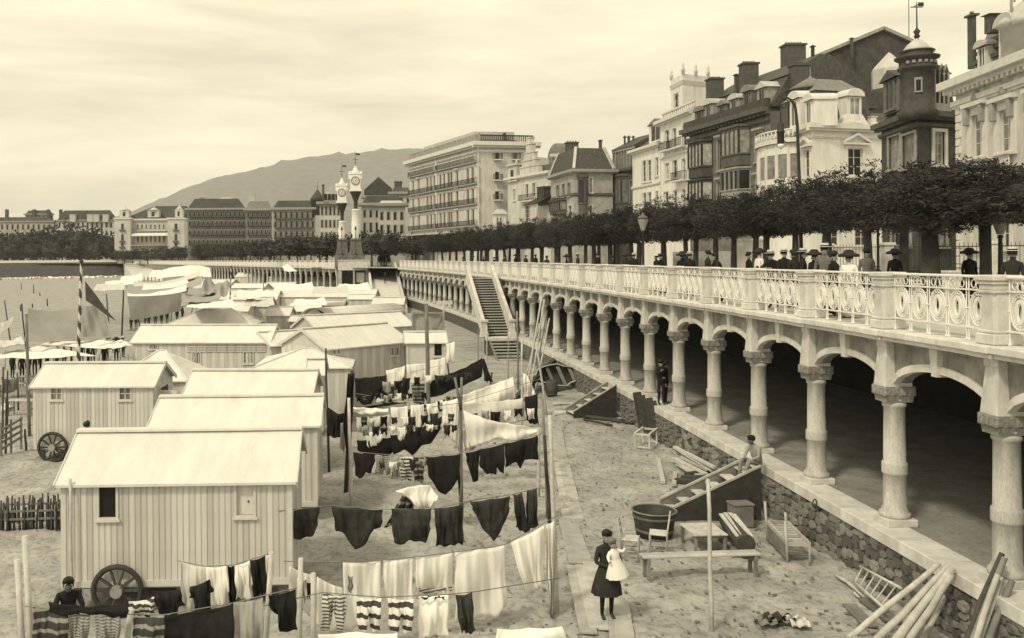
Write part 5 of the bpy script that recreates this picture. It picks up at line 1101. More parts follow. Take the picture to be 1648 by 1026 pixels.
# ------------------------------------------------------------------ clock towers
def clock_tower(px, d, s_, label, ytop_box, ybase=412):
    p = PD(px, ybase, d); t = thing('clock_tower', label, 'clock tower', (p.x, p.y, DECK), 0, 'clock towers'); Z = lambda y: PD(px, y, d).z - DECK
    w = s_
    zb = Z(ybase)
    mb = MB(); mb.cbox(-1.35*w, 1.35*w, -1.35*w, 1.35*w, 0, zb + .25, .05); mb.cbox(-1.2*w, 1.2*w, -1.2*w, 1.2*w, zb + .252, zb + .6, .05); mb.add([(x*q*w, y*q*w, z) for q, z in ((1.05, zb + .602), (.85, zb + 2.6)) for x, y in ((-1,-1),(1,-1),(1,1),(-1,1))], [(0,1,5,4),(1,2,6,5),(2,3,7,6),(3,0,4,7),(4,5,6,7)]); mb.cbox(-.95*w, .95*w, -.95*w, .95*w, zb + 2.603, zb + 2.8, .04)
    for k in range(3): mb.cbox(-(1.03 - .05*k)*w, (1.03 - .05*k)*w, -(1.03 - .05*k)*w, (1.03 - .05*k)*w, zb + 1.0 + k*.5, zb + 1.1 + k*.5, .02)
    mb.build('pedestal', M['wall_mid'], t)
    zs = Z(ytop_box + 66); mb = MB().lathe([(.72*w, zb + 2.802), (.80*w, zb + 3.1), (.72*w, zs*.75), (.66*w, zs - .25), (.78*w, zs - .15), (.5*w, zs)], 14); mb.build('shaft', M['enamel'], t)
    z1, z2, z3 = Z(ytop_box + 38), Z(ytop_box + 30), Z(ytop_box)
    mb = MB().lathe([(.5*w, zs + .002), (.3*w, zs + .2), (.34*w, lerp(zs, z1, .45)), (.6*w, lerp(zs, z1, .7)), (.95*w, z1 - .1), (1.0*w, z1)], 12); mb.build('bracket', M['iron'], t)
    mb = MB(); mb.cbox(-1.0*w, 1.0*w, -.6*w, .6*w, z1 + .003, z1 + .35, .05); mb.cbox(-.85*w, .85*w, -.5*w, .5*w, z1 + .352, z3 - 1.1, .05); mb.cbox(-1.05*w, 1.05*w, -.6*w, .6*w, z3 - 1.098, z3 - .85, .06)
    for sx in (-1, 1): mb.cbox(sx*.95*w - .2*w, sx*.95*w + .2*w, -.4*w, .4*w, z3 - 1.9, z3 - .6, .08)
    mb.lathe([(.75*w, z3 - .848), (.6*w, z3 - .5), (.35*w, z3 - .35), (.38*w, z3 - .1), (.15*w, z3 + .1), (.06*w, z3 + .4)], 12, sy=.6); bx = mb.build('clock_case', M['enamel'], t)
    zc = (z1 + z3)/2 - .2; R_ = .62*w; n = 24
    vs = [(0, -.56*w, zc)] + [(R_*math.cos(2*PI*k/n), -.56*w, zc + R_*math.sin(2*PI*k/n)) for k in range(n)]; MB().add(vs, [(0, 1 + k, 1 + (k+1) % n) for k in range(n)]).build('clock_dial', M['clockface'], t)
    mb = MB(); mb.tube([((R_+.04)*math.cos(q), -.57*w, zc + (R_+.04)*math.sin(q)) for q in np.linspace(0, 2*PI, 25)], .06*w, 5, cap=False)
    for k in range(12): q = PI*k/6; mb.box(.82*R_*math.cos(q) - .03, .82*R_*math.cos(q) + .03, -.575*w, -.562*w, zc + .82*R_*math.sin(q) - .05, zc + .82*R_*math.sin(q) + .05)
    mb.build('dial_ring', M['ironm'], t)
    mb = MB(); mb.beam((0, -.58*w, zc), (-.15*w, -.58*w, zc - .48*w), .03, .05); mb.beam((0, -.585*w, zc), (.22*w, -.585*w, zc + .25*w), .03, .06); mb.build('clock_hands', M['iron'], t)
    zv = z3 + .4; mb = MB().lathe([(.045, zv - .1), (.03, zv + 2.4)], 5); mb.tube([(-.45, 0, zv + 1.0), (.45, 0, zv + 1.0)], .035, 4); mb.box(.1, .75, -.02, .02, zv + 1.75, zv + 2.05); mb.lathe([(.02, zv + .45), (.13, zv + .55), (.02, zv + .65)], 6); mb.build('weather_vane', M['iron'], t)
    mb = MB()                                              # three-armed lamp cluster in front
    y0 = -1.5*w
    mb.lathe([(.12, zb + .3), (.06, zb + .8), (.05, zb + 4.2)], 6, (0, y0))
    for dx, zz_ in ((-.65, 3.4), (0, 4.6), (.65, 3.4)):
        if dx: mb.tube([(0, y0, zb + 2.6), (dx*.6, y0, zb + 2.5), (dx, y0, zb + zz_ - .35)], .05, 5)
        mb.lathe([(.05, zb + zz_ - .35), (.17, zb + zz_ - .15), (.15, zb + zz_ + .1), (.03, zb + zz_ + .35)], 6, (dx, y0))
    mb.build('lamp_cluster', M['iron'], t)
clock_tower(573, 149.6, 1.0, 'taller white clock tower with weather vane, nearer the ramp', 270)
clock_tower(551, 151.6, .92, 'shorter white clock tower with weather vane, farther from the ramp', 289)

# ------------------------------------------------------------------ people
BONES = [('pelvis','spine'),('spine','chest'),('chest','neck'),('neck','chin'),('chin','head')]
for S_ in 'lr': BONES += [('chest','sho'+S_),('sho'+S_,'elb'+S_),('elb'+S_,'wri'+S_),('wri'+S_,'han'+S_),('pelvis','hip'+S_),('hip'+S_,'kne'+S_),('kne'+S_,'ank'+S_),('ank'+S_,'toe'+S_)]
POSE = dict(pelvis=(0,0,.96,.125), spine=(0,0,1.14,.12), chest=(0,0,1.34,.135), neck=(0,.01,1.47,.052), chin=(0,-.015,1.545,.066), head=(0,-.005,1.635,.082))
for S_, q in (('l', 1), ('r', -1)): POSE.update({'sho'+S_: (.165*q,0,1.39,.062), 'elb'+S_: (.215*q,.02,1.13,.046), 'wri'+S_: (.225*q,-.05,.89,.032), 'han'+S_: (.22*q,-.07,.80,.034), 'hip'+S_: (.085*q,0,.90,.088), 'kne'+S_: (.095*q,-.01,.50,.06), 'ank'+S_: (.095*q,.02,.085,.04), 'toe'+S_: (.105*q,-.13,.035,.035)})
def body_mesh(pose, zones, mats, fingers=True, sub=1):
    P = dict(POSE); P.update(pose); B = list(BONES); zn = {}
    for i, (a, b) in enumerate(B):
        k = 'torso' if b in ('spine', 'chest', 'neck') or b[:3] in ('sho',) else 'head' if b in ('chin', 'head') else 'arm' if b[:3] in ('elb', 'wri') else 'hand' if b[:3] == 'han' else 'foot' if b[:3] == 'toe' else 'leg'
        zn[(a, b)] = k
    if fingers:
        for S_, q in (('l', 1), ('r', -1)):
            h = Vector(P['han'+S_][:3]); w = Vector(P['wri'+S_][:3]); d = (h - w).normalized(); side = d.cross(Vector((0, 1, .3))).normalized()
            for k in range(4):
                nm, nm2 = f'f{k}a{S_}', f'f{k}b{S_}'; off = side*((k - 1.5)*.017); L = (.036, .044, .042, .033)[k]
                P[nm] = (*(h + off + d*.03), .0095); P[nm2] = (*(h + off + d*(.03 + L) + Vector((0, -.016, -.01))), .008); B += [('han'+S_, nm), (nm, nm2)]; zn[('han'+S_, nm)] = zn[(nm, nm2)] = 'hand'
            nm = 't'+S_; P[nm] = (*(h + side*(-.045*q) + d*.01 + Vector((0, -.02, 0))), .010); B.append(('han'+S_, nm)); zn[('han'+S_, nm)] = 'hand'
    keys = list(P); idx = {k: i for i, k in enumerate(keys)}
    me = bpy.data.meshes.new('skel'); me.from_pydata([P[k][:3] for k in keys], [(idx[a], idx[b]) for a, b in B], [])
    ob = bpy.data.objects.new('skel', me); COL.objects.link(ob)
    ob.modifiers.new('skin', 'SKIN').use_smooth_shade = True
    sv = me.skin_vertices[0].data
    for k in keys: sv[idx[k]].radius = (P[k][3], P[k][3])
    sv[idx['pelvis']].use_root = True
    ss = ob.modifiers.new('sub', 'SUBSURF'); ss.levels = ss.render_levels = sub
    dg = bpy.context.evaluated_depsgraph_get(); out = bpy.data.meshes.new_from_object(ob.evaluated_get(dg)); bpy.data.objects.remove(ob)
    out.materials.clear(); names = list(dict.fromkeys(mats.values()))
    for n in names: out.materials.append(M[n])
    A = np.array([P[a][:3] for a, b in B]); Bv = np.array([P[b][:3] for a, b in B]); R = np.array([(P[a][3] + P[b][3])/2 for a, b in B]); D = Bv - A; LL = (D*D).sum(1) + 1e-9
    for f in out.polygons:
        c = np.array(f.center); t = np.clip(((c - A)*D).sum(1)/LL, 0, 1); dist = np.linalg.norm(A + D*t[:, None] - c, axis=1) - R
        f.material_index = names.index(mats[zn[B[int(np.argmin(dist))]]]); f.use_smooth = True
    return out
CLOTHES = {}
def person(label, loc, rz=0.0, h=1.68, pose={}, torso='suit', leg='suit', arm=None, foot='iron', skin='skin', hat=None, hair='hair', skirt=None, fingers=True, group=None, sub=1, key=None, apron=None, rx=0.0):
    t = thing('person', label, 'person', loc, rz, group); s = h/1.72
    k_ = key or None
    if k_ and k_ in CLOTHES: me = CLOTHES[k_]
    else:
        me = body_mesh(pose, None, dict(torso=torso, leg=leg, arm=arm or torso, foot=foot, head=skin, hand=skin), fingers, sub)
        if k_: CLOTHES[k_] = me
    o = link('body', me, t, (0, 0, 0), 0, (s, s, s)); P = dict(POSE); P.update(pose); hd = Vector(P['head'][:3]); ch = Vector(P['chin'][:3])
    L_ = dict(scale=None)
    if hair:
        mb = MB(); mb.lathe([(.088, -.045), (.103, -.01), (.105, .03), (.085, .075), (.045, .10), (.005, .108)], 12, sy=1.08)
        mb.v = [(x, y, z + max(0, -y - .01)*.75 if z < .05 else z) for x, y, z in mb.v]
        q = mb.build('hair', M[hair], t, (hd + Vector((0, .03, .012)))*s); q.scale = (s, s, s)
        nb = MB().lathe([(.02, -.055), (.014, -.02), (.004, .0)], 6); q2 = nb.build('nose', M[skin], t, (Vector((lerp(ch.x, hd.x, .5), min(hd.y, ch.y) - .078, lerp(ch.z, hd.z, .55))))*s); q2.scale = (s, s, s)
        eb = MB()
        for sx in (-1, 1): eb.lathe([(.002, -.008), (.011, 0), (.002, .008)], 6, (sx*.032, 0))
        eb.box(-.022, .022, -.004, .004, -.075, -.067); q3 = eb.build('eyes_and_mouth', M['hair'], t, Vector((hd.x, min(hd.y, ch.y) - .068, lerp(ch.z, hd.z, .85)))*s); q3.scale = (s, s, s)
        er = MB()
        for sx in (-1, 1): er.lathe([(.006, -.03), (.017, 0), (.006, .03)], 6, (sx*.082, 0))
        q4 = er.build('ears', M[skin], t, Vector((hd.x, hd.y + .005, lerp(ch.z, hd.z, .6)))*s); q4.scale = (s, s, s)
    if hat:
        mb = MB()
        if hat == 'boater':
            mb.lathe([(.165, .0), (.17, .008), (.165, .016), (.098, .018), (.096, .095), (.09, .102), (.002, .103)], 16, mi=0); mb.lathe([(.0985, .019), (.0985, .05)], 16, mi=1, cap=False); ms = [M['straw'], M['hair']]
        elif hat == 'wide':
            mb.lathe([(.25, -.035), (.27, -.01), (.26, .045), (.15, .075), (.125, .12), (.09, .16), (.002, .17)], 16); ms = [M['hair']]
        elif hat == 'sun':
            mb.lathe([(.27, .0), (.28, .01), (.13, .05), (.12, .12), (.07, .15), (.002, .155)], 16); ms = [M['straw']]
        else:
            mb.lathe([(.115, .0), (.125, .02), (.105, .035), (.11, .07), (.07, .10), (.002, .11)], 14); ms = [M['hair']]
        q = mb.build('hat', ms, t, (hd + Vector((0, .01, .05)))*s); q.scale = (s, s, s)
    if skirt:
        m_, z0, r0 = skirt; pv = Vector(P['spine'][:3]); mb = MB(); n = 20; prof = [(.125, pv.z + .02), (.15, pv.z - .08), (r0*.72, lerp(pv.z, z0, .4)), (r0*.9, lerp(pv.z, z0, .75)), (r0, z0)]
        vs = []
        for i, (r_, z_) in enumerate(prof):
            for k in range(n): w = 2*PI*k/n; q = r_*(1 + .07*math.sin(k*2.6 + i)*i/4); vs.append((pv.x + q*math.cos(w), pv.y + q*.82*math.sin(w), z_))
        mb.add(vs, [(i*n + (k+1) % n, i*n + k, (i+1)*n + k, (i+1)*n + (k+1) % n) for i in range(len(prof)-1) for k in range(n)], 0, True); q = mb.build('skirt', M[m_], t); q.scale = (s, s, s)
    return t
def at_rail(px, o, **k):
    s = s_of_px(px, o); return onp(s, o, DECK)
LEAN = dict(spine=(0,-.03,1.13,.12), chest=(0,-.13,1.31,.135), neck=(0,-.19,1.43,.052), chin=(0,-.24,1.49,.066), head=(0,-.245,1.58,.082), shol=(.165,-.14,1.36,.062), shor=(-.165,-.14,1.36,.062), elbl=(.25,-.28,1.15,.046), elbr=(-.25,-.28,1.15,.046), wril=(.12,-.42,1.18,.032), wrir=(-.12,-.42,1.18,.032), hanl=(.04,-.46,1.18,.034), hanr=(-.04,-.46,1.18,.034))
SEA = PI/2 + .15 + PI                                     # facing the beach (body faces local -y)
FS = -PI/2
person('bareheaded man leaning on the balustrade in a dark jacket', at_rail(1160, .55), FS, 1.68, LEAN, hat=None, key='lean')
person('man in dark clothes standing behind the leaning bareheaded man', at_rail(1139, 1.5), FS, 1.70, hat='cap', key='std')
person('man in dark jacket and straw boater facing out, apart from the group', at_rail(1245, .75), FS + .8, 1.70, LEAN, torso='suit', hat='boater', key='lean')
person('dark haired person between the two straw hatted men', at_rail(1277, 1.3), FS - 1.2, 1.66, hat='cap', key='std')
person('man seen from behind in straw boater and dark coat', at_rail(1293, .85), FS + 2.6, 1.68, hat='boater', key='std')
person('tall man in straw boater and pale jacket at the balustrade', at_rail(1327, 1.1), FS + 1.0, 1.80, torso='suitm', leg='suitm', hat='boater')
person('dark clad person with white shawl beside the tall man in pale jacket', at_rail(1342, .8), FS + 2.2, 1.60, torso='dark', skirt=('dark', .08, .3), hat='cap')
person('woman in white blouse and wide dark hat at the balustrade', at_rail(1366, .8), FS + .7, 1.56, torso='white', arm='white', leg='greycl', skirt=('greycl', .06, .32), hat='wide')
person('woman in dark dress with a wide hat on the promenade by the mansion', xyv(1560, 27) + Vector((0, 0, DECK)), 0, 1.62, torso='dark', skirt=('dark', .05, .36), hat='wide')
person('pale faced man with white shirt front near the lantern lamp', at_rail(1068, .9), FS + .7, 1.68, LEAN, torso='suit', hat=None, key='lean')
person('woman in white hat beside the pale faced man', at_rail(1056, 1.4), FS + .2, 1.6, torso='dark', skirt=('dark', .06, .32), hat='sun')
for k, (px, o, tm, ht, lb) in enumerate(((1110, 1.0, 'suit', 'boater', 'man in straw boater strolling between lamp and leaning man'), (1098, 1.6, 'dark', 'wide', 'woman in dark dress and wide hat strolling near the white tower house'), (1205, 3.5, 'suit', 'cap', 'man in dark suit walking before the white garden wall'), (1222, 4.2, 'white', 'wide', 'woman in pale blouse walking before the white garden wall'), (1262, 1.8, 'suit', 'boater', 'man in straw boater half hidden behind the group'), (1310, 1.9, 'dark', 'wide', 'woman in black with wide hat behind the straw hatted group'), (1395, 4.0, 'suitm', 'cap', 'man in grey suit by the tamarisk trunk near the bench'), (1440, 5.5, 'dark', 'wide', 'woman in dark dress standing before the iron fence'), (1630, 3.0, 'suit', 'boater', 'man in straw boater near the picture edge'))):
    person(lb, at_rail(px, o), random.uniform(0, 6), random.uniform(1.58, 1.74), torso=tm, arm=tm, skirt=('dark', .06, .3) if ht == 'wide' else None, hat=ht, fingers=False)
for k, (px, o) in enumerate(((1020, 2.5), (1008, 1.2), (985, 3), (962, 2), (930, 3), (912, 1.5), (880, 2.5), (862, 3.5), (846, 2), (830, 4), (812, 3), (795, 2.5), (778, 4), (760, 3), (745, 2))):
    person('small dark dressed stroller on the distant promenade', at_rail(px, o), random.uniform(0, 6), random.uniform(1.55, 1.75), hat=('boater', 'wide', 'cap', None)[k % 4], key='std', group='strollers on the promenade', fingers=False)
person('man in dark suit and pale cap standing between arcade columns', PZ(1064, 651, FLOOR), .2, 1.66, dict(elbl=(.26,.06,1.16,.046), wril=(.14,-.08,1.06,.032), hanl=(.06,-.1,1.05,.034), elbr=(-.25,-.12,1.2,.046), wrir=(-.12,-.2,1.32,.032), hanr=(-.06,-.2,1.37,.034)), hat='cap')
person('second man in dark clothes half hidden behind an arcade column', PZ(1078, 653, FLOOR) + Vector((0, .5, 0)), 1.0, 1.56, hat='cap', key='std')
SIT = dict(pelvis=(0,.05,.14,.13), spine=(0,.02,.33,.125), chest=(0,-.07,.52,.14), neck=(0,-.13,.64,.052), chin=(0,-.19,.70,.066), head=(0,-.2,.79,.082), shol=(.165,-.07,.57,.062), shor=(-.165,-.07,.57,.062), elbl=(.24,-.15,.34,.046), elbr=(-.24,-.15,.34,.046), wril=(.1,-.33,.26,.032), wrir=(-.1,-.33,.26,.032), hanl=(.04,-.38,.25,.034), hanr=(-.04,-.38,.25,.034), hipl=(.1,.0,.13,.09), hipr=(-.1,.0,.13,.09), knel=(.13,-.42,.24,.065), kner=(-.13,-.42,.24,.065), ankl=(.11,-.52,-.18,.04), ankr=(-.11,-.5,-.18,.04), toel=(.12,-.66,-.23,.035), toer=(-.12,-.64,-.23,.035))
person('person in a grey shirt sitting on the coping at the head of the beach steps', PZ(1214, 752, FLOOR) + Vector((.05, .0, 0)), -1.15, 1.66, SIT, torso='greycl', leg='woodm', skin='skind', key=None)
person('lone man in dark suit walking down the distant ramp', Vector((PD(620, 440, 137).x, 137, 2.88)), .3, 1.75, hat='cap', key='std', fingers=False)
person('person standing between huts, only the dark haired head showing over a roof', PZ(140, 800, 0).xy.to_3d()*0 + Vector((PD(140, 690, 28.4).x, 28.4, 0)), PI, 1.75, torso='greycl', key=None)
SIT2 = dict(SIT); SIT2.update(ankl=(.12,-.56,.03,.04), ankr=(-.12,-.54,.03,.04), toel=(.13,-.7,-.02,.035), toer=(-.13,-.68,-.02,.035), knel=(.14,-.40,.36,.065), kner=(-.14,-.40,.36,.065))
W = Vector((PD(110, 950, 15.2).x, 15.2, 0))
person('washerwoman in dark clothes bent over laundry beside the nearest hut', W, .35, 1.60, LEAN, torso='dark', leg='dark', skin='skind', skirt=('dark', .1, .36))
mb = MB(); mb.cbox(-.35, .35, -.2, .25, -.06, .0, .01)
for x, y in ((-.3, -.15), (.3, -.15), (-.3, .2), (.3, .2)): mb.box(x-.03, x+.03, y-.03, y+.03, -.5, -.06)
# mother and child
mp = PZ(977, 1000, 0)
HOLD = dict(elbl=(.27,-.02,1.15,.044), wril=(.20,-.24,1.20,.032), hanl=(.12,-.29,1.23,.034), elbr=(-.24,-.03,1.13,.044), wrir=(-.02,-.24,1.10,.032), hanr=(.07,-.28,1.11,.034), chin=(.02,-.02,1.545,.066), head=(.02,-.01,1.635,.082))
mp.z = .055; person('woman in dark dress standing on the boards holding a baby in white', mp, .15, 1.64, HOLD, torso='dress', leg='dark', foot='iron', skin='skin', skirt=('dress', .50, .30))
BABY = dict(pelvis=(0,0,.30,.10), spine=(0,0,.42,.10), chest=(0,0,.56,.105), neck=(0,0,.655,.05), chin=(0,-.01,.71,.07), head=(0,0,.80,.085), shol=(.11,0,.60,.05), shor=(-.11,0,.60,.05), elbl=(.19,-.06,.56,.04), elbr=(-.19,-.02,.52,.04), wril=(.24,-.1,.63,.03), wrir=(-.22,-.1,.46,.03), hanl=(.25,-.12,.67,.032), hanr=(-.22,-.14,.43,.032), hipl=(.06,0,.28,.075), hipr=(-.06,0,.28,.075), knel=(.07,-.1,.16,.055), kner=(-.07,-.1,.16,.055), ankl=(.06,-.05,.03,.04), ankr=(-.06,-.05,.03,.04), toel=(.06,-.11,.0,.03), toer=(-.06,-.11,.0,.03))
t = person('baby in a long white gown carried on the womans arm', mp + Vector((.15, -.22, .86)), .35, 1.40, BABY, torso='white', leg='white', arm='white', foot='white', hair='woodm', skirt=('white', .02, .27), fingers=False); t.rotation_euler = (0, -.16, .35)
# ------------------------------------------------------------------ bathing huts
PLK = {}
def plank(w, h, k):
    key = (round(w, 3), round(h, 2), k)
    if key not in PLK:
        me = MB().cbox(.003, w - .003, -.018, .0, 0, h, .006).mesh('plank'); me.materials.append(M['plank_l' if k else 'plank_d']); PLK[key] = me
    return PLK[key]
def hut(label, pl, pr, ye, ze=2.55, rise=.68, half=1.35, zf=.55, wins=(), hip=False, planks=False, stripe=.13, wheels=(), door=None, rz=0.0, rightwin=None, name='bathing_hut', vents=None, flat=False, dl=None, over=.14, d=None, group='bathing huts', wallm=None, curved=False):
    """front eave from pixel (pl, ye) to (pr, ye); front wall faces the camera. wins: (px0, px1, y0, y1, style)"""
    yl, yr = (ye, ye) if not isinstance(ye, tuple) else ye
    A, B = (PZ(pl, yl, ze), PZ(pr, yr, ze)) if d is None else (PD(pl, yl, d), PD(pr, yr, d))
    if d is not None: ze = (A.z + B.z)/2
    W_ = math.hypot(B.x - A.x, B.y - A.y); ang = math.atan2(B.y - A.y, B.x - A.x)
    t = thing(name, label, 'hut', (A.x, A.y, 0), ang, group); D2 = 2*half; H_ = ze - zf
    loc = Matrix.Rotation(-ang, 3, 'Z')
    def u_of(px, y): a, b = ray(px, y); n = Vector((-(B.y - A.y), B.x - A.x)); k = (A.x*n.x + A.y*n.y)/(a*n.x + n.y); q = loc @ Vector((a*k - A.x, k - A.y, 0)); return q.x, CAMH + b*k
    holes = []
    for w in wins:
        u0, _ = u_of(w[0], (w[2]+w[3])/2); u1, _ = u_of(w[1], (w[2]+w[3])/2); um = (w[0]+w[1])/2; za, zb = u_of(um, w[3])[1], u_of(um, w[2])[1]; holes.append((u0, u1, za, zb, w[4]))
    # walls
    def wallface(name_, org, dirv, L, hs, gable=False):
        nrm = Vector((dirv.y, -dirv.x, 0)); a_ = math.atan2(dirv.y, dirv.x)
        us = sorted({0, L, *[q for h in hs for q in h[:2]]}); zs = sorted({zf, ze, *[q for h in hs for q in h[2:4]]}); mb = MB()
        for a, b in zip(us[:-1], us[1:]):
            for c, e in zip(zs[:-1], zs[1:]):
                if any(h[0] < (a+b)/2 < h[1] and h[2] < (c+e)/2 < h[3] for h in hs): continue
                mb.add([(a, 0, c), (b, 0, c), (b, 0, e), (a, 0, e)], [(0,1,2,3)])
        if gable and not hip: mb.add([(0, 0, ze), (L, 0, ze), (L/2, 0, ze + rise)], [(0,1,2)])
        for h in hs:
            a, b, c, e = h[:4]; mb.add([(u, y_, z) for y_ in (0, .1) for u, z in ((a, c), (b, c), (b, e), (a, e))], [(0,4,5,1),(1,5,6,2),(2,6,7,3),(3,7,4,0)])
        m_ = M[wallm] if wallm else M['plank_d']
        wo = mb.build(name_, m_, t, org, a_)
        n = max(2, int(round(L/stripe))); w_ = L/n; joined = None if planks else MB()
        for k in range(n):
            u0 = k*w_; segs = [(zf, ze)]
            for h in hs:
                if h[0] < u0 + w_*.6 and h[1] > u0 + w_*.4: segs = [s2 for s1 in segs for s2 in ((s1[0], min(s1[1], h[2] - .05)), (max(s1[0], h[3] + .05), s1[1])) if s2[1] - s2[0] > .05]
            for z0, z1 in segs:
                if planks: link('plank', plank(w_, z1 - z0, (k//2 + (k*7 % 5 == 0)) % 2), wo, (u0, -.003, z0))
                elif not wallm: joined.box(u0 + .004, u0 + w_ - .004, -.016, -.002, z0, z1, k % 2)
        if joined is not None and joined.v: tag(joined.build('boarding', [M['plank_l'], M['plank_d']], wo), kind='stuff')
        return wo
    X = Vector((1, 0, 0)); Y = Vector((0, 1, 0))
    fw = wallface('front_wall', (0, 0, 0), X, W_, holes); sw = wallface('end_wall', (W_, 0, 0), Y, D2, [], True); wallface('end_wall', (0, D2, 0), -Y, D2, [], True)
    MB().add([(0, D2, zf), (W_, D2, zf), (W_, D2, ze), (0, D2, ze)], [(3,2,1,0)]).build('back_wall', M['plank_d'], t)
    MB().box(0, W_, 0, D2, zf - .1, zf).build('floor_frame', M['woodm'], t)
    for (u0, u1, za, zb, st_) in holes:
        w, h = u1-u0, zb-za; mb = MB(); f = .05
        for x0, x1, z0, z1 in ((-f, 0, -f, h+f), (w, w+f, -f, h+f), (0, w, h, h+f), (0, w, -f, 0)): mb.box(x0, x1, -.045, .02, z0, z1)
        mb.box(-f-.03, w+f+.03, -.08, -.047, -f-.03, -f+.02)
        if st_ == 'shut': pm = 'plank_l'
        elif st_ == 'arch':
            pm = 'curtain'
            for sx in (0, 1):
                pts = [(w*sx, h)] + [(w/2 + (-1 if sx == 0 else 1)*w/2*math.cos(q), h - w/2 + w/2*math.sin(q)) for q in np.linspace(0, PI/2, 5)]; k = len(pts); mb.add([(x, -.02, z) for x, z in pts], [tuple(range(k)) if sx else tuple(range(k))[::-1]])
            mb.box(w/2-.02, w/2+.02, .0, .03, 0, h)
        elif st_ == 'sash': pm = 'curtain'; mb.box(w/2-.02, w/2+.02, .0, .03, 0, h); mb.box(0, w, .0, .03, h/2-.02, h/2+.02)
        else: pm = 'darkvoid'
        o = mb.build('window', M['hutpaint'], t, (u0, 0, za))
        MB().box(0, w, .03, .08, 0, h).build('shutter' if st_ == 'shut' else 'pane', M[pm], o)
        if st_ == 'shut': MB().box(w*.65, w*.72, .01, .029, h*.4, h*.47).build('knob', M['iron'], o)
    if door:
        mb = MB(); mb.box(.0, .03, D2*.3, D2*.7, zf, ze - .25); mb.build('door', M['woodd' if door == 'open' else 'plank_d'], t, (W_ + .02, 0, 0)); m2 = MB(); m2.box(.0, .05, D2*.27, D2*.3-.002, zf, ze-.2); m2.box(.0, .05, D2*.7+.002, D2*.73, zf, ze-.2); m2.box(.0, .05, D2*.27, D2*.73, ze-.198, ze-.12); m2.build('door_frame', M['hutpaint'], t, (W_ + .02, 0, 0))
        if door == 'open': MB().cbox(0, .7, -.02, .02, zf + .02, ze - .27, .005).build('door_leaf', M['plank_l'], t, (W_ + .05, D2*.3, 0), -.35)
    # roof: thin double pitched slab in two sheets with ridge cap, or hipped
    o_ = over; zr = ze + rise; k_ = rise/half; tk = .05
    if curved:
        mb = MB(); n = 9; pr_ = [(half - (half + o_)*math.cos(q), ze - .02 + (rise)*math.sin(q)) for q in np.linspace(0.05, PI - .05, n)]
        for (y0, z0), (y1, z1) in zip(pr_[:-1], pr_[1:]): mb.add([(-o_, y0, z0), (W_+o_, y0, z0), (W_+o_, y1, z1), (-o_, y1, z1), (-o_, y0, z0-tk), (W_+o_, y0, z0-tk), (W_+o_, y1, z1-tk), (-o_, y1, z1-tk)], [(0,1,2,3),(7,6,5,4),(0,4,5,1),(1,5,6,2),(3,7,4,0)][:5], 0, True)
        mb.build('roof', M['rooffelt'], t)
    elif hip:
        e = half*.95; lo = [(-o_, -o_, ze - .03), (W_+o_, -o_, ze - .03), (W_+o_, D2+o_, ze - .03), (-o_, D2+o_, ze - .03)]; r0, r1 = (min(e, W_*.45), half, zr), (W_-min(e, W_*.45), half, zr)
        mb = MB(); mb.add(lo + [r0, r1], [(0,1,5,4),(1,2,5),(2,3,4,5),(3,0,4)]); mb.add([(x, y, z - .05) for x, y, z in lo] + lo, [(0,1,5,4),(1,2,6,5),(2,3,7,6),(3,0,4,7),(3,2,1,0)]); mb.build('roof', M['rooffelt'], t)
        mb = MB()
        for a, b in ((lo[0], r0), (lo[1], r1), (r0, r1)): mb.beam(Vector(a) + Vector((0, 0, .02)), Vector(b) + Vector((0, 0, .02)), .07, .04)
        mb.build('ridge_cap', M['rooffelt'], t)
    else:
        for sgn in (0, 1):
            ya, yb = (-o_, half) if sgn == 0 else (half, D2 + o_); za, zb = (ze - o_*k_, zr) if sgn == 0 else (zr, ze - o_*k_)
            mb = MB(); nx = max(4, int(W_/.45)); ny = 4; vs = []
            for j in range(ny + 1):
                for i in range(nx + 1): u = i/nx; v = j/ny; vs.append((lerp(-o_, W_+o_, u), lerp(ya, yb, v), lerp(za, zb, v) + tk + (random.uniform(-.012, .012) if 0 < j < ny else random.uniform(-.006, .003)) - .025*math.sin(PI*u)*(1 if 0 < j < ny else .3)))
            mb.add(vs, [(j*(nx+1)+i, j*(nx+1)+i+1, (j+1)*(nx+1)+i+1, (j+1)*(nx+1)+i) for j in range(ny) for i in range(nx)], 0, True)
            q = [(-o_, ya, za), (W_+o_, ya, za), (W_+o_, yb, zb), (-o_, yb, zb)]; hi = [(x, y, z + tk) for x, y, z in q]; mb.add(q + hi, [(3,2,1,0),(0,1,5,4),(1,2,6,5),(3,0,4,7)])
            ro = mb.build('roof_sheet', M['rooffelt'], t)
        mb = MB().beam((-o_, half, zr + tk + .005), (W_+o_, half, zr + tk + .005), .26, .05); mb.build('ridge_cap', M['rooffelt'], t)
        for x in (-o_ + .01, W_ + o_ - .01):
            MB().beam((x, -o_, ze - o_*k_), (x, half, zr), .03, .13).build('barge_board', M['hutpaint'], t); MB().beam((x, half, zr), (x, D2+o_, ze - o_*k_), .03, .13).build('barge_board', M['hutpaint'], t)
    for cx_ in (0.02, W_ - .02): MB().box(cx_ - .05, cx_ + .05, -.04, -.02, zf - .05, ze - .02).build('corner_post', M['hutpaint'], t)
    MB().box(0, W_, -.05, -.021, zf - .06, zf + .06).build('skirting', M['hutpaint'], t)
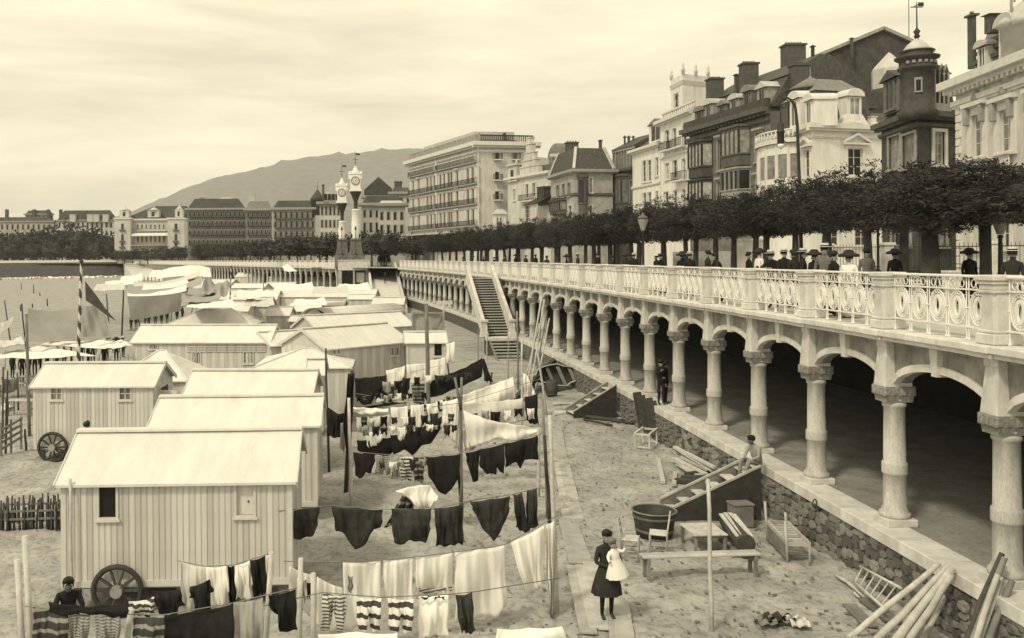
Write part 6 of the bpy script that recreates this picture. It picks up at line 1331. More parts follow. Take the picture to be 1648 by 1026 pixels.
    if vents:
        n = vents
        for k in range(n):
            u0, u1 = lerp(W_*.4, W_*.985, k/n) + .04, lerp(W_*.4, W_*.985, (k+1)/n) - .04; mb = MB()
            for j in range(4): mb.beam((u0, -.05, ze - .12 - j*.11), (u1, -.05, ze - .12 - j*.11), .02, .07, 0, .0)
            mb.box(u0 - .02, u0, -.06, -.02, ze - .52, ze - .05); mb.box(u1, u1 + .02, -.06, -.02, ze - .52, ze - .05); mb.build('louvre', M['plank_d'], t)
    for wx in wheels:
        u, _ = u_of(wx[0], wx[1]); R_ = wx[2]; mb = MB(); n = 20
        tyre = MB().tube([(R_*math.cos(q), 0, R_*math.sin(q)) for q in np.linspace(0, 2*PI, n + 1)], .055, 6, cap=False)
        wt = tyre.build('wheel', M['tub'], t, (u, -.14, R_))
        sp = MB()
        for k in range(10): q = 2*PI*k/10; sp.beam((.08*math.cos(q), 0, .08*math.sin(q)), ((R_-.03)*math.cos(q), 0, (R_-.03)*math.sin(q)), .04, .05)
        sp.build('spokes', M['woodd'], wt)
        MB().prism([(0,0)] and [(.12*math.cos(q), .12*math.sin(q)) for q in np.linspace(0, 2*PI, 11)[:-1]], -.12, .1, 'y').build('hub', M['greycl'], wt)
    for x in (.2, W_ - .2, W_/2):
        for y in (.25, D2 - .25): MB().box(x - .06, x + .06, y - .06, y + .06, -.2, zf - .101).build('stilt', M['woodm'], t)
    return t
hut('nearest bathing hut, dark window and shuttered window, wheel under its front', 101, 468, (776, 771), 2.53, .70, 1.38, .55, [(160, 187, 783, 832, 'dark'), (381, 408, 780, 828, 'shut')], planks=True, stripe=.115, wheels=[(192, 960, .46)], door='closed')
hut('bathing hut directly behind the nearest one, only roof and end boards showing', 246, 509, (686, 683), 2.55, .52, 1.38, .5, planks=True, stripe=.14)
hut('white roofed bathing hut, third in line behind the nearest one', 298, 497, 640, 2.5, .66, 1.45, .5, stripe=.2)
hut('bathing hut on its own at the side, two curtained windows and a big wheel', 55, 245, (621, 620), 2.55, .60, 1.35, .45, [(83, 99, 624, 642, 'sash'), (193, 210, 624, 642, 'sash')], planks=True, stripe=.14, wheels=[(87, 716, .48)], door='open')
hut('hip roofed hut just behind the two windowed hut', 186, 297, 611, 2.2, .95, 1.9, .5, hip=True, stripe=.2, d=35.2)
hut('long pavilion hut with louvred vents and arched windows', 214, 432, 550, 2.75, .70, 1.6, .3, [(310, 315, 567, 584, 'arch'), (317, 322, 567, 584, 'arch'), (393, 399, 566, 584, 'arch'), (401, 407, 566, 584, 'arch'), (241, 246, 554, 561, 'arch'), (248, 253, 554, 561, 'arch')], planks=False, stripe=.22, vents=8)
hut('hip roofed hut in the middle behind the white roofs', 412, 562, 590, 2.3, .55, 2.1, .4, hip=True, stripe=.2, d=37.5)
hut('little gabled porch hut with its end towards the clothes lines', 497, 519, 601, 2.3, .45, .8, .3, stripe=.2, door='closed', d=34.5)
hut('long pale hut with paired arched windows facing the clothes lines', 526, 657, (561, 549), 2.9, .75, 1.7, .2, [(627, 633, 559, 571, 'arch'), (635, 641, 558.5, 570.5, 'arch'), (535, 539, 563, 569, 'arch'), (542, 546, 562.5, 568.5, 'arch')], stripe=.26)
hut('white sided hut next to the grey canvas screen', 655, 716, 551, 2.9, .35, 1.2, .2, [(699, 711, 551, 572, 'dark')], stripe=.3, wallm='white2', d=40.0)
hut('low long roof behind the arched window hut', 512, 663, (531, 523), 2.9, .7, 1.6, .2, stripe=.3)
hut('white roofed hut left of the long arched window hut', 437, 512, (556, 551), 2.6, .55, 1.3, .3, stripe=.25)
hut('flat topped hut before the line of pavilions with a leaning edge', 272, 404, 521, 2.55, .9, 1.9, .3, hip=True, stripe=.3)
hut('boldly striped hut with a gabled front roof', 429, 464, 507, 2.6, .55, 1.2, .2, planks=True, stripe=.28)
hut('grey sided hut beside the boldly striped hut', 465, 513, 500, 2.6, .6, 1.2, .2, stripe=.5, wallm='tarp')
hut('low hut with small twin window behind the arched window hut', 466, 522, 517, 2.2, .3, 1.1, .2, [(485, 494, 520, 527, 'dark')], wallm='tarp')
hut('barrel roofed long white shed', 526, 650, (512, 503), 2.5, .75, 1.3, .2, wallm='white2', curved=True)
hut('white shed with a shallow roof behind the barrel roofed shed', 600, 648, 489, 2.6, .55, 1.2, .2, wallm='white2')
hut('small white shed left of the shallow roofed shed', 560, 600, 481, 2.5, .4, 1.2, .2, stripe=.4)
hut('windowed striped hut farther along the beach', 399, 433, 492, 2.7, .7, 1.2, .2, [(402, 409, 494, 504, 'sash')], stripe=.3)
hut('low pale hut in the distance beside the striped hut', 512, 552, 491, 2.5, .4, 1.1, .2, wallm='tarp')
hut('distant pale long shed with broad roof', 452, 602, 477, 2.7, .75, 1.6, .2, wallm='white2')
hut('distant pale hut below the kiosk terrace', 355, 444, 481, 2.5, .9, 1.6, .2, wallm='white2')
hut('distant row hut with narrow stripes, left of the dark pole', 378, 424, 445, 2.7, .9, 2.2, .1, stripe=.5)
hut('distant row hut with narrow stripes, right of the dark pole', 433, 486, 447, 2.7, .9, 2.2, .1, stripe=.5)
hut('distant small hut behind the second striped flagpole', 372, 424, 463, 2.6, .6, 1.8, .1, [(389, 398, 464, 475, 'dark')], stripe=.5)
hut('distant hut by the tilted canvases', 424, 470, 462, 2.5, .7, 1.8, .1, wallm='white2')

hut('far small hut left of the striped row huts', 336, 372, 456, 2.5, .7, 1.8, .1, stripe=.5)
hut('far small hut behind the upper sagging awning', 326, 366, 438, 2.6, .8, 2.2, .1, wallm='white2')
hut('far hut close to the slipway end', 262, 300, 441, 2.5, .8, 2.2, .1, wallm='tarp')
hut('far hut under the kiosk terrace, beside the ramp', 492, 540, 452, 2.5, .7, 2.0, .1, stripe=.5)
hut('pale hut between flat topped hut and second flagpole', 330, 398, 500, 2.4, .7, 1.4, .2, stripe=.35)
hut('pale hut low in front of the distant row huts', 440, 492, 470, 2.3, .5, 1.4, .1, wallm='tarp')
# ------------------------------------------------------------------ canvas screens and awnings at the water side
def sheet(name, label, cat, corners, m='tarp', sag=.15, group=None, n=10, fold=.03):
    """corners: four world points tl, tr, br, bl"""
    tl, tr, br, bl = [Vector(c) for c in corners]; o = (tl + tr + br + bl)/4; vs = []; nrm = (tr - tl).cross(bl - tl).normalized()
    for lay in (0, 1):
        for j in range(n + 1):
            v = j/n
            for i in range(2*n + 1):
                u = i/(2*n); p = lerp(lerp(tl, tr, u), lerp(bl, br, u), v); p = p + Vector((0, 0, -sag*4*u*(1-u)*(1 - .5*v))) + nrm*(fold*math.sin(9*u + 3*v + sag*20) + fold*.6*math.sin(21*u - 5*v) + lay*.012); vs.append(p - o)
    w = 2*n + 1; mb = MB(); K = (n+1)*w
    fs = [(j*w+i, j*w+i+1, (j+1)*w+i+1, (j+1)*w+i) for j in range(n) for i in range(2*n)]; mb.add(vs, fs + [tuple(K + q for q in f[::-1]) for f in fs], 0, True)
    ob = mb.build(name, M[m], None, o); return tag(ob, label, cat, group)
def pole(name, label, top, base, r=.04, m='woodm', rt=None, zb=0.0, cat='pole', group=None):
    b = PZ(*base, zb); a, c = ray(*top); p = Vector((a*b.y, b.y, CAMH + c*b.y)); mb = MB(); d = p - b
    mids = [Vector((0, 0, -.25)) if d.z > .3 else Vector((0, 0, 0))] + [d*(k/5) + Vector((random.uniform(-.012, .012), random.uniform(-.012, .012), 0)) for k in range(1, 6)]
    mb.tube(mids, [lerp(r, rt or r*.75, k/5) for k in range(6)], 7); return tag(mb.build(name, M[m], None, b), label, cat, group)
A = PD
sheet('canvas_screen', 'broad grey canvas screen stretched beside the water', 'screen', (A(45, 496, 47), A(165, 487, 50), A(182, 542, 49), A(40, 548, 46)), 'tarp', .25)
sheet('canvas_screen', 'grey canvas end sheet with oblique folds under the pennant', 'screen', (A(128, 492, 45.5), A(166, 487, 46), A(176, 541, 46), A(126, 541, 45.5)), 'tarp', .05, fold=.07)
sheet('canvas_screen', 'pale canvas screen hung between dark poles in the middle distance', 'screen', (A(205, 476, 60), A(292, 470, 62), A(291, 500, 62), A(210, 515, 60)), 'tarp', .1)
sheet('canvas_screen', 'bright canvas strip over the middle distance screen', 'screen', (A(205, 471, 62), A(300, 456, 66), A(300, 468, 64), A(205, 478, 60)), 'white', .3)
sheet('canvas_awning', 'long sagging canvas awning in the far row', 'awning', (A(200, 462, 78), A(326, 443, 84), A(324, 456, 80), A(200, 472, 72)), 'tarp', .7)
sheet('canvas_awning', 'upper sagging awning with white edge', 'awning', (A(215, 452, 96), A(322, 434, 100), A(322, 444, 97), A(215, 460, 92)), 'white2', .6)
sheet('canvas_awning', 'pale awning peak below the far arcade', 'awning', (A(262, 434, 112), A(338, 430, 116), A(340, 446, 104), A(252, 448, 100)), 'white', -.4)
sheet('canvas_awning', 'white flat awning at the water side, nearest the picture edge', 'awning', (A(-5, 568, 47), A(60, 556, 49), A(156, 572, 44), A(-5, 577, 41)), 'white', .05)
sheet('canvas_awning', 'white flat awning behind the striped flagpole', 'awning', (A(60, 553, 50), A(120, 541, 52), A(212, 555, 45), A(168, 561, 43)), 'white', .05)
sheet('canvas_awning', 'narrow pale awning under the dark sea wall', 'awning', (A(170, 452, 105), A(222, 446, 110), A(222, 456, 98), A(168, 460, 95)), 'white', .1)
sheet('canvas_awning', 'second narrow pale awning near the slipway', 'awning', (A(196, 444, 118), A(228, 440, 122), A(228, 452, 108), A(192, 454, 106)), 'white', .1)
sheet('cloth_scrap', 'white cloth fluttering from the leaning dark post', 'cloth', (A(0, 520, 43), A(22, 508, 43.5), A(18, 522, 43.5), A(-4, 540, 43)), 'white', .05)
sheet('canvas_screen', 'heap of tilted pale canvases beside the second flagpole', 'screen', (A(330, 448, 72), A(372, 452, 74), A(366, 474, 66), A(322, 470, 64)), 'tarp', .2, fold=.12)
sheet('canvas_awning', 'tilted bright canvas in front of the far arcade', 'awning', (A(454, 428, 128), A(462, 424, 130), A(478, 436, 126), A(458, 436, 124)), 'white', .1)
sheet('canvas_awning', 'grey sagging awning in front of the far small hut', 'awning', (A(298, 470, 66), A(352, 462, 70), A(356, 478, 62), A(296, 486, 58)), 'tarp', .3)
sheet('canvas_awning', 'pale awning roof in the middle of the tents', 'awning', (A(232, 456, 88), A(300, 448, 92), A(306, 458, 82), A(228, 466, 80)), 'white', .3)
sheet('canvas_screen', 'grey tent side below the pale awning roof', 'screen', (A(228, 466, 80), A(304, 458, 82), A(302, 470, 82), A(230, 480, 80)), 'tarp', .1)
sheet('canvas_awning', 'white tent fly near the boldly striped hut', 'awning', (A(388, 470, 70), A(432, 466, 74), A(436, 476, 66), A(384, 480, 62)), 'white', .1)
sheet('canvas_awning', 'grey tent fly at the water side above the white awnings', 'awning', (A(64, 530, 55), A(120, 522, 58), A(136, 534, 52), A(70, 542, 49)), 'white2', .15)
sheet('canvas_awning', 'white tent fly at the picture edge behind the leaning post', 'awning', (A(-10, 548, 50), A(34, 541, 52), A(40, 552, 47), A(-10, 558, 45)), 'white2', .1)
for k in range(22):
    px = 205 + (k*37 % 230) + (k % 3)*2; y = 472 + (k*53 % 44); pole('tent_pole', 'thin dark tent pole among the crowded canvases', (px + random.uniform(-3, 3), y - random.uniform(16, 30)), (px, y), .05, 'woodd', group='tent poles among the canvases')
for k, (tp, bs, r) in enumerate((((7, 483), (18, 556), .06), ((35, 488), (46, 610), .05), ((171, 472), (177, 545), .07), ((199, 466), (196, 546), .08), ((213, 470), (227, 531), .06), ((42, 505), (48, 700), .07), ((277, 498), (275, 517), .06), ((128, 500), (128, 545), .05))):
    pole('canvas_pole', ['dark leaning post at the picture edge by the water', 'thin post carrying the broad canvas screen corner', 'dark pole at the right end of the broad canvas screen', 'forked dark pole between two canvas screens', 'leaning pole in front of the middle distance screen', 'tall pale post in front of the broad canvas screen', 'short dark post beside the flat topped hut', 'slim post in the middle of the broad canvas screen'][k], tp, bs, r, 'woodd' if k != 5 else 'woodm')
# awning legs and the people, tables sheltering under them
r = random.Random(4)
for k in range(14):
    px, y = 10 + k*15 + r.uniform(-4, 4), 575 + r.uniform(0, 14); pole('awning_leg', 'thin wooden leg under the white water side awnings', (px + 1, y - 14), (px, y + 18), .03, 'woodm', group='legs of the water side awnings')
for k in range(16):
    px = 20 + k*12 + r.uniform(-4, 4); y = 612 - (px - 20)*.19 + r.uniform(-5, 5); p = PZ(px, y, 0)
    person('tiny seated or standing bather in the shade of the water side awnings', p, r.uniform(0, 6), r.uniform(1.4, 1.7), hat=('sun', 'cap', 'wide')[k % 3], key='std', fingers=False, group='people under the awnings')
for k in range(9):
    px = 212 + k*10 + r.uniform(-3, 3); y = 531 - (px - 212)*.18; p = PZ(px, y, 0)
    person('tiny figure sheltering behind the middle distance canvas screen', p, r.uniform(0, 6), r.uniform(1.4, 1.7), torso='suit', hat=('sun', 'cap')[k % 2], key='std', fingers=False, group='people behind the canvas screen')
for k in range(7):
    px = 232 + k*6; p = PZ(px, 453 + r.uniform(-1, 2), 0)
    person('tiny distant bather among the far awnings', p, r.uniform(0, 6), 1.6, key='std', fingers=False, group='distant bathers')
def beach_table(label, px, y, w, d, h, rz):
    t = thing('beach_table', label, 'table', PZ(px, y, 0), rz)
    for k in range(4): MB().cbox(-w/2, w/2, -d/2 + k*d/4 + .004, -d/2 + (k+1)*d/4 - .004, h - .04, h, .005).build('board', M['wood'], t)
    for x in (-w/2 + .08, w/2 - .08):
        for y_ in (-d/2 + .06, d/2 - .06): MB().box(x - .03, x + .03, y_ - .03, y_ + .03, 0, h - .041).build('leg', M['woodm'], t)
        MB().box(x - .02, x + .02, -d/2 + .091, d/2 - .091, h*.4, h*.4 + .07).build('stretcher', M['woodm'], t)
beach_table('bare plank table at the picture edge below the white awnings', 22, 640, 1.5, .7, .75, .2); beach_table('second plank table nearer the post, below the white awnings', 36, 668, 1.2, .6, .7, -.1); beach_table('long low plank table beside the awning legs', 60, 622, 1.8, .6, .6, .1)
for k, (a_, b_) in enumerate((((12, 596), (12, 690)), ((28, 600), (30, 660)), ((5, 590), (4, 706)), ((58, 585), (60, 640)), ((40, 690), (42, 722)), ((10, 640), (9, 730)))): pole('shelter_post', ('rough post carrying the edge of the nearest white awning', 'thin post between the plank tables', 'outermost rough post at the picture edge', 'rough post before the two windowed hut', 'short stump beside the low slatted barrier', 'rough post behind the low slatted barrier')[k], a_, b_, .045, 'woodd')
sheet('canvas_screen', 'ragged dark canvas hung between shelter posts at the picture edge', 'screen', (A(2, 606, 38), A(30, 604, 38.5), A(29, 626, 38.5), A(3, 632, 38)), 'woodm', .15, fold=.06)
sheet('cloth_scrap', 'white cloth lying over the plank table at the picture edge', 'cloth', (A(2, 650, 41.5), A(14, 647, 42), A(16, 655, 41), A(2, 660, 40.5)), 'white', .02)
sheet('canvas_awning', 'white awning lapping over the roof of the long pavilion hut', 'awning', (A(150, 552, 50), A(196, 546, 52), A(214, 556, 47), A(160, 562, 45)), 'white', .06)
for k, (x0, x1, y, d_, m_) in enumerate(((300, 372, 489, 58, 'white'), (392, 436, 486, 62, 'white2'), (376, 420, 472, 72, 'white'), (440, 500, 462, 84, 'white'), (500, 556, 466, 80, 'white2'), (470, 520, 486, 63, 'white'), (540, 590, 462, 88, 'white'), (300, 345, 458, 88, 'white2'), (240, 290, 440, 128, 'white'), (150, 196, 462, 84, 'white2'))):
    sheet('canvas_awning', 'low pale awning in the crowd of canvases, ' + ('right behind the flat topped hut', 'behind the windowed striped hut', 'next to the second striped flagpole', 'below the distant row huts', 'before the ramp foot', 'over the grey sided hut', 'beside the ramp wall', 'between sagging awning and far small hut', 'close under the far arcade', 'farthest out on the open sand')[k], 'awning', (A(x0 + 6, y - 6, d_ + 3), A(x1 + 2, y - 8, d_ + 3.5), A(x1 + 6, y + 3, d_), A(x0, y + 5, d_ - .5)), m_, .12)
# striped flag poles with pennants
def flagpole(label, top, base, r_, pen, lab2, turns=9, zb=0.0):
    b = PZ(*base, zb) if not isinstance(base, Vector) else base; a, c = ray(*top); p = Vector((a*b.y, b.y, CAMH + c*b.y)); d = p - b; t = thing('striped_flagpole', label, 'flagpole', b); mb = MB(); n, m = 10, 90; vs = []
    for j in range(m + 1):
        q = d*(j/m); rr = lerp(r_, r_*.6, j/m)
        for k in range(n): w = 2*PI*k/n; vs.append((q.x + rr*math.cos(w), q.y + rr*math.sin(w), q.z))
    for j in range(m):
        for k in range(n):
            w = ((k/n) + turns*j/m) % 1.0; mb.add([vs[j*n+k], vs[j*n+(k+1) % n], vs[(j+1)*n+(k+1) % n], vs[(j+1)*n+k]], [(0,1,2,3)], 0 if w < .5 else 1)
    mb.build('shaft', [M['white2'], M['woodd']], t)
    MB().lathe([(.02, d.z), (r_*1.1, d.z + r_), (.01, d.z + 2.2*r_)], 8, (d.x, d.y)).build('finial', M['woodd'], t)
    if pen:
        P = [PD(x, y, b.y) - b for x, y in pen]; c0 = sum(P, Vector())/len(P)
        mb = MB(); n2 = 12; vs = []
        for lay in (0, .01):
            for j in range(n2 + 1):
                v = j/n2
                for i in range(2): q = lerp(lerp(P[0], P[1], i), P[2], v); vs.append(q + Vector((0, .10*math.sin(7*v)*v + lay, 0)))
        fs = [(2*j, 2*j+1, 2*j+3, 2*j+2) for j in range(n2)]; K = 2*(n2+1); mb.add(vs, fs + [tuple(K+q for q in f[::-1]) for f in fs], 0, True); tag(mb.build('pennant', M['woodd'], t), lab2)
    return t
flagpole('tall spirally striped flagpole with a dark drooping pennant', (131, 424), (122, 700), .09, [(137, 452), (138, 483), (186, 516)], 'dark drooping pennant', 11)
flagpole('thin spirally striped flagpole in the middle distance', (372, 430), (369, 524), .09, [(373, 432), (372, 448), (378, 448)], 'small dark pennant', 9)
pole('dark_mast', 'thick dark slanting pole beside the distant row huts', (424, 424), (438, 458), .35, 'woodd'); pole('dark_mast', 'slanting dark pole before the boldly striped hut', (452, 492), (446, 532), .08, 'woodd')
pole('thin_mast', 'thin pole standing in front of the distant row huts', (424, 436), (425, 530), .06, 'woodm')
# rough fences on the sand at the picture edge
def stake_fence(label, px0, px1, yb, hh, n, seed):
    r = random.Random(seed); a, b = PZ(px0, yb, 0), PZ(px1, yb, 0); t = thing('stake_fence', label, 'fence', a)
    for k in range(n):
        q = (b - a)*(k/(n-1)) + Vector((r.uniform(-.06, .06), r.uniform(-.08, .08), 0)); h = hh*r.uniform(.6, 1.1); mb = MB().tube([q + Vector((0, 0, -.2)), q + Vector((r.uniform(-.05, .05), 0, h))], [.035, .02], 5); mb.build('stake', M['woodd'], t)
    for z in (hh*.35, hh*.62): MB().beam(Vector((0, -.04, z)), (b - a) + Vector((0, -.04, z + .05)), .03, .05).build('rail', M['woodm'], t)
stake_fence('dark rough stake fence on the sand left of the nearest hut', 2, 103, 852, .75, 34, 1); stake_fence('second row of dark stakes just behind the rough fence', 6, 98, 838, .7, 24, 2)
t = thing('plank_fence', 'low slatted wooden barrier left of the two windowed hut', 'fence', PZ(0, 735, 0)); o = PZ(0, 735, 0)
for k in range(4): a = PZ(0, 735, 0) - o + Vector((0, 0, .25 + k*.22)); b = PZ(36, 722, 0) - o + Vector((0, 0, .45 + k*.22)); MB().beam(a, b, .03, .09).build('slat', M['woodm'], t)
for px, y in ((2, 735), (18, 729), (34, 723)): p = PZ(px, y, 0) - o; MB().beam(p, p + Vector((0, 0, 1.2)), .06, .06).build('post', M['woodm'], t)
# ------------------------------------------------------------------ washing lines
def cloth(label, top, bot, d, m='white', name='towel', cat='towel', group=None, fold=.04, seed=0, nu=30, nv=14, freq=9.0, bill=.05):
    """top, bot: pixel polylines left to right; d: depth (number or (left, right)). A two-layered, folded sheet hanging from its line."""
    r = random.Random(label); dl, dr = d if isinstance(d, tuple) else (d, d)
    def along(pl, u):
        xs = [p[0] for p in pl]; L = [0]
        for a, b in zip(pl[:-1], pl[1:]): L.append(L[-1] + math.hypot(b[0]-a[0], b[1]-a[1]))
        s = u*L[-1]; return float(np.interp(s, L, xs)), float(np.interp(s, L, [p[1] for p in pl]))
    ph, ph2 = r.uniform(0, 6), r.uniform(0, 6); ppm = FPX/((dl + dr)/2); rag = ppm*.022; scal = ppm*.022; wob = ppm*.018; npeg = max(1, round(abs(top[-1][0] - top[0][0])/ppm/.45)); grid = []; uvs = []
    for j in range(nv + 1):
        v = j/nv
        for i in range(nu + 1):
            u = i/nu; a, b = along(top, u), along(bot, u); px, py = lerp(a[0], b[0], v) + wob*v*math.sin(5*u + 9*v + ph2), lerp(a[1], b[1] + rag*math.sin(7.3*u + ph) + rag*.7*math.sin(19*u + ph2), v) + scal*(1 - v)*abs(math.sin(PI*u*npeg))
            dd = lerp(dl, dr, u) + fold*(.25 + .75*v**.7)*(math.sin(freq*u + ph + 1.2*v) + .6*math.sin(2.3*freq*u + ph2 - 2*v) + .3*math.sin(4.1*freq*u + 3*v + ph)) + fold*.5*math.sin(6*v + 4*u + ph2) - bill*math.sin(PI*v)
            grid.append(PD(px, py, dd))
    o = grid[nu//2].copy(); W_ = (grid[nu] - grid[0]).length; Hh = (grid[-1 - nu//2] - grid[nu//2]).length
    mb = MB(); w = nu + 1; K = len(grid); vs = [p - o for p in grid] + [p - o + Vector((0, .012, 0)) for p in grid]
    fs = [(j*w+i, (j+1)*w+i, (j+1)*w+i+1, j*w+i+1) for j in range(nv) for i in range(nu)]
    rim = [i for i in range(nu+1)] + [j*w + nu for j in range(1, nv+1)] + [nv*w + i for i in range(nu-1, -1, -1)] + [j*w for j in range(nv-1, 0, -1)]
    mb.add(vs, fs + [tuple(K + q for q in f[::-1]) for f in fs] + [(rim[k], rim[(k+1) % len(rim)], K + rim[(k+1) % len(rim)], K + rim[k]) for k in range(len(rim))], 0, True)
    ob = mb.build(name, M[m], None, o); me = ob.data; uv = me.uv_layers.new(name='UVMap')
    co = [(grid[k % K].x - o.x + 2, o.z - grid[k % K].z + 2) for k in range(2*K)]
    for l in me.loops: uv.data[l.index].uv = co[l.vertex_index]
    return tag(ob, label, cat, group)
def rope(label, pts, r=.008, m='woodm'):
    P = [PD(x, y, d) for x, y, d in pts]; o = P[0].copy(); mb = MB(); mb.tube([p - o for p in P], r, 4); return tag(mb.build('clothes_line', M[m], None, o), label, 'rope')
S = lambda pl: pl
# --- front line of white towels
D1 = lambda px: lerp(14.6, 17.2, (px - 465)/430)
def ln1(px): return interp([(455, 905), (550, 905), (615, 902), (668, 897), (732, 889), (812, 877), (890, 838)], px)
def on1(label, x0, x1, bot, m='white', name='towel', **k): return cloth(label, [(x0, ln1(x0)), ((x0+x1)/2, ln1((x0+x1)/2)), (x1, ln1(x1))], bot, (D1(x0), D1(x1)), m, name, **k)
rope('washing line of the front row of white towels', [(456, 903, 14.5)] + [(x, ln1(x) - 1, D1(x)) for x in (550, 615, 668, 732, 812)] + [(893, 832, 17.3)])
on1('first white towel of the front row, counted from the pale poles', 552, 613, [(553, 1012), (612, 1008)])
on1('second white towel of the front row', 617, 664, [(618, 1000), (664, 996)])
on1('white towel with three thin dark stripes near its hem in the front row', 669, 728, [(670, 962), (729, 958)])
cloth('three thin woven stripes across the hem of the striped white towel', [(669, 946), (728, 944)], [(669, 954), (728, 952)], (D1(669) - .08, D1(728) - .08), 'str_fine', 'woven_border', 'towel', fold=.01, nv=3, bill=0)
on1('largest white sheet in the front row', 732, 812, [(733, 1000), (800, 992), (816, 968)], name='bed_sheet', cat='sheet', fold=.05)
on1('white sheet tapering to a point at the end of the front row', 822, 876, [(848, 962), (862, 950), (874, 938)], name='bed_sheet', cat='sheet')
on1('white sheet bunched round the end pole of the front row', 877, 892, [(884, 985), (889, 992), (893, 990)], name='bed_sheet', cat='sheet', fold=.07, freq=16)
cloth('long white cloth sloping between the pale poles', [(466, 911), (506, 926)], [(466, 955), (503, 996)], (14.3, 14.6), 'white'); cloth('long white sheet sloping down behind the striped drawers', [(510, 928), (551, 946)], [(508, 1010), (551, 1015)], (14.8, 15.0), 'white', 'bed_sheet', 'sheet')
for a, b, c, d_, lb in ((484, 898, 480, 1026, 'pale pole at the near end of the front towel row'), (504, 922, 505, 1026, 'second pale pole beside the sloping white cloths'), (437, 888, 424, 1026, 'slanting pale pole at the end of the fringed towels')):
    p = PD(c, d_ + 60, 13.9); q = PD(a, b, 13.9); mb = MB().tube([Vector((0, 0, 0)), q - p], [.05, .04], 7); tag(mb.build('line_pole', M['pole_l'], None, p), lb, 'pole')
# --- bottom row of small garments in front of the towels
cloth('fine striped drawers hung by the waist in the bottom row', [(519, 953), (557, 957)], [(517, 1015), (531, 1018), (536, 975), (541, 1016), (551, 1018), (556, 985)], 13.4, 'str_fine', 'striped_underwear', 'drawers', nu=40)
for lb, x0, x1, y0, y1 in (('white bathing suit with broad black bands, nearer the striped drawers', 573, 614, 960, 1014), ('white bathing suit with broad black bands and dark yoke', 624, 666, 962, 1016)):
    cloth(lb, [(x0, y0), (x1, y0 + 2)], [(x0 + 3, y1), (x0 + 16, y1 + 2), (lerp(x0, x1, .5), y1 - 22), (x1 - 14, y1 + 2), (x1 - 2, y1 + 1)], 13.4, 'str_wide', 'bathing_suit', 'bathing suit', nu=40)
on_ = cloth('white bathing costume with two short dark marks', [(674, 958), (722, 956)], [(672, 1026), (722, 1024)], 13.5, 'white', 'bathing_suit', 'bathing suit')
for k, (x0, x1) in enumerate(((678, 694), (700, 715))): tag(cloth('short dark stripe on the white bathing costume, %s' % ('near side' if k == 0 else 'far side'), [(x0, 960), (x1, 959)], [(x0, 963), (x1, 962)], 13.40, 'dark', 'cloth_band', 'band', nu=4, nv=2, fold=.004, bill=0), None)
cloth('narrow dark stocking cloth hanging before the largest sheet', [(733, 957), (760, 953)], [(741, 1018), (764, 1017)], 13.5, 'darkw', 'dark_cloth', 'cloth')
cloth('strip of white cloth hanging at the bottom picture edge', [(512, 1021), (560, 1016), (640, 1019)], [(515, 1060), (560, 1060), (640, 1060)], 12.6, 'white', 'bed_sheet', 'sheet')
cloth('white sheet end spread near the boards at the bottom edge', [(800, 1012), (905, 1008)], [(795, 1050), (920, 1050)], 13.6, 'white', 'bed_sheet', 'sheet')
rope('line that carries the black banded bathing suits', [(425, 975, 13.4), (519, 953, 13.4), (614, 961, 13.4), (722, 956, 13.4), (764, 952, 13.5), (900, 930, 14)])
# --- left: line in front of the nearest hut
def lnL(px): return interp([(285, 902), (330, 912), (376, 910), (410, 899), (438, 890)], px)
rope('washing line of fringed towels in front of the nearest hut', [(286, 902, 14.9), (330, 911, 14.8), (376, 909, 14.6), (410, 898, 14.4), (438, 889, 14.2)])
for lb, x0, x1, bx, m in (('pale fringed towel nearest the hut wheel', 291, 330, [(292, 975), (332, 985)], 'white2'), ('white towel partly covered by the black shirt', 331, 364, [(336, 978), (370, 972)], 'white'), ('narrow dark cloth between two white towels', 366, 377, [(370, 976), (382, 978)], 'dark'), ('white towel with ragged fringe beside the dark cloth', 377, 402, [(380, 964), (407, 964)], 'white'), ('dark towel hanging at the slanting pole', 402, 427, [(408, 962), (430, 950)], 'dark'), ('white corner of cloth at the slanting pole', 427, 437, [(430, 958), (436, 950)], 'white')):
    cloth(lb, [(x0, lnL(x0)), (x1, lnL(x1))], bx, 14.6, m)
cloth('black short sleeved shirt hanging upside down before the white towels', [(305, 944), (337, 932)], [(306, 962), (313, 963), (318, 1010), (338, 1008), (337, 954), (344, 950)], 13.9, 'dark', 'black_shirt', 'shirt', nu=40)
cloth('black shirt in front of the skirting of the nearest hut', [(245, 950), (290, 948)], [(247, 962), (258, 990), (284, 990), (286, 976), (296, 974)], 14.2, 'dark', 'black_shirt', 'shirt', nu=36)
cloth('striped jersey with sleeves spread out, beside the black shirt', [(207, 968), (228, 964), (248, 960)], [(207, 988), (228, 992), (248, 988)], 13.6, 'str_mid', 'striped_jersey', 'jersey')
cloth('long black garment along the bottom left line', [(262, 990), (376, 972)], [(262, 1050), (318, 1050), (376, 1046)], 13.2, 'dark', 'black_cloth', 'cloth')
cloth('grey cloth with a diagonal fold beside the slanting pole', [(376, 969), (423, 961)], [(374, 1042), (398, 1046), (424, 1046)], 13.2, 'greycl', 'grey_cloth', 'cloth')
cloth('black shirt with ragged hem right of the slanting pole', [(432, 958), (476, 948)], [(434, 984), (446, 986), (452, 1020), (478, 1014)], 13.3, 'dark', 'black_shirt', 'shirt', nu=36)
